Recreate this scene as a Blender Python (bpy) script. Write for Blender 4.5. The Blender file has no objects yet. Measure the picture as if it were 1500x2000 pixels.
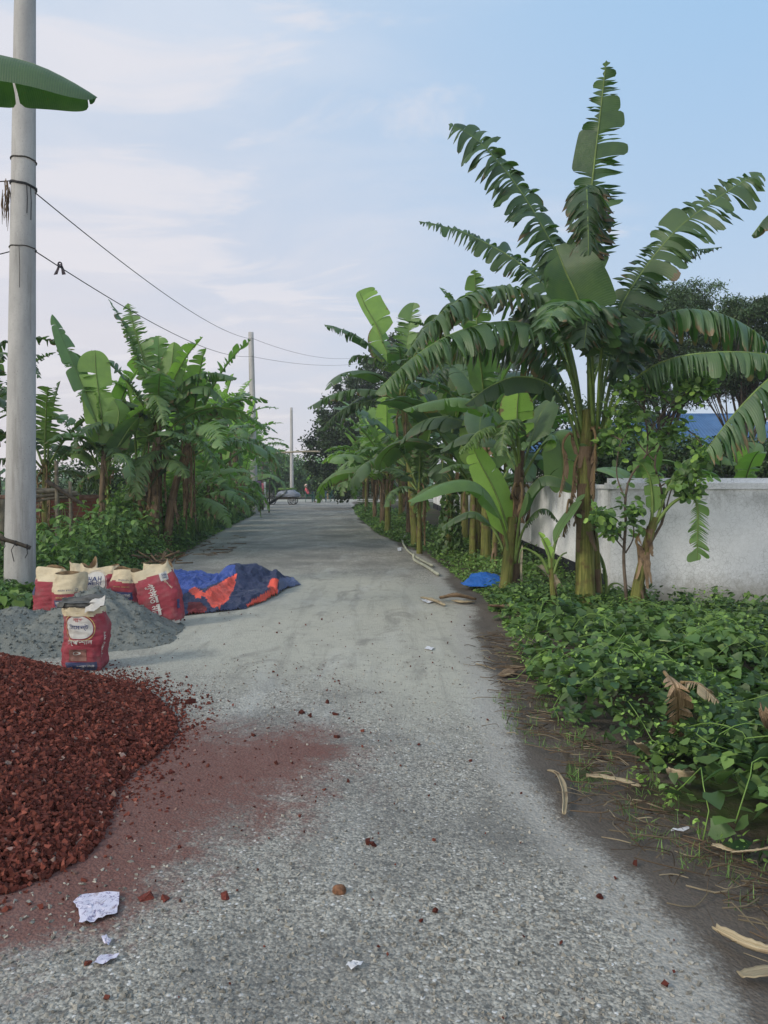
import bpy, math, random
import numpy as np
from mathutils import Vector, Matrix

R = math.radians
SC = bpy.context.scene
COL = SC.collection

# ------------------------------------------------------------------ camera
CAM_H = 1.45
F = 1503.0
PITCH = math.atan((1000 - 942) / F)
cd = bpy.data.cameras.new('camera')
cam = bpy.data.objects.new('camera', cd)
COL.objects.link(cam)
cam.location = (0, 0, CAM_H)
cam.rotation_euler = (R(90) - PITCH, 0, 0)
cd.sensor_fit = 'VERTICAL'
cd.sensor_height = 24
cd.lens = 24 * F / 2000
cd.clip_start = 0.05
cd.clip_end = 2000
SC.camera = cam

# ------------------------------------------------------------------ exposure
SC.view_settings.view_transform = 'Standard'
SC.view_settings.look = 'None'
SC.view_settings.gamma = 1
SC.view_settings.exposure = 0.14

SUN_EL, SUN_AZ = 32, -125      # azimuth from +Y (ahead), negative = to the left


# ------------------------------------------------------------------ node helper
class NT:
    def __init__(s, tree):
        s.t = tree
        s.t.nodes.clear()

    def n(s, typ, _props=None, **ins):
        nd = s.t.nodes.new(typ)
        for k, v in (_props or {}).items():
            setattr(nd, k, v)
        for k, v in ins.items():
            key = k.replace('_', ' ')
            if k[0] == 'i' and k[1:].isdigit():
                key = int(k[1:])
            s.set(nd, key, v)
        return nd

    def set(s, nd, key, v):
        sock = nd.inputs[key]
        if isinstance(v, bpy.types.NodeSocket):
            s.t.links.new(v, sock)
        elif isinstance(v, bpy.types.Node):
            s.t.links.new(v.outputs[0], sock)
        else:
            if isinstance(v, (tuple, list)) and len(v) == 3 and sock.type == 'RGBA':
                v = (*v, 1)
            sock.default_value = v

    def math(s, op, a, b=0.0, c=0.0, clamp=False):
        nd = s.n('ShaderNodeMath', {'operation': op, 'use_clamp': clamp})
        s.set(nd, 0, a); s.set(nd, 1, b)
        if op in ('MULTIPLY_ADD', 'SMOOTH_MIN'):
            s.set(nd, 2, c)
        return nd.outputs[0]

    def mix(s, f, a, b, blend='MIX'):
        nd = s.n('ShaderNodeMix', {'data_type': 'RGBA', 'blend_type': blend})
        s.set(nd, 0, f); s.set(nd, 6, a); s.set(nd, 7, b)
        return nd.outputs[2]

    def ramp(s, f, lo, hi):          # smoothstep lo..hi -> 0..1
        nd = s.n('ShaderNodeMapRange', {'interpolation_type': 'SMOOTHSTEP'})
        s.set(nd, 0, f); nd.inputs[1].default_value = lo; nd.inputs[2].default_value = hi
        return nd.outputs[0]

    def noise(s, vec, scale, detail=3, rough=0.55, dist=0.0):
        nd = s.n('ShaderNodeTexNoise', Scale=scale, Detail=detail, Roughness=rough, Distortion=dist)
        if vec is not None:
            s.set(nd, 'Vector', vec)
        return nd.outputs[0]

    def scalev(s, vec, v):
        nd = s.n('ShaderNodeVectorMath', {'operation': 'MULTIPLY'})
        s.set(nd, 0, vec); nd.inputs[1].default_value = v
        return nd.outputs[0]


# ------------------------------------------------------------------ sky
W = bpy.data.worlds.new('World')
SC.world = W
W.use_nodes = True
w = NT(W.node_tree)
sky = w.n('ShaderNodeTexSky', {'sky_type': 'NISHITA', 'sun_disc': False, 'sun_elevation': R(SUN_EL),
                               'sun_rotation': R(SUN_AZ), 'air_density': 1.0, 'dust_density': 2.0, 'ozone_density': 1.5})
bg1 = w.n('ShaderNodeBackground', Color=sky.outputs[0], Strength=0.09)
tc = w.n('ShaderNodeTexCoord')
sep = w.n('ShaderNodeSeparateXYZ', i0=tc.outputs['Generated'])
X_, Y_, Z_ = sep.outputs
el = w.ramp(Z_, 0.0, 0.62)
side = w.ramp(X_, -0.45, 0.45)
low = w.mix(side, (0.77, 0.72, 0.76), (0.60, 0.67, 0.78))
high = w.mix(side, (0.60, 0.70, 0.84), (0.35, 0.58, 0.85))
veil = w.mix(w.math('POWER', el, 0.75), low, high)
zq = w.math('MAXIMUM', Z_, 0.03)
cl = w.n('ShaderNodeCombineXYZ', i0=w.math('DIVIDE', X_, w.math('ADD', zq, 0.22)), i1=w.math('DIVIDE', Y_, w.math('ADD', zq, 0.22)), i2=0.0)
n1 = w.noise(w.scalev(cl.outputs[0], (0.9, 1.3, 1)), 1.25, 7, 0.56, 0.35)
n2 = w.noise(w.scalev(cl.outputs[0], (0.8, 1.7, 1)), 1.9, 8, 0.60, 0.7)
n3 = w.noise(w.scalev(cl.outputs[0], (0.5, 0.7, 1)), 0.9, 3, 0.5, 0.2)
leftmore = w.math('MULTIPLY_ADD', w.math('SUBTRACT', 1.0, side), 0.16, -0.05)
m1 = w.ramp(w.math('ADD', n1, leftmore), 0.48, 0.68)
m2 = w.ramp(w.math('ADD', n2, leftmore), 0.555, 0.69)
cc = w.mix(el, (0.82, 0.75, 0.76), (0.80, 0.84, 0.92))
cloudy = w.mix(w.math('MULTIPLY', m1, 0.42), veil, cc)
cloudy = w.mix(w.math('MULTIPLY', m2, 0.6), cloudy, (0.87, 0.83, 0.85))
cloudy = w.mix(w.math('MULTIPLY', w.ramp(n3, 0.5, 0.7), 0.22), cloudy, (0.52, 0.60, 0.76))
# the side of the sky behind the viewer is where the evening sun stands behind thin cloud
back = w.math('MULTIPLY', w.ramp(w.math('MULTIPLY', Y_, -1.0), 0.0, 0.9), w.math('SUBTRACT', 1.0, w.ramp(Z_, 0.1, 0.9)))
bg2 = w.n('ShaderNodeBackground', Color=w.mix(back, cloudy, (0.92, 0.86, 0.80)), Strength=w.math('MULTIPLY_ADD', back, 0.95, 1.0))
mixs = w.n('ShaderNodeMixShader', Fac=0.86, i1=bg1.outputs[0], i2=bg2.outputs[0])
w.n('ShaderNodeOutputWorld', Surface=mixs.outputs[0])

# ------------------------------------------------------------------ sun (low and veiled by thin cloud)
sl = bpy.data.lights.new('sun', 'SUN')
sl.energy = 1.9
sl.angle = R(11)
sl.color = (1.0, 0.91, 0.78)
sun = bpy.data.objects.new('sun', sl)
COL.objects.link(sun)
sd = Vector((math.sin(R(SUN_AZ)) * math.cos(R(SUN_EL)), math.cos(R(SUN_AZ)) * math.cos(R(SUN_EL)), math.sin(R(SUN_EL))))
sun.rotation_euler = sd.to_track_quat('Z', 'Y').to_euler()
sun.location = sd * 50


# ------------------------------------------------------------------ place helpers
def at(px, py, d):
    r = (px - 750) / F
    u = (1000 - py) / F
    y = math.cos(PITCH) + u * math.sin(PITCH)
    z = -math.sin(PITCH) + u * math.cos(PITCH)
    k = d / y
    return Vector((r * k, d, CAM_H + z * k))


def gnd(px, py, z0=0.0):
    r = (px - 750) / F
    u = (1000 - py) / F
    y = math.cos(PITCH) + u * math.sin(PITCH)
    z = -math.sin(PITCH) + u * math.cos(PITCH)
    k = (z0 - CAM_H) / z
    return Vector((r * k, y * k, z0))


# ------------------------------------------------------------------ mesh builder
class MB:
    def __init__(s):
        s.v = []; s.f = []; s.t = []; s.u = []; s.n = 0

    def add(s, v, f, mat=0, tint=(1, 0, 0), uv=None):
        v = np.asarray(v, dtype=np.float32).reshape(-1, 3)
        f = np.asarray(f, dtype=np.int64)
        k = len(v)
        t = np.asarray(tint, dtype=np.float32)
        if t.ndim == 1:
            t = np.tile(t[:3], (k, 1))
        u = np.zeros((k, 3), np.float32) if uv is None else np.asarray(uv, np.float32)
        s.v.append(v); s.t.append(t); s.u.append(u)
        m = np.full(len(f), mat) if np.isscalar(mat) else np.asarray(mat)
        s.f.append((f + s.n, m))
        s.n += k

    def build(s, name, mats, parent=None, smooth=True, origin=None):
        v = np.concatenate(s.v)
        if origin is not None:
            v = v - np.asarray(origin, np.float32)
        me = bpy.data.meshes.new(name)
        nf = sum(len(f) for f, _ in s.f)
        loops = np.concatenate([f.ravel() for f, _ in s.f])
        tot = np.concatenate([np.full(len(f), f.shape[1]) for f, _ in s.f])
        st = np.concatenate([[0], np.cumsum(tot)[:-1]])
        mi = np.concatenate([m for _, m in s.f])
        me.vertices.add(len(v)); me.vertices.foreach_set('co', v.ravel())
        me.loops.add(len(loops)); me.loops.foreach_set('vertex_index', loops.astype(np.int32))
        me.polygons.add(nf)
        me.polygons.foreach_set('loop_start', st.astype(np.int32))
        me.polygons.foreach_set('loop_total', tot.astype(np.int32))
        me.polygons.foreach_set('material_index', mi.astype(np.int32))
        me.polygons.foreach_set('use_smooth', np.full(nf, smooth))
        a = me.attributes.new('tint', 'FLOAT_VECTOR', 'POINT')
        a.data.foreach_set('vector', np.concatenate(s.t).astype(np.float32).ravel())
        a = me.attributes.new('luv', 'FLOAT_VECTOR', 'POINT')
        a.data.foreach_set('vector', np.concatenate(s.u).astype(np.float32).ravel())
        me.update(calc_edges=True)
        me.validate()
        for m in (mats if isinstance(mats, (list, tuple)) else [mats]):
            me.materials.append(m)
        o = bpy.data.objects.new(name, me)
        COL.objects.link(o)
        if parent is not None:
            o.parent = parent
        return o

    # ---- shapes
    def box(s, c, d, rz=0, mat=0, tint=(1, 0, 0), M=None):
        x, y, z = d[0] / 2, d[1] / 2, d[2] / 2
        p = [(-x, -y, -z), (x, -y, -z), (x, y, -z), (-x, y, -z), (-x, -y, z), (x, -y, z), (x, y, z), (-x, y, z)]
        m = Matrix.Translation(c) @ (M if M is not None else Matrix.Rotation(rz, 4, 'Z'))
        p = [m @ Vector(q) for q in p]
        s.add(p, [(0, 3, 2, 1), (4, 5, 6, 7), (0, 1, 5, 4), (1, 2, 6, 5), (2, 3, 7, 6), (3, 0, 4, 7)], mat, tint)

    def tube(s, path, rad, n=8, mat=0, tint=(1, 0, 0), caps=True, jit=0.0, rng=None):
        P = np.array([tuple(p) for p in path], float)
        k = len(P)
        rad = np.full(k, rad) if np.isscalar(rad) else np.asarray(rad, float)
        T = np.gradient(P, axis=0)
        T /= np.linalg.norm(T, axis=1)[:, None] + 1e-9
        ref = np.array([0, 0, 1.0]) if abs(T[0][2]) < 0.9 else np.array([1.0, 0, 0])
        A = np.cross(T[0], ref); A /= np.linalg.norm(A)
        rings = []
        L = 0; uv = []
        for i in range(k):
            A = A - T[i] * A.dot(T[i]); A /= np.linalg.norm(A) + 1e-9
            B = np.cross(T[i], A)
            if i: L += np.linalg.norm(P[i] - P[i - 1])
            th = np.arange(n) / n * 2 * math.pi
            rr = rad[i] * (1 + (rng.uniform(-jit, jit, n) if jit else 0))
            ring = P[i] + (np.cos(th) * rr)[:, None] * A + (np.sin(th) * rr)[:, None] * B
            rings.append(ring)
            uv += [(L, j / n, 0) for j in range(n)]
        V = np.concatenate(rings)
        i, j = np.meshgrid(np.arange(k - 1), np.arange(n), indexing='ij')
        j2 = (j + 1) % n
        Fq = np.stack([i * n + j, i * n + j2, (i + 1) * n + j2, (i + 1) * n + j], -1).reshape(-1, 4)
        s.add(V, Fq, mat, tint, np.array(uv))
        if caps:
            base = s.n - len(V)
            s.f.append((np.array([list(range(n - 1, -1, -1))]) + base, np.array([mat])))
            s.f.append((np.array([list(range(n))]) + base + (k - 1) * n, np.array([mat])))

    def grid(s, V, nu, nv, mat=0, tint=(1, 0, 0), uv=None, wrap=False):
        i, j = np.meshgrid(np.arange(nu - 1), np.arange(nv if wrap else nv - 1), indexing='ij')
        j2 = (j + 1) % nv
        Fq = np.stack([i * nv + j, i * nv + j2, (i + 1) * nv + j2, (i + 1) * nv + j], -1).reshape(-1, 4)
        if not np.isscalar(mat):
            mat = np.asarray(mat)
        s.add(V, Fq, mat, tint, uv)


def tag(o, label=None, cat=None, group=None, kind=None):
    if label: o['label'] = label
    if cat: o['category'] = cat
    if group: o['group'] = group
    if kind: o['kind'] = kind
    return o


def thing(name, loc, label, cat, group=None, rz=0):
    o = bpy.data.objects.new(name, None)
    o.empty_display_size = 0.2
    COL.objects.link(o)
    o.location = loc
    o.rotation_euler = (0, 0, rz)
    return tag(o, label, cat, group)


def copy_tree(o, parent=None):
    c = o.copy()
    COL.objects.link(c)
    if parent is not None:
        c.parent = parent
    for ch in list(o.children):
        copy_tree(ch, c)
    return c


def interp(x, xs, ys):
    return np.interp(x, xs, ys)


def catmull(pts, n):
    P = np.array([tuple(p) for p in pts], float)
    if len(P) == 2:
        P = np.array([P[0], (P[0] + P[1]) / 2, P[1]])
    Q = np.vstack([2 * P[0] - P[1], P, 2 * P[-1] - P[-2]])
    out = []
    m = 14
    for i in range(len(P) - 1):
        p0, p1, p2, p3 = Q[i:i + 4]
        for t in np.arange(m) / m:
            out.append(0.5 * (2 * p1 + (p2 - p0) * t + (2 * p0 - 5 * p1 + 4 * p2 - p3) * t * t + (3 * p1 - p0 - 3 * p2 + p3) * t ** 3))
    out.append(P[-1])
    out = np.array(out)
    d = np.concatenate([[0], np.cumsum(np.linalg.norm(np.diff(out, axis=0), axis=1))])
    s = np.linspace(0, d[-1], n)
    return np.stack([np.interp(s, d, out[:, k]) for k in range(3)], -1), d[-1]


# value noise in numpy for shapes
_rs = np.random.RandomState(5)
_G = _rs.rand(64, 64, 64).astype(np.float32)


def vnoise(P, sc=1.0):
    P = np.asarray(P, float) * sc
    if P.shape[-1] == 2:
        P = np.concatenate([P, np.zeros(P.shape[:-1] + (1,))], -1)
    i = np.floor(P).astype(int); f = P - i
    f = f * f * (3 - 2 * f)
    r = 0
    for a in (0, 1):
        for b in (0, 1):
            for c in (0, 1):
                wgt = (f[..., 0] if a else 1 - f[..., 0]) * (f[..., 1] if b else 1 - f[..., 1]) * (f[..., 2] if c else 1 - f[..., 2])
                r = r + wgt * _G[(i[..., 0] + a) % 64, (i[..., 1] + b) % 64, (i[..., 2] + c) % 64]
    return r * 2 - 1


def fbm(P, sc=1.0, o=4):
    r = 0; a = 1
    for k in range(o):
        r = r + a * vnoise(np.asarray(P) + 7.3 * k, sc * 2 ** k)
        a *= 0.5
    return r


# ------------------------------------------------------------------ materials
def newmat(name):
    m = bpy.data.materials.new(name)
    m.use_nodes = True
    return m, NT(m.node_tree)


def finish(t, col, rough=0.8, bump=None, bstr=0.3, bdist=0.01, spec=0.3, extra=None):
    p = t.n('ShaderNodeBsdfPrincipled', Base_Color=col, Roughness=rough)
    p.inputs['Specular IOR Level'].default_value = spec
    if bump is not None:
        b = t.n('ShaderNodeBump', Strength=bstr, Distance=bdist, Height=bump)
        t.set(p, 'Normal', b.outputs[0])
    out = p.outputs[0]
    if extra:
        out = extra(p)
    t.n('ShaderNodeOutputMaterial', Surface=out)
    return p


def simple(name, col, rough=0.75, ns=6.0, amt=0.35, bump=0.0, bs=40.0, spec=0.3, col2=None, tinted=False, stretch=None, metallic=0):
    m, t = newmat(name)
    co = t.n('ShaderNodeTexCoord').outputs['Object']
    if stretch:
        co = t.scalev(co, stretch)
    n = t.noise(co, ns, 5, 0.6)
    c2 = col2 or tuple(c * (1 - amt) for c in col)
    c1 = col if col2 else tuple(min(1, c * (1 + amt * 0.5)) for c in col)
    c = t.mix(t.ramp(n, 0.3, 0.7), c2, c1)
    if tinted:
        a = t.n('ShaderNodeAttribute', {'attribute_name': 'tint'})
        sp = t.n('ShaderNodeSeparateXYZ', i0=a.outputs['Vector'])
        c = t.mix(1.0, c, t.n('ShaderNodeCombineColor', i0=sp.outputs[0], i1=sp.outputs[0], i2=sp.outputs[0]).outputs[0], 'MULTIPLY')
    p = finish(t, c, rough, t.noise(co, bs, 4) if bump else None, bump, 0.01, spec)
    p.inputs['Metallic'].default_value = metallic
    return m


def leafmat(name, dark, light, trans=0.22, under=(0.10, 0.15, 0.10), rough=0.42, veins=True, brownedge=True):
    m, t = newmat(name)
    a = t.n('ShaderNodeAttribute', {'attribute_name': 'tint'})
    sp = t.n('ShaderNodeSeparateXYZ', i0=a.outputs['Vector'])
    u = t.n('ShaderNodeAttribute', {'attribute_name': 'luv'})
    us = t.n('ShaderNodeSeparateXYZ', i0=u.outputs['Vector'])
    co = t.n('ShaderNodeTexCoord').outputs['Object']
    n = t.noise(co, 5.0, 4)
    f = t.math('ADD', sp.outputs[1], t.math('MULTIPLY', t.math('SUBTRACT', n, 0.5), 0.5), clamp=True)
    c = t.mix(f, dark, light)
    geo = t.n('ShaderNodeNewGeometry')
    c = t.mix(t.math('MULTIPLY', geo.outputs['Backfacing'], 0.35), c, under)
    bump = None
    if veins:
        wv = t.math('SINE', t.math('MULTIPLY', us.outputs[0], 300.0))
        c = t.mix(t.math('MULTIPLY', t.ramp(wv, -0.6, 1.4), 0.20), c, t.mix(0.5, c, (0.16, 0.24, 0.09)))
        bump = t.math('ADD', t.math('MULTIPLY', wv, 0.5), t.math('MULTIPLY', t.noise(co, 13.0, 4, .6), 5.0))
        spot = t.noise(co, 38.0, 3, .6)
        c = t.mix(t.math('MULTIPLY', t.ramp(spot, .66, .72), .5), c, (0.12, 0.09, 0.035))
    if brownedge:
        nb = t.noise(t.n('ShaderNodeCombineXYZ', i0=t.math('MULTIPLY', us.outputs[0], 14.0), i1=t.math('MULTIPLY', us.outputs[1], 2.0), i2=us.outputs[2]).outputs[0], 1.0, 4)
        e = t.math('ADD', us.outputs[1], t.math('MULTIPLY', t.math('SUBTRACT', nb, 0.5), 0.9))
        thr = t.math('SUBTRACT', e, t.math('SUBTRACT', 1.15, sp.outputs[2]))
        c = t.mix(t.ramp(thr, -0.02, 0.08), c, t.mix(n, (0.09, 0.062, 0.032), (0.20, 0.155, 0.09)))
    br = t.n('ShaderNodeCombineColor', i0=sp.outputs[0], i1=sp.outputs[0], i2=sp.outputs[0]).outputs[0]
    c = t.mix(1.0, c, br, 'MULTIPLY')

    def ex(p):
        tr = t.n('ShaderNodeBsdfTranslucent', Color=t.mix(1.0, c, (1.5, 1.9, 0.6), 'MULTIPLY'))
        return t.n('ShaderNodeMixShader', Fac=trans, i1=p.outputs[0], i2=tr.outputs[0]).outputs[0]
    finish(t, c, rough, bump, 0.22, 0.006, 0.38, ex)
    return m


M_BAN = leafmat('banana_leaf', (0.040, 0.090, 0.046), (0.20, 0.33, 0.07), 0.30, under=(0.085, 0.125, 0.080))
M_FOL = leafmat('weed_leaf', (0.036, 0.085, 0.033), (0.21, 0.33, 0.07), 0.24, rough=0.5, veins=False, brownedge=False)
M_TREE = leafmat('tree_leaf', (0.018, 0.040, 0.020), (0.08, 0.13, 0.035), 0.12, under=(0.04, 0.06, 0.03), rough=0.5, veins=False, brownedge=False)


def fibremat(name, c1, c2, c3, rough=0.85):
    m, t = newmat(name)
    u = t.n('ShaderNodeAttribute', {'attribute_name': 'luv'})
    us = t.n('ShaderNodeSeparateXYZ', i0=u.outputs['Vector'])
    v = t.n('ShaderNodeCombineXYZ', i0=t.math('MULTIPLY', us.outputs[0], 1.6), i1=t.math('MULTIPLY', us.outputs[1], 14.0), i2=us.outputs[2]).outputs[0]
    co = t.n('ShaderNodeTexCoord').outputs['Object']
    n = t.noise(v, 1.6, 6, 0.65, 0.4)
    n2 = t.noise(co, 7.0, 4)
    c = t.mix(t.ramp(n, 0.35, 0.65), c1, c2)
    c = t.mix(t.ramp(n2, 0.5, 0.72), c, c3)
    a = t.n('ShaderNodeAttribute', {'attribute_name': 'tint'})
    sp = t.n('ShaderNodeSeparateXYZ', i0=a.outputs['Vector'])
    br = t.n('ShaderNodeCombineColor', i0=sp.outputs[0], i1=sp.outputs[0], i2=sp.outputs[0]).outputs[0]
    c = t.mix(1.0, c, br, 'MULTIPLY')
    finish(t, c, rough, n, 0.6, 0.02, 0.2)
    return m


M_DRY = fibremat('dry_leaf', (0.13, 0.085, 0.05), (0.30, 0.22, 0.14), (0.07, 0.045, 0.03))
M_STRAW = fibremat('straw', (0.36, 0.29, 0.18), (0.55, 0.47, 0.32), (0.20, 0.14, 0.09))
M_STEM = fibremat('banana_stem', (0.085, 0.105, 0.025), (0.20, 0.20, 0.055), (0.09, 0.055, 0.028), 0.6)
M_STEMB = fibremat('banana_stem_brown', (0.075, 0.052, 0.034), (0.14, 0.105, 0.065), (0.04, 0.030, 0.022), 0.8)
M_RIB = simple('leaf_rib', (0.13, 0.20, 0.05), 0.5, 8, 0.3)
M_RIBD = simple('leaf_rib_dry', (0.20, 0.14, 0.07), 0.8, 8, 0.4)
M_BARK = simple('bark', (0.085, 0.068, 0.05), 0.9, 12, 0.5, 0.5, 60)
M_BAMB = simple('bamboo', (0.16, 0.14, 0.10), 0.7, 9, 0.5, 0.2, 60)
# ------------------------------------------------------------------ ground, road
ER_Y = [0, 2.2, 2.6, 3.1, 3.7, 4.8, 7.1, 9.5, 12, 15, 17.5, 22, 30, 45, 58]
ER_X = [1.12, 1.0, .95, .84, .76, .72, .88, .98, .98, .78, .42, -.25, -1.0, -1.75, -2.4]
EL_Y = [0, 7, 10.5, 14, 18, 22, 32, 45, 58]
EL_X = [-3.9, -3.6, -3.75, -3.9, -4.3, -4.75, -5.6, -7.0, -8.4]
VR_Y = [0, 2.0, 2.8, 3.2, 3.8, 4.0, 4.25, 5.5, 7.6, 9.4, 11.6, 15.8, 20, 22, 32, 45, 58]
VR_X = [1.9, 1.66, 1.42, 1.25, 1.22, 1.40, 1.04, 1.05, 1.20, 1.32, 1.18, .96, .15, -.15, -1.0, -1.8, -2.5]


def road_mat():
    m, t = newmat('asphalt')
    co = t.n('ShaderNodeTexCoord').outputs['Object']
    a = t.n('ShaderNodeAttribute', {'attribute_name': 'tint'})
    sp = t.n('ShaderNodeSeparateXYZ', i0=a.outputs['Vector'])
    edge, dust, red = sp.outputs
    wob = t.n('ShaderNodeVectorMath', {'operation': 'ADD'}, i0=co, i1=t.scalev(t.n('ShaderNodeTexNoise', Vector=co, Scale=60.0, Detail=2.0).outputs[1], (0.012, 0.012, 0))).outputs[0]
    v = t.n('ShaderNodeTexVoronoi', {'feature': 'F1'}, Vector=wob, Scale=78.0, Randomness=1.0)
    v2 = t.n('ShaderNodeTexVoronoi', {'feature': 'F1'}, Vector=wob, Scale=170.0, Randomness=1.0)
    rc = t.n('ShaderNodeSeparateColor', Color=v.outputs['Color']).outputs[0]
    rc2 = t.n('ShaderNodeSeparateColor', Color=v2.outputs['Color']).outputs[1]
    stone = t.mix(rc, (0.17, 0.162, 0.142), (0.50, 0.485, 0.425))
    stone = t.mix(t.ramp(rc, 0.93, 0.98), stone, (0.66, 0.66, 0.64))
    stone2 = t.mix(rc2, (0.11, 0.106, 0.094), (0.46, 0.45, 0.40))
    dd = t.ramp(v.outputs['Distance'], 0.42, 0.62)
    asph = t.mix(dd, stone, stone2)
    asph = t.mix(t.math('MULTIPLY', t.ramp(t.noise(co, 34.0, 4, 0.7), 0.48, 0.64), 0.75), asph, (0.085, 0.087, 0.082))
    big = t.noise(co, 0.9, 5, 0.6, 0.4)
    mid = t.noise(co, 4.5, 5, 0.65)
    fine = t.noise(co, 55.0, 5, 0.7)
    asph = t.mix(t.math('MULTIPLY', t.ramp(big, 0.42, 0.66), 0.60), asph, (0.12, 0.12, 0.115))
    # cement and sand dust: smooth, grey green
    dcol = t.mix(fine, (0.31, 0.305, 0.255), (0.53, 0.52, 0.44))
    dcol = t.mix(t.math('MULTIPLY', t.ramp(mid, 0.45, 0.7), 0.35), dcol, (0.24, 0.235, 0.21))
    dcol = t.mix(t.math('MULTIPLY', t.ramp(t.noise(co, 14.0, 6, .75), .5, .68), .38), dcol, (0.20, 0.195, 0.17))
    trk = t.noise(t.scalev(co, (5.0, 0.35, 1)), 1.0, 5, .6, .5)
    dcol = t.mix(t.math('MULTIPLY', t.ramp(trk, .50, .66), .34), dcol, (0.19, 0.185, 0.165))
    dm = t.math('ADD', dust, t.math('ADD', t.math('MULTIPLY', t.math('SUBTRACT', mid, 0.5), 0.7), t.math('MULTIPLY', t.math('SUBTRACT', fine, 0.5), 0.6)))
    c = t.mix(t.math('MULTIPLY', t.ramp(dm, 0.25, 0.75), 0.93), asph, dcol)
    # light scuffs everywhere
    sc_ = t.noise(t.scalev(co, (1.5, 0.5, 1)), 1.3, 6, 0.6, 0.6)
    c = t.mix(t.math('MULTIPLY', t.ramp(sc_, 0.5, 0.72), 0.35), c, (0.50, 0.51, 0.485))
    wear = t.noise(t.scalev(co, (1.2, 0.45, 1)), 2.2, 6, 0.68, 0.8)
    c = t.mix(t.math('MULTIPLY', t.ramp(wear, 0.52, 0.66), 0.50), c, (0.155, 0.15, 0.135))
    # dirt flecks
    fl = t.noise(co, 21.0, 3, 0.5)
    c = t.mix(t.math('MULTIPLY', t.ramp(fl, 0.70, 0.75), 0.7), c, (0.08, 0.075, 0.065))
    fl2 = t.noise(t.scalev(co, (1, 1.6, 1)), 9.0, 6, 0.75)
    c = t.mix(t.math('MULTIPLY', t.ramp(fl2, 0.60, 0.70), 0.5), c, (0.15, 0.145, 0.13))
    # soil at the edges
    scol = t.mix(fine, (0.060, 0.048, 0.038), (0.17, 0.145, 0.12))
    scol = t.mix(t.math('MULTIPLY', t.ramp(mid, 0.5, 0.7), 0.5), scol, (0.045, 0.036, 0.028))
    em = t.math('ADD', edge, t.math('ADD', t.math('MULTIPLY', t.math('SUBTRACT', mid, 0.5), 0.55), t.math('MULTIPLY', t.math('SUBTRACT', fine, 0.5), 0.5)))
    ef = t.ramp(em, 0.34, 0.66)
    band = t.math('MULTIPLY', t.ramp(em, 0.40, 0.60), t.math('SUBTRACT', 1.0, t.ramp(em, 0.75, 1.0)))
    c = t.mix(t.math('MULTIPLY', band, 0.65), c, t.mix(fine, (0.27, 0.26, 0.235), (0.40, 0.39, 0.36)))
    c = t.mix(ef, scol, c)
    # brick dust
    rcol = t.mix(fine, (0.05, 0.016, 0.013), (0.24, 0.105, 0.085))
    rm = t.math('ADD', red, t.math('ADD', t.math('MULTIPLY', t.math('SUBTRACT', t.noise(co, 3.0, 7, 0.78, 0.6), 0.5), 3.0), t.math('MULTIPLY', t.math('SUBTRACT', fine, 0.5), 1.6)))
    c = t.mix(t.math('MULTIPLY', t.ramp(rm, 0.05, 1.3), 0.90), c, rcol)
    h = t.math('ADD', t.math('MULTIPLY', v.outputs['Distance'], -0.8), t.math('ADD', t.math('MULTIPLY', fine, 1.0), t.math('MULTIPLY', mid, 1.0)))
    finish(t, c, 0.82, h, 0.55, 0.012, 0.3)
    return m


M_ROAD = road_mat()


def ground_mat():
    m, t = newmat('ground_soil')
    co = t.n('ShaderNodeTexCoord').outputs['Object']
    n = t.noise(co, 1.1, 6, 0.65)
    f = t.noise(co, 30, 5, 0.7)
    c = t.mix(f, (0.045, 0.036, 0.027), (0.13, 0.105, 0.08))
    c = t.mix(t.ramp(n, 0.45, 0.6), c, t.mix(f, (0.02, 0.045, 0.014), (0.07, 0.10, 0.03)))
    finish(t, c, 0.95, f, 0.6, 0.03, 0.15)
    return m


M_GROUND = ground_mat()
mb = MB()
gx = np.concatenate([[-900, -300, -100, -40], np.linspace(-25, 25, 51), [40, 100, 300, 900]])
gy = np.concatenate([[-60, -20], np.linspace(-5, 70, 76), [90, 140, 300, 1200]])
XX, YY = np.meshgrid(gx, gy)
on = np.clip((XX - interp(YY, EL_Y, EL_X)) / 0.8 + 1.5, 0, 1) * np.clip((interp(YY, VR_Y, VR_X) + 0.6 - XX) / 0.8, 0, 1)
ZZ = 0.035 * fbm(np.stack([XX, YY], -1), 0.6) * (1 - on) * (np.abs(XX) < 30) - 0.014 * 0 - 0.05 * on
ZZ = np.minimum(ZZ, 0.05)
mb.grid(np.stack([XX, YY, ZZ], -1).reshape(-1, 3), len(gy), len(gx))
tag(mb.build('ground', M_GROUND), kind='structure')

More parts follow.
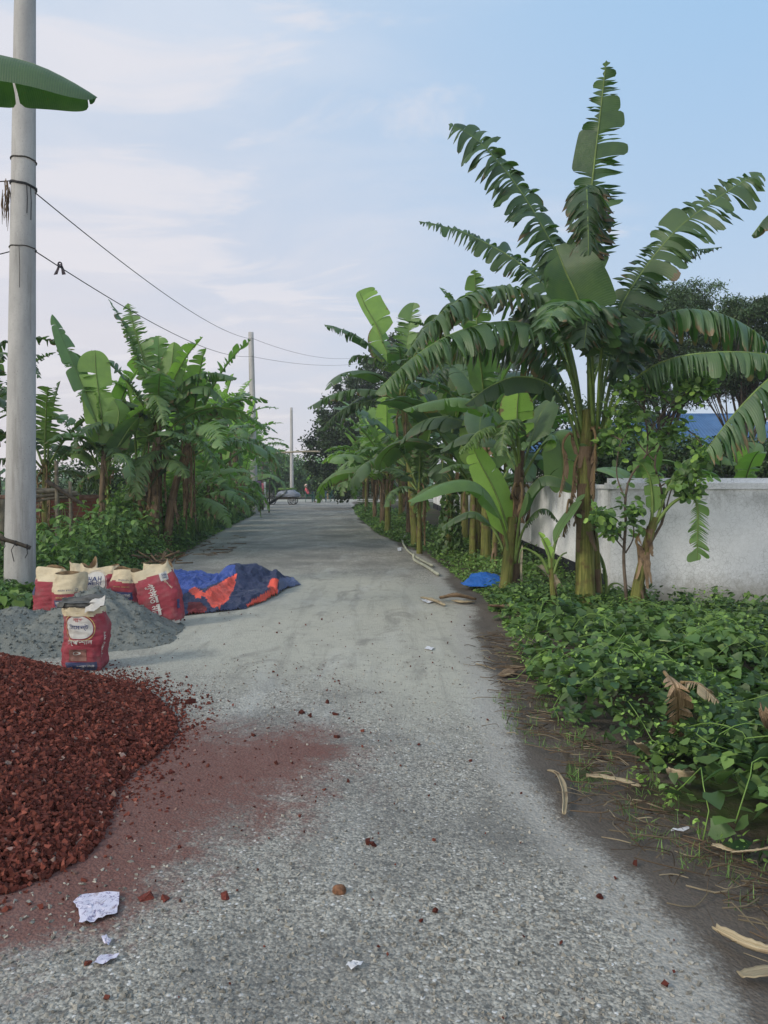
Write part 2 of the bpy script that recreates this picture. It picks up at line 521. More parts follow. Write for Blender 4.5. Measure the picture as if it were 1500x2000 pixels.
# road sheet, with its dirt shoulders
mb = MB()
ys = [-3.0]
while ys[-1] < 60:
    y = ys[-1]
    ys.append(y + (0.05 if y < 6 else 0.05 + (y - 6) * 0.012))
ys = np.array(ys)
nx = 150
V = []; TT = []
for y in ys:
    l = interp(y, EL_Y, EL_X) - 0.75; r = interp(y, ER_Y, ER_X) + (0.95 if y < 10 else 0.7)
    x = np.linspace(l, r, nx)
    P = np.stack([x, np.full(nx, y)], -1)
    z = 0.004 + 0.003 * fbm(P, 0.9, 3) + 0.0015 * fbm(P, 6, 2)
    er = interp(y, ER_Y, ER_X) + 0.10 * vnoise(np.array([[y * 0.8, 3.0]]), 1)[0]
    e = np.minimum((er - x) / 0.26, (x - interp(y, EL_Y, EL_X)) / 0.5) * 0.5 + 0.5
    z = z - 0.03 * np.clip(1 - e * 2, 0, 1.0) * (x > -2) + 0.03 * vnoise(P, 3.1) * np.clip(1 - e * 1.5, 0, 1)
    fall = np.minimum(np.arange(nx), np.arange(nx)[::-1]) / 5.0
    z = z - 0.10 * np.clip(1 - fall, 0, 1)
    d = 1.3 * np.exp(-((x + 1.0) / 1.9) ** 2 - ((y - 8.6) / 3.1) ** 2) + 0.22 * (y > 8) * np.clip((y - 8) / 6, 0, 1) \
        + 0.5 * np.exp(-((x - 0.35) / .55) ** 2 - ((y - 6) / 2.2) ** 2)
    rd = 1.7 * np.exp(-((x + 0.85) / .70) ** 2 - ((y - 3.80) / .85) ** 2) + 1.2 * np.exp(-((x + 1.35) / .36) ** 2 - ((y - 3.1) / 1.0) ** 2) \
        + 0.55 * np.exp(-((x + .4) / .25) ** 2 - ((y - 4.1) / .30) ** 2) + 0.6 * np.exp(-((x - 1.32) / .14) ** 2 - ((y - 2.65) / .35) ** 2) + 0.9 * np.exp(-((x + 2.1) / .7) ** 2 - ((y - 4.2) / 1.6) ** 2)
    V.append(np.stack([x, np.full(nx, y), z], -1)); TT.append(np.stack([np.clip(e, 0, 1.5), d, rd + 1.3 * np.exp(-((x + 1.1) / .35) ** 2 - ((y - 2.7) / .42) ** 2) - 0.30], -1))
mb.grid(np.concatenate(V), len(ys), nx, 0, np.concatenate(TT))
tag(mb.build('road', M_ROAD), kind='structure')

# cross road at the far end
mb = MB()
gxs = np.linspace(-40, 30, 120); gys = np.linspace(57.5, 66, 8)
XX, YY = np.meshgrid(gxs, gys)
mb.grid(np.stack([XX, YY, 0.006 + 0.004 * vnoise(np.stack([XX, YY], -1), .5)], -1).reshape(-1, 3), len(gys), len(gxs), 0, (1.2, 1.1, -1))
tag(mb.build('crossing_road', M_ROAD), kind='structure')

# ------------------------------------------------------------------ leaf scatter
HEART = (np.array([(0, 0, 0), (0, .5, -.07), (0, 1.05, -.10), (.36, -.06, .04), (.5, .30, .05), (.26, .74, -.01), (-.36, -.06, .04), (-.5, .30, .05), (-.26, .74, -.01)]),
         np.array([(0, 3, 4, 1), (1, 4, 5, 2), (0, 1, 7, 6), (1, 2, 8, 7)]))
OVAL = (np.array([(0, 0, 0), (0, .5, -.05), (0, 1, -.08), (.26, .22, .03), (.26, .65, .02), (-.26, .22, .03), (-.26, .65, .02)]),
        np.array([(0, 3, 4, 1), (0, 1, 6, 5), (1, 4, 2, 2), (1, 2, 2, 6)]))
LANCE = (np.array([(0, 0, 0), (.15, .45, .03), (0, 1, -.08), (-.15, .45, .03), (0, .5, -.03)]),
         np.array([(0, 1, 2, 4), (0, 4, 2, 3)]))
BLADE = (np.array([(-.03, 0, 0), (.03, 0, 0), (.025, .5, .06), (-.025, .5, .06), (0.0, 1, -.02), (0.004, 1, -.02)]),
         np.array([(0, 1, 2, 3), (3, 2, 5, 4)]))
_o = OVAL[1]
OVAL = (OVAL[0], np.array([(0, 3, 4, 1), (0, 1, 6, 5)]), np.array([(1, 4, 2), (1, 2, 6)]))


def scatter(mb, P, size, rng, shape=HEART, tilt=0.5, pitch=0.2, tint=None, az=None, mat=0):
    n = len(P)
    if n == 0: return
    T = shape[0]
    az = rng.uniform(0, 2 * math.pi, n) if az is None else az
    pt = rng.normal(pitch, tilt, n)
    ro = rng.normal(0, tilt, n)
    Y = np.stack([np.cos(az) * np.cos(pt), np.sin(az) * np.cos(pt), -np.sin(pt)], -1)
    H = np.stack([np.sin(az), -np.cos(az), np.zeros(n)], -1)
    U = np.cross(H, Y)
    Xv = H * np.cos(ro)[:, None] + U * np.sin(ro)[:, None]
    Z = np.cross(Xv, Y)
    size = np.broadcast_to(size, (n,))[:, None, None]
    V = P[:, None, :] + size * (T[None, :, 0:1] * Xv[:, None, :] + T[None, :, 1:2] * Y[:, None, :] + T[None, :, 2:3] * Z[:, None, :])
    if tint is None:
        tint = np.stack([rng.uniform(.7, 1.25, n), rng.uniform(0.1, 0.6, n), np.zeros(n)], -1)
    tt = np.repeat(tint, len(T), 0)
    k = len(T)
    off = (np.arange(n) * k)[:, None, None]
    mb.add(V.reshape(-1, 3), (shape[1][None] + off).reshape(-1, shape[1].shape[1]), mat, tt)
    if len(shape) > 2:
        b = mb.n - n * k
        mb.f.append(((shape[2][None] + off).reshape(-1, 3) + b, np.full(n * len(shape[2]), mat)))
# ------------------------------------------------------------------ banana plants
ZV = np.array([0, 0, 1.0])


def leaf(path, Wd, rng, pet=0.16, tear=0.5, droop=1.0, fold=0.25, az=None, roll=0.0, bright=1.0, yel=0.25, brown=0.12,
         sweep=0.25, cols=80, rib=0.018, dry=False, asym=(1, 1), origin=None, tip=0.5, mb=None, steps=5):
    """path: world points of the midrib, stem end first. Each half blade is cut into lobes that hang on their own."""
    mb = mb or MB()
    P, L = catmull(path, cols + 1)
    T = np.gradient(P, axis=0); T /= np.linalg.norm(T, axis=1)[:, None] + 1e-9
    if az is None:
        h = P[-1] - P[0]; h[2] = 0
        if np.linalg.norm(h) < 0.15: h = np.array([0, -1.0, 0])
    else:
        h = np.array([math.sin(az), math.cos(az), 0.0])
    h /= np.linalg.norm(h)
    S0 = np.cross(h, ZV)
    S = S0 - T * (T @ S0)[:, None]; S /= np.linalg.norm(S, axis=1)[:, None] + 1e-9
    N = np.cross(S, T)
    rl = roll if np.isscalar(roll) else np.interp(np.linspace(0, 1, cols + 1), np.linspace(0, 1, len(roll)), roll)
    rl = np.broadcast_to(rl, (cols + 1,))[:, None]
    S, N = S * np.cos(rl) + N * np.sin(rl), N * np.cos(rl) - S * np.sin(rl)
    t = np.linspace(0, 1, cols + 1)
    i0 = int(pet * cols)
    b = np.clip((t - pet) / (1 - pet), 0, 1)
    prof = Wd * np.minimum(1, (b / 0.16) ** 0.75) * np.clip(1 - np.clip((b - tip) / (1 - tip), 0, 1) ** 2.2, 0, 1) ** 0.6
    prof = np.maximum(prof, 0.02 * (b > 0))
    seglen = L / cols
    for side, asy in ((1, asym[0]), (-1, asym[1])):
        j = i0
        base_fold = fold + rng.uniform(-.1, .1)
        while j < cols:
            k = 1 + int(rng.exponential(0.7)) if rng.rand() < tear else 3 + int(rng.exponential(cols * 0.42 * (1 - tear) ** 1.8))
            k = min(k, cols - j)
            if cols - j - k == 1: k += 1
            sub = 1 if k > 2 else 2
            q = np.linspace(0, 1, k * sub + 1)
            idx = j + q * k
            base = np.stack([np.interp(idx, np.arange(cols + 1), P[:, c]) for c in range(3)], -1)
            Tj = np.stack([np.interp(idx, np.arange(cols + 1), T[:, c]) for c in range(3)], -1)
            Sj = np.stack([np.interp(idx, np.arange(cols + 1), S[:, c]) for c in range(3)], -1) * side
            Nj = np.stack([np.interp(idx, np.arange(cols + 1), N[:, c]) for c in range(3)], -1)
            w_ = np.interp(idx, np.arange(cols + 1), prof) * asy
            free = min(1.0, 2.5 / (k + 0.5))
            g = droop * rng.uniform(0.75, 1.25)
            fl = base_fold + rng.normal(0, 0.05 + 0.09 * free * tear)
            sw = sweep + rng.normal(0, 0.03 + 0.07 * free)
            if k <= 3:
                w_ = w_ * (1 - rng.uniform(.0, .26) * (q if rng.rand() < .5 else 1 - q))
            ln = rng.uniform(0.82, 1.08) if free > .4 else rng.uniform(.93, 1.03)
            if rng.rand() < 0.08 * tear: ln *= rng.uniform(.3, .7)
            if k <= 2 and rng.rand() < .3: g *= 1.5
            twist = rng.normal(0, 0.18 * free)
            pin = 0.14 + (0.42 if k <= 2 else 0.28) * free
            D = Sj * math.cos(fl) + Nj * math.sin(fl) + Tj * sw + Nj * (twist * (q - .5))[:, None] * 2
            ed = np.exp(-np.minimum(q, 1 - q) * k / 0.55) if k > 2 else np.abs(2 * q - 1)
            wl = w_ * ln * (1 - (0.08 + (0.26 if k <= 2 else 0.12) * free) * ed)
            rows = [base + D * 0.0]
            p = base.copy()
            for s_ in range(1, steps + 1):
                D = D / np.linalg.norm(D, axis=1)[:, None]
                p = p + D * (wl / steps)[:, None]
                D = D + np.array([0, 0, -1.0]) * (g * 1.05 / steps * (0.6 + s_ / steps))
                sf = s_ / steps
                rows.append(p + Tj * (np.sign(0.5 - q) * ed * min(k, 2.4) * 0.5 * seglen * pin * sf ** 1.6)[:, None])
            V = np.stack(rows, 1).reshape(-1, 3)
            nv = steps + 1
            uu = np.repeat(idx * seglen, nv); vv = np.tile(np.linspace(0, 1, nv), len(q))
            tb = bright * rng.uniform(.88, 1.12)
            yy = np.clip(yel + rng.normal(0, 0.05), 0, 1)
            bb = brown + (rng.uniform(0, 0.25) if rng.rand() < 0.25 * tear else 0)
            a_, b_ = np.meshgrid(np.arange(len(q) - 1), np.arange(nv - 1), indexing='ij')
            Fq = np.stack([a_ * nv + b_, a_ * nv + b_ + 1, (a_ + 1) * nv + b_ + 1, (a_ + 1) * nv + b_], -1).reshape(-1, 4)
            if side > 0: Fq = Fq[:, ::-1]
            mb.add(V, Fq, 0, (tb, yy, bb), np.stack([uu, vv, np.full(len(uu), rng.uniform(0, 50))], -1))
            j += k
    rr = rib * (1 - t) ** 0.7 + 0.003
    ridge = P - N * rr[:, None] * 0.7
    st = max(1, cols // 22)
    sel = np.unique(np.concatenate([np.arange(0, cols + 1, st), [cols]]))
    mb.tube(ridge[sel], rr[sel], 6, 1, (bright, yel, 0))
    return mb


def stem_mesh(path, r0, r1, rng, rings=16, n=14, bright=1.0):
    mb = MB()
    P, L = catmull(path, rings)
    V = []; uv = []
    ph = rng.uniform(0, 6, 4)
    th = np.arange(n) / n * 2 * math.pi
    for i, p in enumerate(P):
        f = i / (rings - 1)
        r = r0 * (1 - f) + r1 * f
        r *= 1 + 0.22 * max(0, 1 - f * 9)
        rr = r * (1 + 0.06 * np.sin(2 * th + ph[0] + 3 * f) + 0.04 * np.sin(5 * th + ph[1] + 5 * f) + rng.uniform(-.02, .02, n))
        V.append(p + np.stack([np.cos(th) * rr, np.sin(th) * rr, np.zeros(n)], -1))
        uv += [(f * L, k / n if k else 0, ph[3]) for k in range(n)]
    mb.grid(np.concatenate(V), rings, n, 0, (bright, 0, 0), np.array(uv), wrap=True)
    return mb


def dead_leaf(base, az, length, Wd, rng, hang=1.0):
    """a dried leaf folded down along the stem"""
    o = np.array([math.sin(az), math.cos(az), 0.0])
    b = np.array(base, float)
    pts = [b + o * .05, b + o * 0.11 + ZV * 0.03, b + o * rng.uniform(.15, .20) - ZV * 0.10, b + o * rng.uniform(.14, .20) - ZV * length * 0.5, b + o * rng.uniform(.12, .24) - ZV * length]
    return leaf(pts, Wd, rng, pet=0.25, tear=0.75, droop=1.6, fold=-0.9, az=az, bright=rng.uniform(.7, 1.2), cols=26, rib=0.014, sweep=0.5)


def sheath(base, az, length, wd, r, rng):
    """a loose strip of dried sheath on the stem"""
    mb = MB()
    n = 9
    o = np.array([math.sin(az), math.cos(az), 0.0]); s = np.array([math.cos(az), -math.sin(az), 0.0])
    V = []; uv = []
    lift = rng.uniform(0.01, 0.07)
    for i in range(n):
        f = i / (n - 1)
        c = np.array(base) - ZV * length * f + o * (r + 0.008 + lift * f ** 2 + rng.uniform(-.004, .004)) + s * rng.uniform(-.006, .006)
        w_ = wd * (1 - 0.65 * f) * rng.uniform(.85, 1.1)
        for k in (-1, -.4, .4, 1):
            V.append(c + s * w_ * k - o * (abs(k) ** 2 * w_ * 0.6) * (1 - f) + o * rng.uniform(0, .008))
            uv.append((f * length, k, base[2]))
    mb.grid(np.array(V), n, 4, 0, (rng.uniform(.6, 1.3), 0, 0), np.array(uv))
    return mb


def auto_leaves(top, n, L, Wd, rng, tear=(0.3, 0.9), up=0.25, az0=None, bright=1.0, yel=0.25, cols=60, spread=0.12, azs=None):
    out = []
    a0 = rng.uniform(0, 6.28) if az0 is None else az0
    for i in range(n):
        f = i / max(1, n - 1)            # 0 = youngest, upright
        az = a0 + i * 2.4 + rng.uniform(-.3, .3) if azs is None else azs[i % len(azs)] + .25 * (i // len(azs))
        el = math.radians((84 - 56 * f ** 0.8) + rng.uniform(-5, 5))
        bend = math.radians((18 + 112 * f ** 0.9) * rng.uniform(.8, 1.15))
        Ll = L * rng.uniform(.85, 1.1) * (0.92 if f < .15 else 1)
        o = np.array([math.sin(az), math.cos(az), 0.0])
        p = np.array(top, float) + o * 0.05 - ZV * (spread * i * 0.35)
        pts = [p.copy()]
        m = 7
        for k in range(m):
            e = el - bend * ((k + .5) / m) ** 1.4
            p = p + (o * math.cos(e) + ZV * math.sin(e)) * (Ll / m)
            pts.append(p.copy())
        tr = rng.uniform(*tear) * (0.75 if f < .12 else 1)
        out.append(leaf(pts, Wd * rng.uniform(.85, 1.1), rng, pet=0.14 + .05 * f, tear=tr, droop=0.35 + 1.0 * f, fold=0.45 - 0.55 * f,
                        az=az, roll=rng.uniform(-.4, .4), bright=bright * rng.uniform(.85, 1.15), yel=np.clip(yel + (0.35 if f < .15 else 0) + rng.uniform(-.12, .15), 0, 1),
                        brown=0.10 + 0.12 * f * rng.rand(), cols=cols, rib=0.02 if L > 1.2 else 0.012))
    return out


def banana(base, label, path=None, H=2.2, r=0.09, leaves=None, n=8, L=1.9, Wd=0.28, dead=3, sheaths=5, seed=1, tear=(.3, .9), group=None,
           bright=1.0, yel=0.25, cols=60, lean=(0, 0), brown_stem=False, az0=None, fruit=False, azs=None, deadlen=0.9):
    rng = np.random.RandomState(seed)
    base = Vector(base)
    root = thing('banana_plant', base, label, 'banana plant', group)
    b = np.array(base)
    if path is None:
        path = [b - ZV * 0.05, b + np.array([lean[0] * .4, lean[1] * .4, H * .5]), b + np.array([lean[0], lean[1], H])]
    path = [np.array(tuple(p), float) for p in path]
    top = path[-1]
    r *= 0.80
    sm = stem_mesh(path, r, r * 0.62, rng, bright=bright)
    sm.build('pseudostem', [M_STEMB if brown_stem else M_STEM], root, origin=b)
    Hh = top[2] - b[2]
    rows = []
    if leaves: rows += leaves(rng, top)
    if n: rows += auto_leaves(top, n, L, Wd, rng, tear, az0=az0, bright=bright, yel=yel, cols=cols, azs=azs)
    for lm in rows:
        lm.build('leaf', [M_BAN, M_RIB], root, origin=b)
    for i in range(dead):
        f = rng.uniform(.75, .98)
        c = path[0] + (top - path[0]) * f
        dead_leaf(c, rng.uniform(0, 6.28), min(Hh * .7, rng.uniform(.5, 1.1) * deadlen), rng.uniform(.07, .14), rng).build('dead_leaf', [M_DRY, M_RIBD], root, origin=b)
    if sheaths:
        mbs = MB()
        for i in range(sheaths):
            f = rng.uniform(.3, .98)
            P_, _ = catmull(path, 40)
            c = P_[int(f * 39)]
            q = sheath(c, rng.uniform(0, 6.28), rng.uniform(.2, .5) * min(1, Hh / 1.5), r * .55, r * (1 - .38 * f), rng)
            for v_, (f_, m_), t_, u_ in zip(q.v, q.f, q.t, q.u):
                mbs.add(v_, f_, 0, t_, u_)
        mbs.build('dry_sheath', [M_DRY], root, origin=b)
    return root
def pp(pts, d0):
    return [np.array(tuple(at(p[0], p[1], d0 + (p[2] if len(p) > 2 else 0)))) for p in pts]


ROW_R = 'banana plants along the right side of the road'
ROW_L = 'banana plants along the left side of the road'

# ---- the tall one in front of the white wall
D0 = 8.7


def hero_leaves(rng, top):
    q = []

    def L(pts, W_, **k):
        q.append(leaf(pp(pts, D0), W_, rng, **k))
    # upright leaf, highest
    L([(1152, 830), (1150, 650), (1150, 500), (1153, 400), (1163, 300), (1175, 200), (1184, 118, -.05)], .35, az=math.pi, pet=.36, tear=.80, droop=.35, fold=.1, cols=117, bright=.85, yel=.12, brown=.05, sweep=.38, tip=.3, roll=.25, asym=(.75, 1.1))
    # the one before it, folded over towards the viewer
    L([(1150, 800), (1148, 640, -.1), (1148, 480, -.3), (1147, 385, -.55), (1146, 362, -.75), (1148, 410, -1.0), (1150, 500, -1.1)], .36, az=math.pi, pet=.42, tear=.93, droop=1.7, fold=-.3, cols=104, bright=.75, yel=.1, brown=.22)
    # upper left
    L([(1155, 840), (1150, 650), (1120, 560), (1075, 470), (1015, 370), (950, 290), (905, 255), (876, 242)], .42, az=-math.pi / 2, pet=.28, tear=.90, droop=1.2, fold=.0, cols=130, bright=.85, yel=.13, roll=1.05, brown=.08, tip=.75, asym=(.8, 1.15))
    # broad smooth blade low in the crown, on the viewer's side
    L([(1160, 830, -.1), (1150, 700, -.3), (1135, 600, -.4), (1105, 530, -.4), (1085, 480, -.3)], .40, az=-2.5, pet=.38, tear=.08, droop=.3, fold=.25, cols=65, bright=1.0, yel=.10, brown=.03, roll=.2)
    # left, arching away
    L([(1140, 820), (1120, 700, .2), (1080, 580, .5), (1010, 510, .8), (920, 460, 1.0), (860, 440, 1.0), (818, 432, 1.0)], .30, az=-1.2, pet=.30, tear=.9, droop=1.1, fold=-.1, cols=117, bright=.95, yel=.12, roll=.75)
    # left arch 1
    L([(1140, 830), (1118, 720), (1085, 620, -.2), (1030, 570, -.4), (960, 560, -.6), (890, 590, -.8), (835, 635, -.9), (790, 695, -1.0)], .50, az=-1.9, pet=.24, tear=.95, droop=1.6, fold=-.25, cols=117, bright=.95, yel=.2, brown=.15)
    # left arch 2, long, tip low over the road side
    L([(1140, 850), (1118, 740, -.1), (1080, 665, -.3), (1020, 630, -.6), (940, 633, -.9), (865, 660, -1.2), (795, 707, -1.4), (732, 768, -1.5)], .42, az=-1.9, pet=.22, tear=.90, droop=2.1, fold=-.45, cols=117, bright=1.1, yel=.2, brown=.12)
    # left arch 3
    L([(1138, 870), (1115, 780), (1075, 705, .1), (1020, 668, .2), (960, 657, .2), (900, 668, .2), (855, 695, .2)], .46, az=-1.6, pet=.26, tear=.88, droop=2.1, fold=-.5, cols=104, bright=.9, yel=.12)
    # narrow rolled leaf lower left
    L([(1135, 890), (1110, 800, -.1), (1070, 748, -.3), (1010, 735, -.5), (955, 755, -.7), (908, 790, -.8)], .20, az=-1.9, pet=.30, tear=.5, droop=1.8, fold=-.8, cols=78, bright=.75, yel=.08, roll=.2)
    # front centre, short and combed
    L([(1160, 840, 0), (1158, 720, -.3), (1150, 630, -.7), (1125, 590, -1.0), (1090, 600, -1.3), (1060, 640, -1.5)], .42, az=-2.7, pet=.38, tear=.96, droop=1.4, fold=-.1, cols=85, bright=1.35, yel=.12, brown=.02)
    L([(1165, 850, 0), (1170, 740, -.3), (1175, 650, -.6), (1165, 600, -.9), (1150, 610, -1.1), (1140, 680, -1.2)], .38, az=math.pi, pet=.40, tear=.9, droop=1.5, fold=-.2, cols=78, bright=.75, yel=.1)
    # upper right
    L([(1165, 850), (1180, 700), (1212, 600), (1262, 520), (1325, 445), (1400, 388), (1450, 355), (1488, 338)], .40, az=math.pi / 2, pet=.26, tear=.86, droop=.8, fold=.05, cols=117, bright=.85, yel=.22, roll=-.95, brown=.08, tip=.78, asym=(1.15, .65))
    L([(1165, 840, .1), (1185, 720, .3), (1215, 610, .5), (1265, 540, .6), (1330, 495, .6), (1410, 482, .6)], .30, az=1.2, pet=.34, tear=.9, droop=1.0, fold=-.1, cols=85, bright=.8, yel=.1, roll=-.3)
    # right arch
    L([(1170, 850), (1195, 730), (1235, 655, .1), (1290, 615, .1), (1350, 603, 0), (1420, 617, -.1), (1485, 655, -.2), (1560, 730, -.3)], .50, az=1.7, pet=.26, tear=.90, droop=2.1, fold=-.45, cols=117, bright=1.2, yel=.12, brown=.25)
    L([(1170, 860), (1200, 760, -.1), (1225, 690, -.3), (1255, 645, -.5), (1290, 640, -.7), (1310, 680, -.8)], .42, az=2.3, pet=.32, tear=.96, droop=1.3, fold=-.15, cols=85, bright=.8, yel=.12)
    # lower right, flat
    L([(1165, 890), (1195, 800, -.2), (1245, 735, -.4), (1310, 700, -.6), (1400, 687, -.8), (1500, 692, -.9), (1600, 725, -1.0)], .34, az=1.9, pet=.28, tear=.88, droop=2.2, fold=-.8, cols=117, bright=1.25, yel=.1, brown=.05)
    L([(1150, 860, .2), (1160, 740, .5), (1200, 660, .9), (1260, 620, 1.2), (1320, 640, 1.4)], .42, az=.7, pet=.34, tear=.9, droop=1.5, fold=-.3, cols=78, bright=.8, yel=.1)
    L([(1145, 850, .2), (1120, 740, .5), (1080, 640, .9), (1030, 610, 1.2), (980, 660, 1.4)], .42, az=-.7, pet=.34, tear=.9, droop=1.5, fold=-.3, cols=78, bright=.8, yel=.1)
    return q


tall = banana(gnd(1143, 1193), 'tallest banana plant, dark torn leaves spread above the white wall', path=pp([(1143, 1200), (1142, 1000), (1143, 880), (1149, 800)], D0),
              r=.138, leaves=hero_leaves, n=0, dead=5, sheaths=16, seed=11, deadlen=.55)
_r = np.random.RandomState(4)
_b = np.array(tuple(gnd(1143, 1193)))
for (px0, py0), (px1, py1), a in (((1128, 850), (1118, 960), -1.9), ((1150, 840), (1140, 985), 3.0), ((1120, 980), (1118, 1040), -2.4)):
    c = np.array(tuple(at(px0, py0, D0)))
    dead_leaf(c, a, (py1 - py0) * .0058 * 1.1, .10, _r).build('dead_leaf', [M_DRY, M_RIBD], tall, origin=_b)
banana(gnd(1168, 1186), 'thick green banana stem without leaves pressed against the tallest plant', H=1.45, r=.085, n=1, L=.5, Wd=.08, dead=0, sheaths=4, seed=12, lean=(-.12, .05), yel=.5)

# ---- plant with the bright upright leaf beside the blue sheet
D1 = 9.7


def l2(rng, top):
    q = []

    def L(pts, W_, **k):
        q.append(leaf(pp(pts, D1), W_, rng, **k))
    L([(1000, 1090), (990, 1030), (966, 960), (935, 900), (922, 868)], .26, az=math.pi - .3, pet=.16, tear=.03, droop=.15, fold=.2, bright=1.3, yel=.85, brown=0, cols=50, asym=(.8, 1.1))
    L([(998, 1100), (985, 1030, -.1), (955, 965, -.3), (915, 938, -.5), (860, 945, -.7), (797, 978, -.9)], .21, az=-1.9, pet=.26, tear=.12, droop=1.6, fold=-.3, bright=1.5, yel=.3, brown=0)
    L([(1003, 1100), (1012, 1020, -.1), (1030, 960, -.2), (1060, 930, -.3), (1095, 935, -.4), (1125, 955, -.4)], .17, az=1.9, pet=.35, tear=.2, droop=1.6, fold=-.5, bright=1.1, yel=.15, brown=0)
    L([(1003, 1100), (1018, 1040, -.1), (1045, 1000, -.2), (1070, 995, -.2), (1092, 1020, -.2)], .13, az=1.8, pet=.40, tear=.9, droop=1.8, fold=-.3, bright=.8, yel=.2, brown=.05)
    L([(995, 1100), (970, 1040, .1), (930, 1000, .2), (890, 1010, .3), (850, 1040, .3)], .13, az=-1.5, pet=.35, tear=.6, droop=1.6, fold=-.3, bright=.9, yel=.3, brown=.1)
    return q


banana(gnd(984, 1170), 'short banana plant with one bright lime leaf standing upright, beside the blue sheet', path=pp([(985, 1180), (990, 1120), (997, 1050), (1000, 1010)], D1),
       r=.105, leaves=l2, n=0, dead=0, sheaths=7, seed=21)
D2 = 9.9


def l3(rng, top):
    q = []

    def L(pts, W_, **k):
        q.append(leaf(pp(pts, D2), W_, rng, **k))
    L([(1018, 900), (1012, 850), (1010, 800), (1014, 758)], .24, az=math.pi, pet=.3, tear=.4, droop=.3, fold=.2, bright=1.3, yel=.8)
    L([(1015, 920), (1000, 850, -.1), (965, 800, -.2), (910, 778, -.4), (850, 782, -.5), (787, 800, -.6)], .21, az=-1.7, pet=.25, tear=.6, droop=1.8, fold=-.5, bright=1.35, yel=.3)
    L([(1015, 920), (1002, 870, -.1), (975, 835, -.3), (940, 840, -.5), (895, 885, -.6)], .25, az=-1.9, pet=.3, tear=.85, droop=1.4, fold=-.2, bright=1.0, yel=.6)
    L([(1016, 910), (1010, 850, -.2), (1000, 820, -.5), (985, 840, -.7), (978, 890, -.8)], .22, az=-2.6, pet=.3, tear=.95, droop=1.4, fold=-.1, bright=1.1, yel=.35)
    L([(1020, 910), (1040, 850, .2), (1060, 800, .4), (1085, 770, .5)], .26, az=1.0, pet=.3, tear=.4, droop=.8, fold=.1, bright=.8, yel=.3)
    L([(1020, 930), (1050, 880, .1), (1080, 850, .1), (1095, 870, 0), (1100, 960, 0)], .36, az=2.4, pet=.3, tear=.25, droop=1.0, fold=.1, bright=1.1, yel=.75, roll=-.5)
    L([(1015, 930), (990, 880, .3), (950, 850, .6), (905, 850, .8), (860, 880, .9)], .26, az=-1.2, pet=.3, tear=.5, droop=1.4, fold=-.2, bright=.7, yel=.2)
    return q


banana(gnd(1000, 1166), 'slim brown-stemmed banana plant directly behind the short one with the lime leaf', path=pp([(1003, 1170), (1005, 1050), (1012, 940), (1018, 880)], D2),
       r=.10, leaves=l3, n=0, dead=3, sheaths=6, seed=22, brown_stem=True, deadlen=.5)

# ---- seedlings
D3 = 8.5


def l4(rng, top):
    q = []

    def L(pts, W_, **k):
        q.append(leaf(pp(pts, D3), W_, rng, **k))
    L([(1076, 1110), (1080, 1070), (1095, 1030), (1120, 995), (1142, 965)], .16, az=1.9, pet=.3, tear=.05, droop=.3, fold=.2, bright=1.5, yel=.35, brown=0, cols=36, roll=-.4)
    L([(1076, 1110), (1072, 1080), (1062, 1055), (1052, 1040)], .06, az=-2.4, pet=.2, tear=.3, droop=.3, fold=.5, bright=1.4, yel=.95, brown=0, cols=20)
    L([(1074, 1120), (1060, 1090), (1035, 1073), (1018, 1072), (1012, 1100)], .02, az=-1.6, pet=.6, tear=.3, fold=-.5, bright=1, yel=.4, cols=24)
    L([(1078, 1120), (1088, 1095), (1098, 1082), (1107, 1078)], .018, az=1.6, pet=.5, tear=.3, fold=-.5, bright=.7, yel=.3, cols=20)
    return q


banana(gnd(1083, 1205), 'slender banana seedling with one broad pale leaf, between the two front plants', path=pp([(1084, 1210), (1080, 1160), (1076, 1110), (1076, 1090)], D3), r=.047, leaves=l4, n=0, dead=0, sheaths=2, seed=31)


def l5(rng, top):
    q = []

    def L(pts, W_, **k):
        q.append(leaf(pp(pts, 8.9), W_, rng, **k))
    L([(1181, 1165), (1182, 1130), (1178, 1100), (1170, 1078)], .045, az=1.9, pet=.3, tear=.1, fold=.4, bright=.9, yel=.35, brown=.0, cols=24)
    L([(1181, 1165), (1190, 1143), (1205, 1138), (1222, 1148)], .02, az=1.6, pet=.5, tear=.1, fold=-.4, bright=1, yel=.5, cols=20)
    L([(1179, 1165), (1172, 1135), (1160, 1108), (1153, 1102)], .03, az=-1.6, pet=.3, tear=.1, fold=.5, bright=1.2, yel=.4, cols=20)
    return q


banana(gnd(1180, 1200), 'tiny banana sucker sprouting to the right of the tallest stem', path=pp([(1178, 1205), (1180, 1180), (1181, 1160)], 8.9), r=.025, leaves=l5, n=0, dead=0, sheaths=0, seed=32)

# ---- leaning stem with a comb-like hanging leaf in front of the wall
D4 = 8.3


def l6(rng, top):
    q = []

    def L(pts, W_, **k):
        q.append(leaf(pp(pts, D4), W_, rng, **k))
    L([(1275, 1030), (1310, 985), (1345, 968), (1362, 985), (1363, 1040), (1362, 1095)], .17, az=math.pi, pet=.42, tear=.8, droop=.25, fold=.0, bright=1.3, yel=.5, brown=.0, cols=60, sweep=.5, asym=(.75, 1.0), tip=.9)
    L([(1272, 1040), (1275, 980), (1268, 930), (1250, 900)], .09, az=-2.5, pet=.25, tear=.5, droop=.6, fold=.2, bright=1.1, yel=.4)
    L([(1275, 1035), (1300, 960), (1340, 900), (1400, 890), (1440, 905)], .15, az=1.7, pet=.3, tear=.2, droop=1.2, fold=-.2, bright=1.2, yel=.45, roll=-.3)
    return q


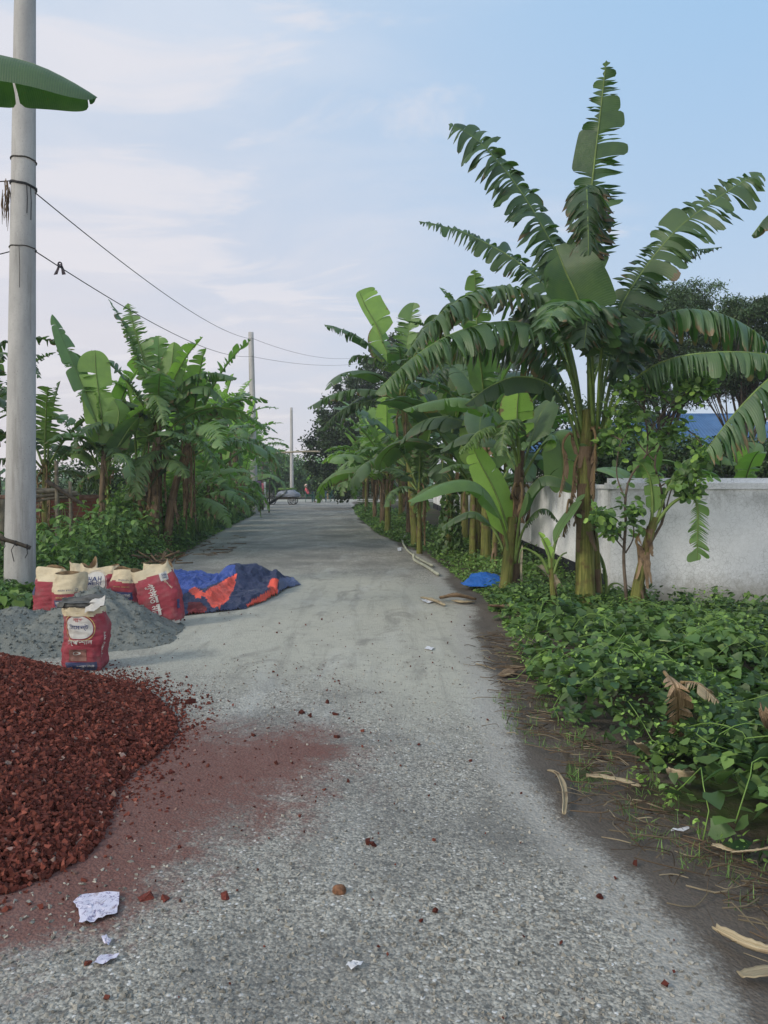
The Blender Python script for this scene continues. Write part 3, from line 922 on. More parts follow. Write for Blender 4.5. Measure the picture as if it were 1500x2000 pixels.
banana(gnd(1232, 1225), 'leaning banana stem with a comb-like torn leaf hanging before the white wall', path=pp([(1232, 1230), (1245, 1150), (1262, 1070), (1278, 1010)], D4), r=.085, leaves=l6, n=0, dead=1, sheaths=9, seed=41, deadlen=.4)


# ---- plant beyond the right edge: only its leaves reach into view
def l7(rng, top):
    q = []

    def L(pts, W_, **k):
        q.append(leaf(pp(pts, 6.6), W_, rng, **k))
    L([(1760, 900), (1700, 770), (1630, 710), (1560, 705), (1500, 740), (1440, 800), (1400, 850), (1378, 880)], .42, az=-1.6, pet=.2, tear=.82, droop=2.4, fold=-.9, bright=1.35, yel=.1, brown=.24, cols=80, tip=.85)
    L([(1770, 820), (1700, 600), (1610, 440), (1540, 400), (1500, 420), (1468, 460)], .28, az=-1.6, pet=.2, tear=.8, droop=1.8, fold=-.5, bright=.9, yel=.1, brown=.3)
    L([(1770, 850), (1820, 620), (1900, 480), (2000, 450)], .3, az=1.6, tear=.6, droop=1.0)
    L([(1770, 850), (1730, 650, .8), (1700, 500, 1.5), (1710, 400, 2.2)], .3, az=0, tear=.6, droop=1.0)
    return q


banana(Vector((4.45, 6.6, 0)), 'banana plant outside the right edge, long drooping leaf with browned tips reaching in', path=pp([(1768, 1260), (1765, 1050), (1765, 880)], 6.6), r=.12, leaves=l7, n=3, L=1.6, dead=2, seed=51, azs=[.8, 1.6, 2.2])


# ---- plant beyond the left edge: one leaf crosses the near pole
def l8(rng, top):
    q = []

    def L(pts, W_, **k):
        q.append(leaf(pp(pts, 6.2), W_, rng, **k))
    L([(-380, 430), (-300, 190), (-200, 110), (-100, 95), (0, 108), (80, 130), (150, 165), (190, 190)], .44, az=1.6, pet=.2, tear=.2, droop=2.3, fold=-.35, bright=1.25, yel=.05, brown=.0, cols=80, tip=.45)
    L([(-390, 430), (-420, 200), (-480, 60), (-560, 0)], .3, az=-1.6, tear=.5, droop=.8)
    return q


banana(Vector((-4.75, 6.2, 0)), 'banana plant outside the left edge, one broad leaf reaching in across the near pole', path=pp([(-400, 1290), (-395, 900), (-385, 500)], 6.2), r=.12, leaves=l8, n=2, L=1.7, dead=1, seed=52, azs=[4.4, 5.2])

# ---- right row, further along: x, y, height, leaves, length, seed, label
# tall ones with hand placed leaves
D5 = 17.5


def l9(rng, top):
    q = []

    def L(pts, W_, **k):
        q.append(leaf(pp(pts, D5), W_, rng, **k))
    L([(775, 740), (765, 710), (748, 670), (735, 635)], .35, az=math.pi - .4, pet=.1, tear=.3, droop=.3, fold=.4, bright=1.2, yel=.6)
    L([(748, 670), (735, 635), (715, 600), (701, 568)], .38, az=math.pi - .4, pet=.12, tear=.04, droop=.5, fold=.1, bright=1.25, yel=.75, tip=.9, asym=(.3, 1.1), roll=.3)
    L([(780, 745), (750, 700), (705, 660), (660, 640), (633, 634)], .36, az=-1.6, pet=.2, tear=.75, droop=1.2, fold=-.1, bright=1.0, yel=.15)
    L([(780, 750), (755, 715), (720, 697), (690, 695), (682, 712)], .34, az=-1.8, pet=.25, tear=.85, droop=1.2, fold=-.1, bright=1.0, yel=.15)
    L([(780, 790), (745, 765), (695, 760), (645, 772), (600, 797)], .34, az=-1.7, pet=.2, tear=.75, droop=1.7, fold=-.3, bright=1.1, yel=.2)
    L([(780, 800), (745, 785), (700, 785), (655, 810), (625, 842)], .36, az=-1.9, pet=.2, tear=.85, droop=1.6, fold=-.3, bright=.8, yel=.15)
    return q


G = 1.35


def row(base, label, H, n, L, W_, seed, **k):
    return banana(Vector((base[0], base[1], 0)), label, H=H, n=n, L=L, Wd=W_, seed=seed, group=k.pop('group', ROW_R), **k)


banana(Vector((.70, 17.5, 0)), 'tall banana plant leaning over the road, a broken bright leaf folded at its top', path=pp([(812, 1066), (800, 900), (785, 760)], D5), r=.13, leaves=l9, n=7, L=2.2, Wd=.34, dead=4, seed=61, group=ROW_R,
       azs=[.6, 1.4, 2.3, 3.2, 4.0, .2, 5.0], yel=.12)
row((1.85, 15.2), 'dark banana plant with ragged tips rising left of the tallest plant', 3.55, 11, 2.2, .34, 62, r=.14, dead=4, tear=(.6, .98), yel=.10, bright=.85)
row((1.75, 13.2), 'banana plant with broad blue-green leaves, third stem back from the tallest plant', 2.6, 10, 2.0, .36, 63, r=.12, dead=3, tear=(.2, .7), yel=.15)
row((2.25, 14.2), 'banana plant crowded between the wall and the lime-leaved plant', 2.0, 9, 1.7, .30, 64, r=.09, dead=3, tear=(.3, .8), yel=.3, bright=1.1)
row((1.55, 13.4), 'green-stemmed banana with short rounded leaves near the blue sheet', 1.5, 8, 1.25, .26, 65, r=.085, dead=1, tear=(.1, .6), yel=.35)
row((1.72, 12.0), 'bare pale green banana stem left of the blue sheet', 1.5, 5, 1.1, .22, 66, r=.06, dead=1, tear=(.3, .9), yel=.3, lean=(.05, 0))
row((1.28, 15.0), 'banana with wide dark leaves and a vine-covered stem', 2.3, 10, 1.9, .36, 67, r=.12, dead=5, tear=(.2, .7), yel=.15, bright=.85)
row((.72, 15.6), 'thin pale banana stem rising from the verge where the poles lie', 1.45, 8, 1.35, .26, 68, r=.07, dead=2, tear=(.3, .8), yel=.3)
row((1.9, 18.2), 'banana plant hidden behind the leaning one, dark drooping crown', 3.0, 10, 2.1, .34, 69, r=.13, dead=4, tear=(.5, .95), yel=.1, bright=.8)
rr_ = [((.65, 19.8), 'banana plant with bronzed dry skirt beyond the vine-covered stem', 2.4, .2), ((.1, 21.6), 'banana plant with yellowing fronds low over the verge', 2.1, .55), ((.95, 23.0), 'second-line banana plant with dense green crown', 2.9, .15),
       ((-.05, 25.0), 'banana plant with a golden brown dying leaf', 2.4, .6), ((.6, 27.5), 'banana plant rising above the golden-leaved one', 2.9, .2), ((-.35, 29.0), 'low arching banana plant beside the bend of the verge', 2.2, .4),
       ((.2, 32.0), 'banana plant screening the big dark tree trunk', 2.6, .3), ((-.8, 34.5), 'farthest banana plant of the right row, pale leaf tips over the road', 2.1, .35)]
for i, (b_, lb, H_, y_) in enumerate(rr_):
    row(b_, lb, H_ * .9, 13, 2.4, .42, 80 + i, r=.11, dead=9, tear=(.55, .95), yel=y_, cols=50, bright=1.25, brown_stem=i % 3 != 1)

# ---- left row
D6 = 14.6


def l10(rng, top):
    q = []

    def L(pts, W_, **k):
        q.append(leaf(pp(pts, D6), W_, rng, **k))
    L([(203, 900), (203, 850), (196, 790), (188, 730), (186, 684)], .34, az=math.pi, pet=.05, tear=.5, droop=.3, fold=.05, bright=1.3, yel=.6, brown=0, asym=(1.1, .85), tip=.8)
    L([(203, 900), (190, 830), (160, 750), (130, 680), (102, 614)], .24, az=-1.6, pet=.25, tear=.55, droop=.9, fold=.1, bright=1.35, yel=.35, roll=.6)
    L([(200, 920), (180, 900), (160, 885), (140, 885)], .30, az=-2.2, pet=.2, tear=.05, droop=.8, fold=.1, bright=1.1, yel=.6, roll=.5)
    L([(205, 910), (225, 880), (250, 840), (270, 815)], .26, az=2.1, pet=.2, tear=.2, droop=.8, bright=.9, yel=.2)
    L([(200, 930), (170, 870), (130, 850), (85, 868)], .25, az=-1.7, pet=.3, tear=.5, droop=1.5, bright=1.1, yel=.15)
    L([(207, 930), (225, 850), (232, 805), (222, 780)], .3, az=2.6, pet=.3, tear=.2, droop=.6, bright=1.2, yel=.6)
    return q


banana(gnd(200, 1091), 'banana plant nearest on the left, wide translucent upright leaf and thin brown stem', path=pp([(200, 1095), (198, 1000), (203, 880)], D6), r=.085, leaves=l10, n=5, L=1.3, Wd=.20, tear=(.5, .95), bright=1.4, dead=1, sheaths=7, seed=101, group=ROW_L, yel=.3, brown_stem=True)
D7 = 15.4


def l11(rng, top):
    q = []

    def L(pts, W_, **k):
        q.append(leaf(pp(pts, D7), W_, rng, **k))
    L([(305, 830), (292, 760), (268, 690), (240, 630), (212, 584)], .26, az=-2.0, pet=.25, tear=.8, droop=.5, fold=.0, bright=1.1, yel=.2, roll=.5)
    L([(308, 830), (295, 750), (278, 690), (262, 640), (250, 592)], .30, az=math.pi, pet=.3, tear=.9, droop=.5, fold=.0, bright=1.2, yel=.3)
    L([(315, 830), (325, 770), (335, 715), (340, 668)], .30, az=math.pi, pet=.2, tear=.3, droop=.3, fold=.3, bright=1.2, yel=.55)
    L([(318, 830), (340, 770), (375, 735), (420, 728), (463, 738)], .30, az=1.6, pet=.2, tear=.7, droop=1.5, fold=-.2, bright=1.1, yel=.2)
    L([(318, 835), (340, 785), (375, 757), (410, 757), (440, 785)], .30, az=1.8, pet=.2, tear=.7, droop=1.5, fold=-.2, bright=1.2, yel=.3)
    L([(310, 840, -.2), (306, 800, -.5), (300, 772, -.8), (310, 790, -1.1), (322, 830, -1.2)], .26, az=math.pi, pet=.25, tear=.9, droop=1.3, fold=-.1, bright=1.3, yel=.3)
    L([(305, 870, -.3), (300, 850, -.6), (330, 843, -.9), (370, 858, -1.0)], .2, az=2.0, pet=.1, tear=.7, droop=1.5, bright=1.3, yel=.2)
    L([(300, 850), (270, 800), (240, 790), (215, 820)], .35, az=-1.6, pet=.2, tear=.4, droop=1.3, bright=.9, yel=.1)
    L([(312, 850), (330, 900), (300, 930), (275, 965)], .2, az=-2.6, pet=.2, tear=.05, droop=.6, bright=.9, yel=.2)
    return q


banana(gnd(300, 1084), 'big banana clump on the left with shaggy dry skirts and feathery upright leaves', path=pp([(300, 1088), (303, 960), (308, 830)], D7), r=.15, leaves=l11, n=10, L=2.2, Wd=.36, tear=(.7, .95), dead=9, bright=1.3, sheaths=10, seed=102, group=ROW_L, yel=.2, brown_stem=True, deadlen=1.5)
banana(gnd(338, 1078), 'leaning banana stem hung with dead leaves, right side of the left clump', path=pp([(322, 1080), (340, 960), (372, 850)], 15.9), r=.13, n=12, L=2.3, Wd=.38, tear=(.7, .95), bright=1.4, dead=9, sheaths=8, seed=103, group=ROW_L, yel=.3, brown_stem=True, deadlen=1.5)
banana(gnd(280, 1083), 'yellowish banana stem at the left foot of the big clump', path=pp([(282, 1085), (276, 980), (272, 900)], 15.6), r=.11, n=9, L=1.7, Wd=.30, tear=(.5, .9), dead=4, bright=1.3, seed=104, group=ROW_L, yel=.3)
ll_ = [((-5.1, 18.5), 'banana plant with a long frond arching over the road from the left', 2.35, .3, [1.9, 1.4, .2, 3.6, 5.2, 2.2, 1.2, 4.2, .8, 2.6]), ((-6.2, 17.2), 'banana plant in the second line behind the big left clump', 2.6, .1, None),
       ((-5.5, 21.5), 'banana plant with yellow-green drooping fronds in the middle of the left row', 2.6, .4, None), ((-5.3, 24.5), 'dense dark banana plant below the second power pole', 3.2, .1, None),
       ((-5.65, 27.5), 'banana plant whose tip stands in front of the second power pole', 3.5, .15, None), ((-5.95, 31.0), 'banana plant with one bright upright leaf near the clothes line', 3.1, .35, None),
       ((-6.4, 35.0), 'banana plant right behind the clothes line', 3.2, .2, None), ((-6.95, 40.0), 'farthest banana plant of the left row, before the covered cart', 3.2, .25, None), ((-7.5, 44.5), 'banana plant with small crown against the pale sky left of the third pole', 2.9, .35, None)]
for i, (b_, lb, H_, y_, az_) in enumerate(ll_):
    row(b_, lb, H_ * .92, 10 if az_ is None else 10, 2.4, .37, 120 + i, r=.12, dead=8, tear=(.7, .97), yel=y_, cols=50, bright=1.55, brown_stem=i % 3 != 1, group=ROW_L, azs=az_)
# younger plants filling the front of the left row
for i, (b_, lb, H_, y_) in enumerate([((-4.85, 17.6), 'young banana plant low in the weeds right of the big left clump', 1.1, .5), ((-5.0, 20.4), 'young banana plant with pale fronds bending toward the road on the left', 1.3, .4),
                                      ((-5.2, 22.8), 'young banana plant before the yellow-green one, half sunk in bushes', 1.4, .3), ((-5.5, 26.0), 'young banana plant in front of the second pole, left verge', 1.5, .45),
                                      ((-6.0, 33.0), 'young banana plant leaning out beside the clothes line', 1.7, .35), ((-6.7, 37.5), 'young banana plant past the clothes line, fronds over the verge', 1.8, .3)]):
    row(b_, lb, H_, 9, 2.0, .32, 180 + i, r=.07, dead=3, tear=(.5, .95), yel=y_, cols=44, bright=1.5, group=ROW_L, brown_stem=True)
# left of the near pole
for i, (b_, lb, H_, y_) in enumerate([((-8.0, 14.5), 'dark ragged banana plant seen just right of the near pole', 3.7, .08), ((-7.3, 12.2), 'banana plant half hidden by the near pole at the left edge', 2.9, .15),
                                      ((-8.8, 17.5), 'banana plant behind the brick wall', 3.2, .15), ((-6.6, 15.0), 'low banana plant leaning on the bamboo rails', 1.9, .2)]):
    row(b_, lb, H_, 9, 2.0, .30, 150 + i, r=.11, dead=5, tear=(.75, .98), yel=y_, cols=44, bright=.8, group=ROW_L)
# behind the white wall on the right
for i, (b_, lb, H_, y_, L_) in enumerate([((5.2, 11.2), 'young banana plant peeping over the white wall at the right edge', 1.35, .6, .9), ((3.9, 11.5), 'low banana plant behind the wall under the small leafy tree', 1.3, .4, .9),
                                          ((4.6, 15.0), 'banana plant in the yard of the blue-roofed house', 1.5, .3, 1.3)]):
    row(b_, lb, H_, 7, L_, .2, 160 + i, r=.06, dead=1, tear=(.1, .5), yel=y_, cols=44, bright=1.2, group='banana plants behind the white wall')
# ------------------------------------------------------------------ poles and wires
def concrete_mat():
    m, t = newmat('pole_concrete')
    co = t.n('ShaderNodeTexCoord').outputs['Object']
    n = t.noise(t.scalev(co, (1, 1, .35)), 3.0, 6, 0.65)
    f = t.noise(co, 60, 4, .6)
    v = t.n('ShaderNodeTexVoronoi', {'feature': 'F1'}, Vector=t.scalev(co, (1, 1, .6)), Scale=26.0)
    pit = t.math('LESS_THAN', v.outputs['Distance'], 0.10)
    c = t.mix(t.ramp(n, .3, .7), (0.33, 0.33, 0.325), (0.45, 0.45, 0.44))
    c = t.mix(t.math('MULTIPLY', t.ramp(f, .5, .7), .35), c, (0.25, 0.25, 0.245))
    st = t.noise(t.scalev(co, (7, 7, .5)), 1.0, 5, .7)
    c = t.mix(t.math('MULTIPLY', t.ramp(st, .50, .68), .55), c, (0.19, 0.185, 0.17))
    c = t.mix(t.math('MULTIPLY', pit, .5), c, (0.15, 0.15, 0.15))
    finish(t, c, 0.8, f, 0.25, 0.01, .3)
    return m


M_CONC = concrete_mat()
M_WIRE = simple('wire_black', (0.02, 0.02, 0.022), 0.6)
M_ROPE = simple('old_rope', (0.07, 0.065, 0.055), 0.9, 30, .5, .4, 120)


def pole(base, top, r0, r1, label, seed=0):
    rng = np.random.RandomState(seed)
    root = thing('power_pole', base, label, 'utility pole', 'concrete power poles')
    mb = MB()
    P = [np.array(tuple(base)) + (np.array(tuple(top)) - np.array(tuple(base))) * f for f in np.linspace(-.03, 1, 26)]
    mb.tube(P, np.linspace(r0, r1, 26) * (1 + rng.uniform(-.004, .004, 26)), 36, 0)
    mb.build('shaft', M_CONC, root, origin=base)
    return root


PB = Vector((-4.52, 9.5, 0))
pt = at(49, 0, 9.5); k_ = 8.4 / pt.z
PT = Vector((PB.x + (pt.x - PB.x) * k_, 9.5, 8.4))
p1 = pole(PB, PT, .187, .110, 'thick grey concrete power pole standing close at the left edge', 1)


def polexr(z):
    f = z / PT.z
    return PB.x + (PT.x - PB.x) * f, .187 + (.110 - .187) * f


def wrap(z, name, turns=1, tilt=0.0, rr=.006, mat=None, dangle=None):
    x, r = polexr(z)
    mb = MB()
    th = np.linspace(0, 2 * math.pi * turns, int(26 * turns))
    P = np.stack([x + np.cos(th) * (r + rr * .8), 9.5 + np.sin(th) * (r + rr * .8), z + tilt * np.cos(th) + .012 * th / 6.28 + .004 * np.sin(th * 5)], -1)
    mb.tube(P, rr, 6)
    for (a, l) in (dangle or []):
        p0 = np.array([x + math.cos(a) * (r + .012), 9.5 + math.sin(a) * (r + .012), z])
        mb.tube([p0, p0 + np.array([.01, -.01, -l * .5]), p0 + np.array([.0, -.005, -l])], rr * .6, 5)
    return mb.build(name, mat or M_ROPE, p1, origin=PB)


wrap(at(45, 315, 9.5).z, 'rope_band', 1, -.01, .008)
wrap(at(45, 366, 9.5).z, 'wire_band', 2.2, -.03, .009, M_WIRE, [(-.9, .35), (-.6, .42)])
wrap(at(45, 487, 9.5).z, 'rope_band', 1, -.005, .006, None, [(-1.4, .5)])


def sagwire(a, b, sag, r=.009, n=40):
    a = np.array(tuple(a)); b = np.array(tuple(b))
    t = np.linspace(0, 1, n)[:, None]
    P = a + (b - a) * t
    P[:, 2] -= (4 * sag * t * (1 - t))[:, 0]
    return P


def wire(name, pts, label, r=.007):
    mb = MB()
    mb.tube(pts, r, 6)
    return tag(mb.build(name, M_WIRE), label, 'wire', 'overhead wires')


a1 = at(60, 372, 9.42); a2 = at(60, 487, 9.42)
e1 = at(690, 694, 45); e2 = at(690, 709, 45)
x1, r1_ = polexr(a1.z)
wire('power_wire', sagwire(Vector((x1 + r1_ + .005, 9.5, a1.z)), at(491, 662, 33), .34), 'upper black overhead wire sagging from the near pole to the second pole')
wire('power_wire', sagwire(at(491, 660, 33), at(720, 694, 52), .5), 'upper black overhead wire running from the second pole towards the right trees')
x2, r2_ = polexr(a2.z)
wire('power_wire', sagwire(Vector((x2 + r2_ + .005, 9.5, a2.z)), at(491, 696, 33), .38), 'lower black overhead wire carrying a tied rag, from near pole to second pole')
wire('power_wire', sagwire(at(491, 696, 33), at(720, 707, 52), .3), 'lower black overhead wire running from the second pole towards the right trees')
wire('power_wire', sagwire(Vector((x2 - r2_, 9.5, a2.z)), at(-300, 540, 8.3), .05), 'short length of wire leaving the near pole to the left')
wire('power_wire', sagwire(Vector((x1 - r1_, 9.5, at(20, 353, 9.5).z)), at(-300, 340, 8.3), .05), 'topmost wire leaving the near pole to the left')
# rag tied on the lower wire
mb = MB()
rg = at(117, 520, 10.6)
for s_ in (-1, 1):
    V = []
    for i in range(7):
        f = i / 6
        c = np.array(tuple(rg)) + np.array([s_ * (.012 + .045 * f), .01 * math.sin(f * 5), .03 - .15 * f])
        w_ = .012 + .014 * f
        V += [c + np.array([-w_, 0, 0]), c + np.array([w_, .006, .01 * f])]
    mb.grid(np.array(V), 7, 2)
th = np.linspace(0, 6.3, 9)
mb.tube(np.stack([rg.x + .025 * np.cos(th), np.full(9, rg.y), rg.z + .025 + .03 * np.sin(th)], -1), .011, 6)
M_RAG = simple('grey_rag', (0.06, 0.05, 0.06), .9, 30, .5)
tag(mb.build('rag', M_RAG), 'small dark rag knotted on the lower overhead wire', 'rag')
# dry strings hanging on the pole's left side
mb = MB(); rng = np.random.RandomState(7)
for i in range(26):
    z = at(12, 355, 9.5).z - rng.uniform(0, .25)
    x, r = polexr(z)
    l = rng.uniform(.15, .42)
    p = np.array([x - r - rng.uniform(.0, .06), 9.42 + rng.uniform(-.05, .05), z])
    mb.tube([p, p + [rng.uniform(-.03, .02), 0, -l * .5], p + [rng.uniform(-.04, .02), 0, -l]], [.004, .007, .002], 4, 0, (rng.uniform(.5, 1.3), 0, 0))
tag(mb.build('dried_tendrils', M_DRY), 'tuft of withered brown tendrils hanging on the left side of the near pole', 'dry vine')

# second and third pole
b2 = Vector((-6.05, 36, 0)); t2 = at(490, 649, 36)
pole(b2, t2, .17, .12, 'second concrete power pole, rising above the left banana row and leaning slightly', 2)
b3 = Vector((at(570, 950, 60).x, 60, 0)); t3 = at(569, 796, 60)
pole(b3, t3, .155, .10, 'farthest and thinnest-looking power pole, standing behind the covered cart', 3)

# branch tied to the near pole
mb = MB(); rng = np.random.RandomState(3)
pts = [at(-40, 1042, 9.0), at(20, 1057, 9.15), at(60, 1070, 9.25)]
mb.tube(catmull(pts, 12)[0], .024, 8, 0)
tie = MB()
for px in (8, 30, 52):
    c = at(px, 1054 + (px - 8) * .32, 9.15)
    th = np.linspace(0, 6.4, 10)
    tie.tube(np.stack([np.full(10, c.x) + .003 * th, c.y + .03 * np.cos(th), c.z + .03 * np.sin(th)], -1), .006, 5)
    tie.tube([c, c + Vector((.01 - .06 * (px == 30), 0, -.08)), c + Vector((-.02, 0, -.22 if px == 30 else -.13))], .005, 5)
br = thing('tied_stick', pts[1], 'weathered stick tied with black cord across the foot of the near pole', 'stick')
mb.build('stick', M_BARK, br, origin=pts[1]); tie.build('cord', M_WIRE, br, origin=pts[1])


# ------------------------------------------------------------------ white boundary wall
def plaster_mat(name, base, dirt, lowdirt=True):
    m, t = newmat(name)
    co = t.n('ShaderNodeTexCoord').outputs['Object']
    n = t.noise(co, 1.6, 6, 0.7, .5)
    f = t.noise(co, 16, 6, .7)
    v = t.n('ShaderNodeTexVoronoi', {'feature': 'DISTANCE_TO_EDGE'}, Vector=t.n('ShaderNodeVectorMath', {'operation': 'ADD'}, i0=co, i1=t.scalev(t.n('ShaderNodeTexNoise', Vector=co, Scale=9.0, Detail=3.0).outputs[1], (.09, .09, .09))).outputs[0], Scale=19.0)
    crack = t.math('SUBTRACT', 1.0, t.ramp(v.outputs['Distance'], 0.0, 0.07))
    c = t.mix(t.ramp(f, .3, .7), base, tuple(min(1, b * 1.12) for b in base))
    c = t.mix(t.math('MULTIPLY', crack, t.math('MULTIPLY', t.ramp(n, .3, .6), .6)), c, dirt)
    c = t.mix(t.math('MULTIPLY', t.ramp(n, .52, .72), .35), c, dirt)
    z = t.n('ShaderNodeSeparateXYZ', i0=co).outputs[2]
    if lowdirt:
        zz = t.math('ADD', z, t.math('MULTIPLY', t.math('SUBTRACT', f, .5), .35))
        c = t.mix(t.math('MULTIPLY', t.math('SUBTRACT', 1.0, t.ramp(zz, 0.0, .42)), .75), c, (0.24, 0.22, 0.165))
        st = t.noise(t.scalev(co, (9, 9, .7)), 1.0, 5, .65)
        c = t.mix(t.math('MULTIPLY', t.math('MULTIPLY', t.ramp(st, .5, .7), t.ramp(z, .9, 1.4)), .30), c, (0.22, 0.22, 0.20))
        c = t.mix(t.math('MULTIPLY', t.math('MULTIPLY', t.ramp(n, .42, .62), t.ramp(z, .8, 1.35)), .45), c, (0.20, 0.21, 0.20))
    finish(t, c, 0.85, f, 0.2, 0.01, .25)
    return m


M_WALL = plaster_mat('whitewash', (0.72, 0.74, 0.76), (0.36, 0.38, 0.38))
M_COPE = plaster_mat('coping_whitewash', (0.70, 0.72, 0.75), (0.38, 0.40, 0.42), False)
M_DARKP = simple('black_plinth_paint', (0.018, 0.020, 0.028), .7, 6, .5, .2)
wl = thing('boundary_wall', (2.80, 9.45, 0), 'whitewashed boundary wall with a black base band along its road side', 'wall')
O = (2.80, 9.45, 0)
mb = MB()
XC, YC = 2.80, 9.45
# face towards the viewer, slightly slanting
RX, RY = 12.0, 9.15
mb.box(((XC + RX) / 2, (YC + RY) / 2 + .06, .62), (RX - XC + .02, .13, 1.50), rz=math.atan2(RY - YC, RX - XC))
mb.build('wall_face', M_WALL, wl, origin=O, smooth=False)
mb = MB()
mb.box(((XC + RX) / 2, (YC + RY) / 2 + .075, 1.405), (RX - XC + .10, .20, .075), rz=math.atan2(RY - YC, RX - XC))
mb.box(((XC + RX) / 2, (YC + RY) / 2 + .115, 1.472), (RX - XC + .04, .10, .06), rz=math.atan2(RY - YC, RX - XC))
mb.build('coping', M_COPE, wl, origin=O, smooth=False)
mb = MB(); md = MB(); mc = MB(); mpil = MB()
yy = YC + .14
k = 0
while yy < 42:
    mb.box((XC + .06, yy + 1.45, .66), (.11, 2.9, 1.42))
    md.box((XC + .052, yy + 1.45, .02), (.13, 2.9, .52))
    mc.box((XC + .06, yy + 1.45, 1.395), (.16, 2.9, .05))
    mpil.box((XC + .06, yy + 2.97, .68), (.20, .14, 1.50))
    md.box((XC + .058, yy + 2.97, .02), (.216, .156, .54))
    yy += 3.04
mb.build('road_side_panel', M_WALL, wl, origin=O, smooth=False)
md.build('black_base_band', M_DARKP, wl, origin=O, smooth=False)
mc.build('coping', M_COPE, wl, origin=O, smooth=False)
mpil.build('pilaster', M_WALL, wl, origin=O, smooth=False)


# ------------------------------------------------------------------ brick wall and bamboo rails on the left
def brick_mat():
    m, t = newmat('old_brick')
    co = t.n('ShaderNodeTexCoord').outputs['Object']
    sp = t.n('ShaderNodeSeparateXYZ', i0=co)
    v = t.n('ShaderNodeCombineXYZ', i0=t.math('ADD', sp.outputs[0], sp.outputs[1]), i1=sp.outputs[2], i2=0.0)
    b = t.n('ShaderNodeTexBrick', Vector=v.outputs[0], Color1=(.16, .055, .035), Color2=(.09, .04, .03), Mortar=(.12, .10, .085), Scale=1.0)
    b.inputs['Mortar Size'].default_value = .006
    b.inputs['Brick Width'].default_value = .25
    b.inputs['Row Height'].default_value = .078
    n = t.noise(co, 4, 5, .7)
    c = t.mix(t.math('MULTIPLY', t.ramp(n, .5, .7), .5), b.outputs[0], (.05, .05, .03))
    finish(t, c, .9, b.outputs[1], -.4, .01, .2)
    return m


M_BRICK = brick_mat()
bw = thing('brick_wall', (-8.5, 15.6, 0), 'low old red brick wall behind the bamboo rails on the left', 'wall')
mb = MB()
mb.box((-9.2, 15.6, .55), (7.0, .25, 1.15))
mb.build('brickwork', M_BRICK, bw, origin=(-8.5, 15.6, 0), smooth=False)
mb = MB(); mb.box((-9.2, 15.6, 1.16), (7.04, .31, .07)); mb.build('capping', simple('brick_cap', (.16, .10, .08), .9, 12, .5, .5), bw, origin=(-8.5, 15.6, 0), smooth=False)
bf = thing('bamboo_fence', at(110, 1060, 13.2), 'rickety fence of dark bamboo rails lashed to posts, beside the near pole', 'fence')
bo = bf.location.copy()
rng = np.random.RandomState(8)


def bam(p0, p1, r, parent, name, mat=None, o=None):
    mb = MB()
    P, L = catmull([p0, (Vector(p0) + Vector(p1)) / 2 + Vector((0, 0, rng.uniform(-.03, .03))), p1], 26)
    rr = np.array([r * (1.12 if i % 5 == 0 else 1) for i in range(26)])
    mb.tube(P, rr, 8)
    return mb.build(name, mat or M_BAMB, parent, origin=o if o is not None else bo)


for (a, b, r) in (((60, 961, 13), (150, 963, 13.4), .035), ((55, 973, 13), (152, 966, 13.4), .03), ((60, 981, 13.05), (140, 971, 13.3), .022), ((58, 955, 13.3), (135, 957, 13.5), .02), ((-30, 982, 12.6), (20, 978, 12.9), .03)):
    bam(at(*a), at(*b), r, bf, 'rail')
for (px, y0, d, r) in ((110, 900, 13.1, .035), (137, 940, 13.2, .03), (116, 975, 13.25, .015), (4, 975, 12.8, .05)):
    g = at(px, y0, d); bam(Vector((g.x, g.y, 0)), g, r, bf, 'post')
bam(at(90, 938, 13.0), at(160, 985, 13.2), .032, bf, 'brace', M_BARK)

# ------------------------------------------------------------------ blue roofed house behind the wall
m, t = newmat('blue_sheet')
co = t.n('ShaderNodeTexCoord').outputs['Object']
cs = t.n('ShaderNodeSeparateXYZ', i0=co)
n = t.noise(co, 1.5, 5, .6)
c = t.mix(t.ramp(n, .3, .7), (0.04, 0.115, 0.26), (0.065, 0.165, 0.35))
finish(t, c, .45, None, spec=.5)
M_ROOF = m
M_HOUSE = simple('house_render', (.33, .33, .30), .9, 1.5, .5, .2)
M_DARK = simple('dark_opening', (.02, .022, .025), .5)
M_AC = simple('ac_casing', (.55, .55, .52), .5, 9, .3)
M_METAL = simple('dull_metal', (.12, .12, .13), .5, 10, .4)


def corrugated(A, B, C, D, mb, amp=.035, pitch=.2):
    """sheet from ridge A-B to eave D-C; ribs run down the slope"""
    A, B, C, D = [np.array(q, float) for q in (A, B, C, D)]
    n = int(np.linalg.norm(C - D) / pitch * 6)
    u = np.linspace(0, 1, n)[:, None]
    top = A + (B - A) * u; bot = D + (C - D) * u
    nrm = np.cross(B - A if np.linalg.norm(B - A) > .1 else C - D, D - A); nrm /= np.linalg.norm(nrm)
    if nrm[2] < 0: nrm = -nrm
    dist = np.linalg.norm(C - D) * u[:, 0]
    h = (np.sin(dist / pitch * 2 * math.pi) * amp)[:, None] * nrm
    hs = h * (1 if np.linalg.norm(B - A) > .1 else 0.2)
    V = np.stack([top + hs, (top + bot) / 2 + h, bot + h], 1).reshape(-1, 3)
    mb.grid(V, n, 3)


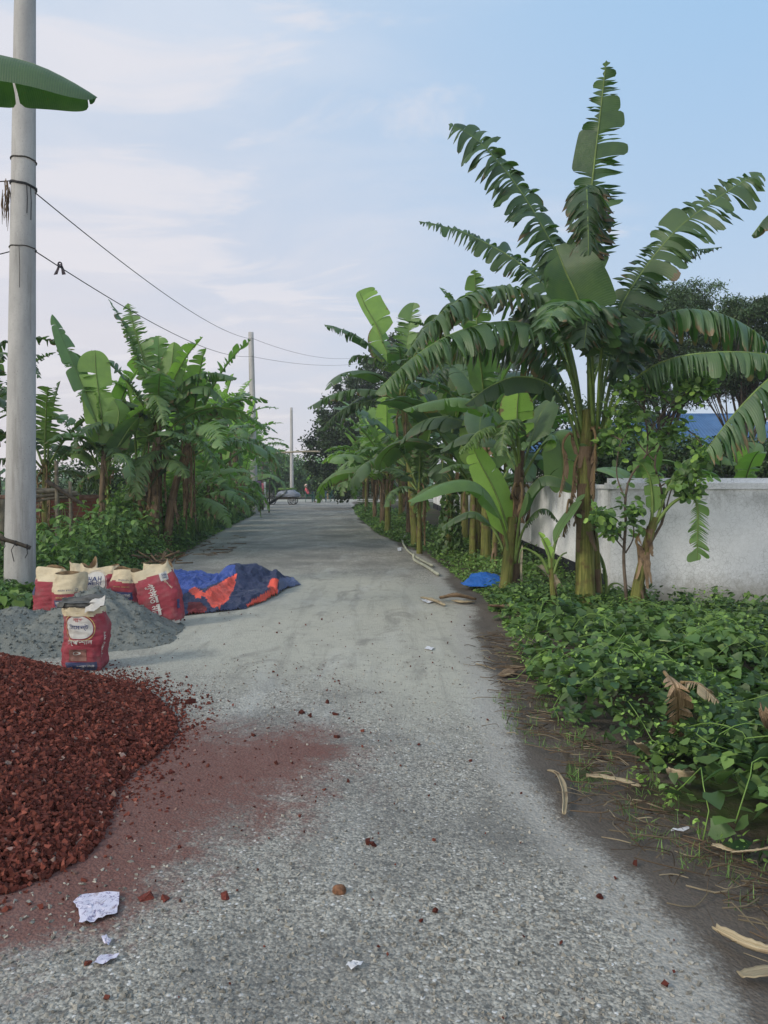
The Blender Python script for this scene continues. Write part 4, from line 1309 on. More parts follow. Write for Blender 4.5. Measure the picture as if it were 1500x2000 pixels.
def hip_house(cx, cy, w, dep, zw, zr, label, ridge, acs=(), wins=()):
    root = thing('house', (cx, cy, 0), label, 'house')
    o = (cx, cy, 0)
    mb = MB(); mb.box((cx, cy, zw / 2), (w, dep, zw)); mb.build('wall', M_HOUSE, root, origin=o, smooth=False)
    mb = MB()
    e = .5
    x0, x1, y0, y1 = cx - w / 2 - e, cx + w / 2 + e, cy - dep / 2 - e, cy + dep / 2 + e
    ra, rb = (cx - ridge / 2, cy, zr), (cx + ridge / 2, cy, zr)
    ze = zw - .15
    corrugated(ra, rb, (x1, y0, ze), (x0, y0, ze), mb)
    corrugated(ra, rb, (x1, y1, ze), (x0, y1, ze), mb)
    corrugated(ra, ra, (x0, y0, ze), (x0, y1, ze), mb)
    corrugated(rb, rb, (x1, y0, ze), (x1, y1, ze), mb)
    rf = mb.build('roof', M_ROOF, root, origin=o, smooth=False)
    mb = MB()
    mb.tube([(x0, y0, ze), ra], .06, 6); mb.tube([(x1, y0, ze), rb], .06, 6); mb.tube([ra, rb], .07, 6)
    mb.build('ridge_cap', M_ROOF, rf, origin=o)
    for (x, z, ww, hh) in wins:
        m2 = MB(); m2.box((x, cy - dep / 2 - .03, z), (ww, .08, hh)); wn = m2.build('window', M_DARK, root, origin=o, smooth=False)
    for (x, z) in acs:
        m2 = MB(); m2.box((x, cy - dep / 2 - .2, z), (.85, .32, .62))
        a = m2.build('air_conditioner', M_AC, root, origin=o, smooth=False)
        m3 = MB()
        th = np.linspace(0, 2 * math.pi, 25)
        for rr in (.06, .13, .20, .26):
            m3.tube(np.stack([x - .1 + rr * np.cos(th), np.full(25, cy - dep / 2 - .375), z + rr * np.sin(th)], -1), .010, 4)
        m3.box((x - .1, cy - dep / 2 - .365, z), (.50, .012, .50))
        f = m3.build('fan_grille', M_METAL, a, origin=o, smooth=False)
    return root


hx = at(1400, 900, 26).x
hip_house(at(1385, 900, 28).x + .6, 31, 8.6, 6.0, 2.75, 4.15, 'single-storey house with blue corrugated roof and wall-mounted air conditioners, behind the white wall', 3.5,
          acs=[(at(1362, 880, 28).x, 2.25), (at(1492, 880, 28).x, 2.25), (at(1182, 880, 28).x, 2.1)], wins=[(at(1420, 880, 28).x, 1.9, 1.3, 1.1), (at(1260, 880, 28).x, 1.9, 1.4, 1.2)])
hip_house(at(1225, 900, 40).x, 44, 9, 6, 3.2, 4.8, 'smaller blue-roofed building farther back, glimpsed left of the small leafy tree', 3.0)

# grey concrete building far beyond the end of the road
b0 = at(606, 900, 115)
fb = thing('apartment_building', (b0.x, 115, 0), 'distant grey flat-roofed building above the hedge at the road end', 'building')
mb = MB(); mb.box((b0.x, 115, 2.0), (4.6, 5, 4.0)); mb.build('wall', simple('far_concrete', (.20, .22, .24), .9, 1, .3), fb, origin=(b0.x, 115, 0), smooth=False)
mb = MB(); mb.box((b0.x + .3, 114.6, 4.4), (3.4, 6, .35)); mb.build('roof', simple('far_roof', (.34, .37, .41), .8), fb, origin=(b0.x, 115, 0), smooth=False)
for i in range(3):
    mb = MB(); mb.box((b0.x - 1.4 + i * 1.4, 112.48, 3.2), (.8, .06, .8)); mb.build('window', M_DARK, fb, origin=(b0.x, 115, 0), smooth=False)
# ------------------------------------------------------------------ trees
def tree(base, H, crown_c, crown_r, label, seed, nclump=120, per=90, lsize=.10, trunk_r=.18, shape=OVAL, bright=1.0, yel=.1, clump_r=.45, squash=.7, group=None, name='tree', cat='tree', limbs=14, shell=.55, mat=None):
    """crown_c: list of (centre, radii) ellipsoids, world"""
    rng = np.random.RandomState(seed)
    root = thing(name, base, label, cat, group)
    b = np.array(tuple(base))
    C = []
    tot = sum(r[0] * r[1] * r[2] for _, r in zip(crown_c, crown_r))
    for c, r in zip(crown_c, crown_r):
        n = max(4, int(nclump * r[0] * r[1] * r[2] / tot))
        d = rng.normal(size=(n, 3)); d /= np.linalg.norm(d, axis=1)[:, None]
        rad = (shell + (1 - shell) * rng.rand(n)) ** .8
        C.append(np.array(c) + d * np.array(r) * rad[:, None] * (1 + .18 * fbm(d * 1.7 + seed, 1, 2))[:, None])
    C = np.concatenate(C)
    C = C[C[:, 2] > .15]
    mb = MB()
    cc0 = np.mean([np.array(c) for c in crown_c], 0)
    tt = np.array([cc0[0], cc0[1], b[2] + (cc0[2] - b[2]) * .75])
    P, _ = catmull([b - [0, 0, .05], b + (tt - b) * .5 + [rng.uniform(-.1, .1), 0, 0], tt], 14)
    mb.tube(P, np.linspace(trunk_r, trunk_r * .45, 14), 10, 0, jit=.06, rng=rng)
    mb.build('trunk', M_BARK, root, origin=b)
    mb = MB()
    for i in range(limbs):
        e = C[rng.randint(len(C))]
        s = P[rng.randint(5, 14)]
        mid = (s + e) / 2 + rng.normal(0, .12, 3) * np.linalg.norm(e - s) * .4
        Q, _ = catmull([s, mid, e], 9)
        mb.tube(Q, np.linspace(trunk_r * .35, .008, 9), 6)
        for k in range(4):
            e2 = C[np.argsort(np.linalg.norm(C - Q[6], axis=1))[rng.randint(min(7, len(C)))]]
            mb.tube([Q[rng.randint(3, 8)], (Q[6] + e2) / 2 + rng.normal(0, .05, 3), e2], [trunk_r * .14, .012, .005], 5)
    mb.build('limbs', M_BARK, root, origin=b)
    mb = MB()
    n = len(C) * per
    ci = rng.randint(0, len(C), n)
    cr = clump_r * (0.6 + .8 * rng.rand(len(C)))
    d = rng.normal(size=(n, 3)) * .5
    Pn = C[ci] + d * cr[ci][:, None] * np.array([1, 1, squash])
    Pn = Pn[Pn[:, 2] > .05]
    ci = ci[:len(Pn)]
    cb = rng.uniform(.65, 1.35, len(C)); cy_ = rng.uniform(0, .25, len(C))
    tint = np.stack([bright * cb[ci] * rng.uniform(.75, 1.3, len(Pn)), np.clip(yel + cy_[ci] + rng.uniform(0, .15, len(Pn)), 0, 1), np.zeros(len(Pn))], -1)
    scatter(mb, Pn, lsize * rng.uniform(.6, 1.3, len(Pn)), rng, shape, .55, .35, tint)
    mb.build('crown', mat or M_TREE, root, origin=b)
    return root


# big dark tree overhanging the road, crown almost to the ground
c0 = at(668, 890, 43)
tree((1.6, 43.5, 0), 7, [(at(655, 880, 43)), (at(690, 830, 43)), (at(735, 800, 44)), (at(780, 740, 45)), (at(672, 935, 42.0))], [(1.9, 2.0, 1.9), (2.1, 2.2, 2.0), (2.6, 2.4, 2.3), (2.6, 2.5, 2.6), (1.75, 1.8, 1.0)],
     'big dark-leaved tree whose crown hangs over the road almost to the ground', 200, 420, 120, .18, .22, clump_r=.42, bright=.9, limbs=24)
# trees behind the white wall, feathery
tree((at(1290, 800, 24).x, 24, 0), 9, [at(1290, 620, 24), at(1340, 600, 24.5), at(1235, 700, 24), at(1330, 700, 24), at(1245, 775, 23.5), at(1350, 765, 23.5)], [(1.6, 1.6, .9), (1.1, 1.3, .8), (1.1, 1.2, .9), (1.7, 1.5, .9), (.9, 1.0, .6), (1.0, 1.0, .4)],
     'feathery dark tree with layered crown, behind the right side of the tallest banana plant', 201, 300, 200, .12, .14, LANCE, clump_r=.40, bright=1.5, squash=.45, limbs=26, shell=.2)
tree((at(1440, 800, 22).x, 22, 0), 8, [at(1440, 640, 22), at(1480, 630, 22), at(1420, 725, 22), at(1500, 740, 22)], [(1.1, 1.4, .8), (1.2, 1.3, .7), (1.5, 1.4, .7), (1.3, 1.2, .6)],
     'feathery dark tree at the right edge, shading the blue roof', 202, 250, 200, .12, .12, LANCE, clump_r=.38, bright=1.4, squash=.35, limbs=26, shell=.3)
tree((3.6, 27, 0), 5, [at(930, 790, 27), at(850, 770, 27), at(1010, 800, 27)], [(1.6, 1.4, 1.5), (1.5, 1.3, 1.4), (1.6, 1.4, 1.3)],
     'dark leafy tree filling the gap behind the right banana row', 203, 150, 110, .13, .16, clump_r=.45, bright=.8, limbs=12)
tree((4.2, 17.5, 0), 3, [at(1085, 840, 17), at(1040, 880, 17), at(1210, 850, 18)], [(1.2, 1.0, .9), (1.0, .9, .8), (1.0, .9, .8)],
     'grey-green shrubby tree standing inside the wall, behind the banana stems', 204, 90, 110, .08, .10, clump_r=.30, bright=1.3, yel=.15, limbs=10)
# shrubs inside the yard
for i, (px, py, d, r, lb) in enumerate([(1215, 905, 14, .75, 'grey-green shrub behind the wall left of the small leafy tree'), (1330, 905, 15, .7, 'shrub behind the wall below the middle of the blue roof'),
                                        (1440, 900, 16, .8, 'shrub with dry twigs behind the wall near the right edge'), (1520, 900, 15, .8, 'shrub behind the wall at the extreme right')]):
    c = at(px, py, d)
    tree((c.x, d, 0), 1.8, [c], [(r, r * .9, r * .75)], lb, 210 + i, 40, 90, .08, .04, clump_r=.25, bright=1.4, yel=.15, name='shrub', cat='shrub', limbs=6, shell=.3)

# far greenery beyond the crossing road; leaf tint brightened to paint in distance haze
for i, (px, py, d, rx, rz, y_, lb) in enumerate([(645, 925, 78, 2.2, 2.0, .3, 'pale green tree straight beyond the seated person'), (700, 905, 80, 3.5, 3.2, .1, 'dark tree at the far end, right of the seated person'),
                                                 (610, 935, 74, 1.6, 1.2, .45, 'light green bush beyond the crossing, below the distant building'), (545, 920, 72, 2.4, 2.0, .2, 'bushy tree left of the farthest pole'),
                                                 (500, 915, 70, 3.0, 2.3, .1, 'dark bushy tree far behind the clothes line'), (660, 948, 70, 1.8, .55, .4, 'low hedge right beyond the crossing road'),
                                                 (760, 900, 76, 3.2, 3.0, .15, 'far tree hidden mostly by the big dark crown'), (440, 905, 66, 3.4, 2.6, .15, 'far tree behind the left banana row')]):
    c = at(px, py, d)
    tree((c.x, d, 0), 4, [c, c + Vector((rx * .5, .5, -rz * .3))], [(rx, rx, rz), (rx * .7, rx * .7, rz * .7)], lb, 220 + i, 60, 90, .30, .12, clump_r=.65, bright=2.8, yel=y_, limbs=6)
rngs = np.random.RandomState(99)
mbw = MB()
for x0, x1, y0, y1, n in ((-60, 60, 84, 130, 12000),):
    P = np.stack([rngs.uniform(x0, x1, n), rngs.uniform(y0, y1, n), np.zeros(n)], -1)
    hh = 2.2 + 1.6 * (fbm(P[:, :2], .08, 3))
    P[:, 2] = np.clip(hh, .4, 5) * rngs.rand(n) ** .6
    scatter(mbw, P, rngs.uniform(.5, 1.2, n), rngs, OVAL, .6, .3, np.stack([rngs.uniform(2.2, 3.6, n), rngs.uniform(.05, .4, n), np.zeros(n)], -1))
tag(mbw.build('distant_woodland', M_TREE), 'hazy belt of trees along the horizon', 'woodland', kind='stuff')

# banana-like palm fronds beyond the road end
banana(Vector((at(640, 930, 68).x, 68, 0)), 'lone banana plant beyond the road end, fronds drooping by the distant building', H=2.3, n=8, L=2.4, Wd=.35, seed=300, r=.10, dead=3, cols=24, bright=2.4, brown_stem=True, group='banana plants beyond the road end')

# hedge bushes on the left, behind the row
for i, (x, y, rx, rz, lb) in enumerate([(-8.6, 22, 1.5, 1.3, 'leafy bush filling in behind the brick wall'), (-7.6, 26, 1.6, 1.5, 'dark bush under the left bananas in mid distance'), (-8.2, 31, 1.6, 1.5, 'dark bush behind the clothes line'),
                                        (-8.4, 38, 1.6, 1.4, 'dark green bush between clothes line and covered cart'), (-9.2, 49, 1.4, 1.3, 'yellow-green bush behind the covered cart'), (-10, 54, 1.6, 1.6, 'bush at the foot of the farthest pole'),
                                        (-11, 17.5, 1.8, 1.7, 'dark tree behind the near pole at the left edge')]):
    tree((x, y, 0), 2, [(x, y, rz * .9)], [(rx, rx, rz)], lb, 240 + i, 50, 110, .11, .06, clump_r=.38, bright=1.2 if i != 4 else 2.0, yel=.15 if i != 4 else .7, name='bush', cat='bush', limbs=6, shell=.3)

for i, (x, y, rx, rz, lb) in enumerate([(-5.35, 17.0, .75, .75, 'tangled bush at the foot of the frond arching over the road'), (-5.75, 20.2, .9, .95, 'tall tangled bush in front of the yellow-green drooping bananas'), (-5.85, 23.2, .85, .85, 'tangled bush under the bananas of the left middle distance'),
                                        (-6.05, 26.4, .9, .95, 'tangled bush hiding the banana stems below the second pole'), (-6.35, 29.6, .85, .9, 'last tangled bush before the clothes line'), (-6.15, 34.2, .7, .8, 'small bush hiding the base of the second pole'), (-7.1, 38.5, .9, .9, 'bush past the clothes line on the left verge'),
                                        (-7.7, 43.5, .9, .9, 'bush just before the covered cart')]):
    tree((x, y, 0), 1.6, [(x, y, rz)], [(rx, rx * .9, rz)], lb, 260 + i, 46, 130, .09, .03, clump_r=.30, bright=1.7, yel=.15, name='bush', cat='bush', limbs=6, shell=.35, mat=M_FOL)
# ------------------------------------------------------------------ small leafy tree before the white wall
rng = np.random.RandomState(60)
DG = 8.35
gb = gnd(1226, 1222)
gt = thing('small_tree', gb, 'small tree with thin crooked stems and round waxy leaves, in front of the white wall', 'tree')
mb = MB()
tips = []


def stemline(pts, r0, r1):
    P, _ = catmull([at(p[0], p[1], DG + (p[2] if len(p) > 2 else 0)) for p in pts], 22)
    mb.tube(P, np.linspace(r0, r1, 22), 7)
    return P


s1 = stemline([(1226, 1225), (1222, 1150), (1218, 1090), (1222, 1020), (1221, 975), (1232, 930), (1262, 890), (1265, 850), (1258, 800), (1262, 745)], .022, .006)
s2 = stemline([(1238, 1222), (1250, 1150), (1262, 1080), (1285, 1035), (1298, 1005), (1290, 950), (1278, 900), (1300, 850), (1322, 800), (1340, 760)], .022, .006)
tips += list(s1[10:]) + list(s2[11:])
for pts in ([(1222, 1080), (1237, 1050), (1236, 1010), (1232, 990)], [(1221, 1075), (1200, 1050), (1188, 1035), (1180, 1010), (1162, 1005)], [(1222, 1060), (1200, 1035), (1175, 1012)],
            [(1221, 975), (1205, 930), (1208, 880), (1215, 860), (1240, 820), (1240, 780)], [(1262, 890), (1280, 870), (1310, 840), (1330, 830)], [(1298, 1005), (1310, 960), (1325, 930), (1350, 915), (1370, 940)],
            [(1290, 950), (1310, 940), (1345, 950), (1355, 965)], [(1258, 800), (1230, 770), (1225, 750)], [(1322, 800), (1360, 770), (1380, 735)], [(1265, 850), (1310, 790), (1390, 740)], [(1278, 900), (1250, 870), (1225, 830), (1200, 800)],
            [(1322, 800), (1290, 770), (1285, 735)], [(1340, 760), (1345, 730)], [(1215, 860), (1190, 850), (1180, 870)], [(1330, 830), (1365, 860), (1375, 900)]):
    dz = rng.uniform(-.5, .3)
    pts = [(p[0], p[1], dz * i / len(pts)) for i, p in enumerate(pts)]
    P = stemline(pts, .009, .003)
    tips += list(P[9:]) + list(P[14:]) + list(P[18:])
mb.build('trunk', simple('smooth_bark', (.11, .085, .065), .8, 14, .5), gt, origin=gb)
tips = np.array(tips)
mb = MB()
nL = 1500
P = tips[rng.randint(0, len(tips), nL)] + rng.normal(0, .045, (nL, 3)) * [1.3, 1.3, 1]
RND = (np.array([(0, 0, 0), (0, .5, -.05), (0, 1, -.03), (.30, .18, .04), (.36, .62, .05), (.18, .92, 0), (-.30, .18, .04), (-.36, .62, .05), (-.18, .92, 0)]), np.array([(0, 3, 4, 1), (1, 4, 5, 2), (0, 1, 7, 6), (1, 2, 8, 7)]))
yl = np.where(rng.rand(nL) < .3, rng.uniform(.6, 1, nL), rng.uniform(.1, .35, nL))
scatter(mb, P, rng.uniform(.055, .105, nL), rng, RND, .6, .25, np.stack([rng.uniform(1.0, 1.9, nL), yl, np.zeros(nL)], -1))
mb.build('crown', M_FOL, gt, origin=gb)
mb = MB()
c = at(1326, 944, DG - .1)
scatter(mb, np.array([tuple(c)] * 2) + rng.normal(0, .01, (2, 3)), .06, rng, RND, .6, .25, np.array([[1, 0, 0]] * 2))
mb.build('orange_leaf', simple('orange_leaf', (.50, .16, .03), .6), gt, origin=gb)

# ------------------------------------------------------------------ ground cover
rng = np.random.RandomState(77)


def in_right(n, y0, y1, xmax):
    y = y0 + (y1 - y0) * rng.rand(n) ** 1.25
    l = interp(y, VR_Y, VR_X)
    x = l + (xmax - l) * rng.rand(n)
    return x, y


def mound(x, y):
    l = interp(y, VR_Y, VR_X)
    e = np.clip((x - l + .06 * vnoise(np.stack([x, y], -1), 3)) / .15, 0, 1)
    n = fbm(np.stack([x, y], -1), 1.1, 3)
    h = np.clip(.20 + .22 * n, .03, .6)
    hump = .26 * np.exp(-((x - 1.58) / .50) ** 2 - ((y - 4.95) / .75) ** 2) + .30 * np.exp(-((x - 2.15) / .5) ** 2 - ((y - 3.45) / .6) ** 2) + .12 * np.exp(-((x - 1.6) / .4) ** 2 - ((y - 6.3) / .8) ** 2)
    gap = .22 * np.exp(-((x - 1.5) / .22) ** 2 - ((y - 4.05) / .22) ** 2)
    far = np.where(y > 7, .62, 1.0)
    return np.maximum((h * far * 1.15 + hump * 1.15 - gap) * e ** .6, 0.01), e


mb = MB()
n = 21000
x, y = in_right(n, 2.55, 9.2, 4.9)
h, e = mound(x, y)
keep = (rng.rand(n) < np.clip(e * 1.3 + .15, 0, 1)) & ~((y > 8.55) & (x > 3.3 + .3 * vnoise(np.stack([x, y], -1), 2)) & (rng.rand(n) < .9)) & ((vnoise(np.stack([x, y], -1), 1.7) > -.62) | (rng.rand(n) < .35))
x, y, h = x[keep], y[keep], h[keep]
n = len(x)
z = h * (1 - .55 * rng.rand(n) ** 1.5) + .01
patch = vnoise(np.stack([x, y], -1), 1.3)
sz = rng.uniform(.045, .095, n) * np.where(y < 6.5, 1.12, .95) * (1 + .25 * patch)
tint = np.stack([rng.uniform(.6, 1.45, n) * (1 + .3 * patch), np.clip(rng.uniform(.0, .5, n) + .35 * (rng.rand(n) < .12) + .15 * patch, 0, 1), np.zeros(n)], -1)
sz = sz * np.where(rng.rand(n) < .35, .6, 1.0)
scatter(mb, np.stack([x, y, z], -1), sz, rng, HEART, .5, .25, tint)
# finer feathery weeds among them
n = 16000
x, y = in_right(n, 2.5, 9.2, 4.0)
h, e = mound(x, y)
sel = (vnoise(np.stack([x, y], -1), 1.9) > .0) | (e < .4)
x, y, h = x[sel], y[sel], h[sel]
n = len(x)
scatter(mb, np.stack([x, y, h * rng.uniform(.5, 1.12, n)], -1), rng.uniform(.02, .045, n), rng, OVAL, .5, 0, np.stack([rng.uniform(1, 1.9, n), rng.uniform(.3, .9, n), np.zeros(n)], -1))
# bare vine stems
for k in range(170):
    x, y = in_right(1, 2.7, 8.5, 3.6)
    h, e = mound(x, y)
    p = np.array([x[0], y[0], h[0] * .8])
    a = rng.uniform(0, 6.28)
    q = [p]
    for i in range(5):
        a += rng.normal(0, .5)
        p = p + [math.cos(a) * .07, math.sin(a) * .07, 0]
        hh, _ = mound(np.array([p[0]]), np.array([p[1]]))
        p = np.array([p[0], p[1], hh[0] * (1.02 + .1 * math.sin(i))])
        q.append(p)
    mb.tube(q, .0028, 4, 0, (1.4, .6, 0))
tag(mb.build('vine_ground_cover', M_FOL), 'dense heart-leaved vines and weeds covering the ground before the white wall', 'ground cover', kind='stuff')

# low weeds under the right row
mb = MB()
n = 26000
y = 8.6 + 36 * rng.rand(n) ** 1.7
l = interp(y, VR_Y, VR_X)
x = l + 1.75 * rng.rand(n) ** 1.1 - .05
e = np.clip((x - l) / .3, 0, 1)
h = (.14 + .16 * np.clip(fbm(np.stack([x, y], -1), 1.2, 3) + .35, 0, 2)) * (e ** .6) + .015
P = np.stack([x, y, h * (1 - .7 * rng.rand(n))], -1)
far = np.clip((y - 9) / 25, 0, 1)
patch = vnoise(np.stack([x, y], -1), .9)
scatter(mb, P, rng.uniform(.03, .07, n) * (1 + far), rng, OVAL, .5, .1, np.stack([rng.uniform(.8, 1.6, n), np.clip(rng.uniform(.1, .6, n) + .2 * patch, 0, 1), np.zeros(n)], -1))
tag(mb.build('verge_weeds', M_FOL), 'low weeds and creeping plants under the right row of bananas', 'weeds', kind='stuff')

# left verge: tall weeds
mb = MB()
n = 60000
y = 8.6 + 38 * rng.rand(n) ** 1.55
l = interp(y, EL_Y, EL_X) - .02
l = l - .35 * np.exp(-((y - 9.2) / 1.2) ** 2)
x = l - 3.0 * rng.rand(n) ** .9 * np.where(y < 12, .8, 1)
e = np.clip((l - x) / .9, 0, 1)
nz = fbm(np.stack([x, y], -1), .75, 3)
h = (.22 + .75 * np.clip(nz + .5, 0, 1.3)) * e ** .9 + .02
h = h * np.where((x < -5.5) & (y < 15), .55, 1.0) * np.where((y < 16), 1.0, .8) * np.where(y < 9.9, .55, 1)
P = np.stack([x, y, h * (1 - .75 * rng.rand(n) ** 1.3)], -1)
far = np.clip((y - 9) / 25, 0, 1)
patch = vnoise(np.stack([x, y], -1), .8)
tint = np.stack([rng.uniform(.7, 1.6, n) * (1 + .2 * patch), np.clip(rng.uniform(.0, .5, n) + .2 * patch, 0, 1), np.zeros(n)], -1)
half = n // 2
scatter(mb, P[:half], rng.uniform(.05, .11, half) * (1 + .8 * far[:half]), rng, OVAL, .45, .45, tint[:half])
scatter(mb, P[half:], rng.uniform(.05, .12, n - half) * (1 + .8 * far[half:]), rng, LANCE, .45, .45, tint[half:])
# shoots: stems with paired leaves standing above the mass
for k in range(230):
    yy_ = rng.uniform(9.8, 15.5); ll = interp(yy_, EL_Y, EL_X)
    xx_ = ll - rng.uniform(.5, 2.6)
    if xx_ < -5.6: continue
    H_ = rng.uniform(.55, 1.15) * (1 if yy_ > 10.5 else .7)
    a = rng.uniform(0, 6.28); q = []
    for i in range(7):
        f = i / 6
        q.append(np.array([xx_ + .22 * f * f * math.cos(a), yy_ + .22 * f * f * math.sin(a), H_ * f]))
    mb.tube(q, [.006, .005, .005, .004, .004, .003, .002], 4, 0, (1, .5, 0), caps=False)
    PP = np.repeat(np.array(q[2:]), 3, 0)
    scatter(mb, PP, rng.uniform(.07, .15, len(PP)), rng, OVAL, .3, .5, np.stack([rng.uniform(.9, 1.7, len(PP)), rng.uniform(.1, .6, len(PP)), np.zeros(len(PP))], -1))
# feathery grass-like weeds in mid distance
for k in range(260):
    yy_ = rng.uniform(16, 30); ll = interp(yy_, EL_Y, EL_X)
    xx_ = ll - rng.uniform(.25, 1.6)
    P = np.tile([xx_, yy_, .05], (9, 1)) + rng.normal(0, .05, (9, 3)) * [1, 1, 0]
    scatter(mb, P, rng.uniform(.25, .6, 9), rng, BLADE, .18, -1.25, np.stack([rng.uniform(.9, 1.5, 9), rng.uniform(.1, .5, 9), np.zeros(9)], -1))
tag(mb.build('roadside_weeds', M_FOL), 'tall tangled weeds along the left verge behind the cement sacks', 'weeds', kind='stuff')
# vine leaves at the foot of the near pole
mb = MB()
n = 900
cx = rng.uniform(-6.2, -3.9, n); cy = rng.uniform(8.3, 9.4, n)
hz = .25 + .45 * np.clip((-4.5 - cx) / 1.2, 0, 1)
scatter(mb, np.stack([cx, cy, rng.rand(n) * hz], -1), rng.uniform(.07, .15, n), rng, HEART, .45, .5, np.stack([rng.uniform(.8, 1.5, n), rng.uniform(.05, .5, n), np.zeros(n)], -1))
tag(mb.build('pole_foot_vines', M_FOL), 'large-leaved vines gathered round the foot of the near pole', 'vines', kind='stuff')
# vine up one of the right stems
mb = MB()
n = 500
th = rng.uniform(0, 6.28, n); z = 1.25 * rng.rand(n) ** 1.3
scatter(mb, np.stack([1.28 + (.13 + .12 * (1 - z / 1.3)) * np.cos(th), 14.93 + (.16 + .1 * (1 - z / 1.3)) * np.sin(th), z], -1), rng.uniform(.06, .11, n), rng, HEART, .4, 1.1, np.stack([rng.uniform(.7, 1.3, n), rng.uniform(.05, .4, n), np.zeros(n)], -1))
tag(mb.build('climbing_vine', M_FOL), 'creeper wrapping the stem of the wide-leaved banana', 'creeper')
# thin grass tufts on the soil edge
mb = MB()
for k in range(150):
    yy_ = rng.uniform(2.3, 5.2); xx_ = interp(yy_, VR_Y, VR_X) - rng.uniform(-.1, .32)
    m_ = 8
    P = np.tile([xx_, yy_, .0], (m_, 1)) + rng.normal(0, .012, (m_, 3)) * [1, 1, 0]
    scatter(mb, P, rng.uniform(.03, .075, m_), rng, BLADE, .5, -.9, np.stack([rng.uniform(.8, 1.6, m_), rng.uniform(.2, .6, m_), np.zeros(m_)], -1))
tag(mb.build('grass', M_FOL), 'sparse thin grass on the bare soil beside the asphalt', 'grass', kind='stuff')
# ------------------------------------------------------------------ brick chip heap
def chipmat():
    m, t = newmat('brick_chips')
    a = t.n('ShaderNodeAttribute', {'attribute_name': 'tint'})
    sp = t.n('ShaderNodeSeparateXYZ', i0=a.outputs['Vector'])
    co = t.n('ShaderNodeTexCoord').outputs['Object']
    n = t.noise(co, 90, 4, .7)
    c = t.mix(sp.outputs[1], (0.085, 0.022, 0.017), (0.20, 0.062, 0.042))
    c = t.mix(t.math('MULTIPLY', sp.outputs[2], 1.0), c, (0.34, 0.24, 0.20))
    c = t.mix(t.math('MULTIPLY', t.ramp(n, .4, .75), .4), c, (0.06, 0.022, 0.016))
    br = t.n('ShaderNodeCombineColor', i0=sp.outputs[0], i1=sp.outputs[0], i2=sp.outputs[0]).outputs[0]
    c = t.mix(1.0, c, br, 'MULTIPLY')
    finish(t, c, .9, n, .5, .004, .15)
    return m


M_CHIP = chipmat()
_cube = np.array([(-1, -1, -1), (1, -1, -1), (1, 1, -1), (-1, 1, -1), (-1, -1, 1), (1, -1, 1), (1, 1, 1), (-1, 1, 1)], float) * .5
_cf = np.array([(0, 3, 2, 1), (4, 5, 6, 7), (0, 1, 5, 4), (1, 2, 6, 5), (2, 3, 7, 6), (3, 0, 4, 7)])


def rocks(mb, P, size, rng, flat=.6, tint=None):
    n = len(P)
    V = _cube[None] + rng.uniform(-.26, .26, (n, 8, 3))
    V *= np.stack([rng.uniform(.8, 1.3, n), rng.uniform(.6, 1.0, n), rng.uniform(.35, .8, n) * flat / .6], -1)[:, None, :]
    q = rng.normal(size=(n, 4)); q[:, 1:3] *= .55; q /= np.linalg.norm(q, axis=1)[:, None]
    w_, x, y, z = q.T
    Rm = np.stack([1 - 2 * (y * y + z * z), 2 * (x * y - z * w_), 2 * (x * z + y * w_), 2 * (x * y + z * w_), 1 - 2 * (x * x + z * z), 2 * (y * z - x * w_), 2 * (x * z - y * w_), 2 * (y * z + x * w_), 1 - 2 * (x * x + y * y)], -1).reshape(n, 3, 3)
    V = np.einsum('nij,nkj->nki', Rm, V) * np.broadcast_to(size, (n,))[:, None, None] + P[:, None, :]
    if tint is None:
        tint = np.stack([rng.uniform(.55, 1.45, n), rng.rand(n) ** 1.3, (rng.rand(n) < .03) * rng.rand(n)], -1)
    mb.add(V.reshape(-1, 3), (_cf[None] + (np.arange(n) * 8)[:, None, None]).reshape(-1, 4), 0, np.repeat(tint, 8, 0))


def heap_h(x, y):
    # rounded cone, foot along the line from (-1.27,2.4) to the tip at (-1.25,5.0)
    d = (np.abs((x + 3.35) / (2.09 + .12 * np.exp(-((y - 4.75) / .42) ** 2) + .26 * np.exp(-((y - 2.7) / .75) ** 2))) ** 2.7 + np.abs((y - 3.7) / np.where(y > 3.7, 2.2, 1.72)) ** 2.7) ** (1 / 2.7)
    ang = np.arctan2(y - 3.88, x + 3.35)
    d = d / (1 + .02 * np.sin(5 * ang + 1) + .02 * np.sin(11 * ang))
    h = 0.92 * np.clip(1 - d, 0, 1) ** 1.0
    return h * (1 + .06 * fbm(np.stack([x, y], -1), 1.6, 3)) - .0


rng = np.random.RandomState(501)
hp = thing('brick_chip_heap', (-3.3, 3.8, 0), 'heap of dark red crushed brick chips spilling over the road at lower left', 'brick chips')
hp['kind'] = 'stuff'
mb = MB()
gx = np.linspace(-5.6, -1.0, 90); gy = np.linspace(1.6, 6.0, 90)
XX, YY = np.meshgrid(gx, gy)
mb.grid(np.stack([XX, YY, heap_h(XX, YY) - .012 - .04 * (heap_h(XX, YY) < .01)], -1).reshape(-1, 3), 90, 90, 0, (.55, .2, 0))
hc = mb
n = 115000
x = rng.uniform(-4.6, -1.0, n); y = rng.uniform(1.75, 6.0, n)
h = heap_h(x, y)
s = h > .012
# only the flank one can see needs every chip; the rear stays sparse
s &= (y < 5.5) | (rng.rand(n) < .8)
x, y, h = x[s], y[s], h[s]
n = len(x)
sz = rng.uniform(.009, .024, n) * np.where(rng.rand(n) < .12, 1.35, 1)
rocks(mb, np.stack([x, y, h + rng.uniform(-.008, .012, n)], -1), sz, rng)
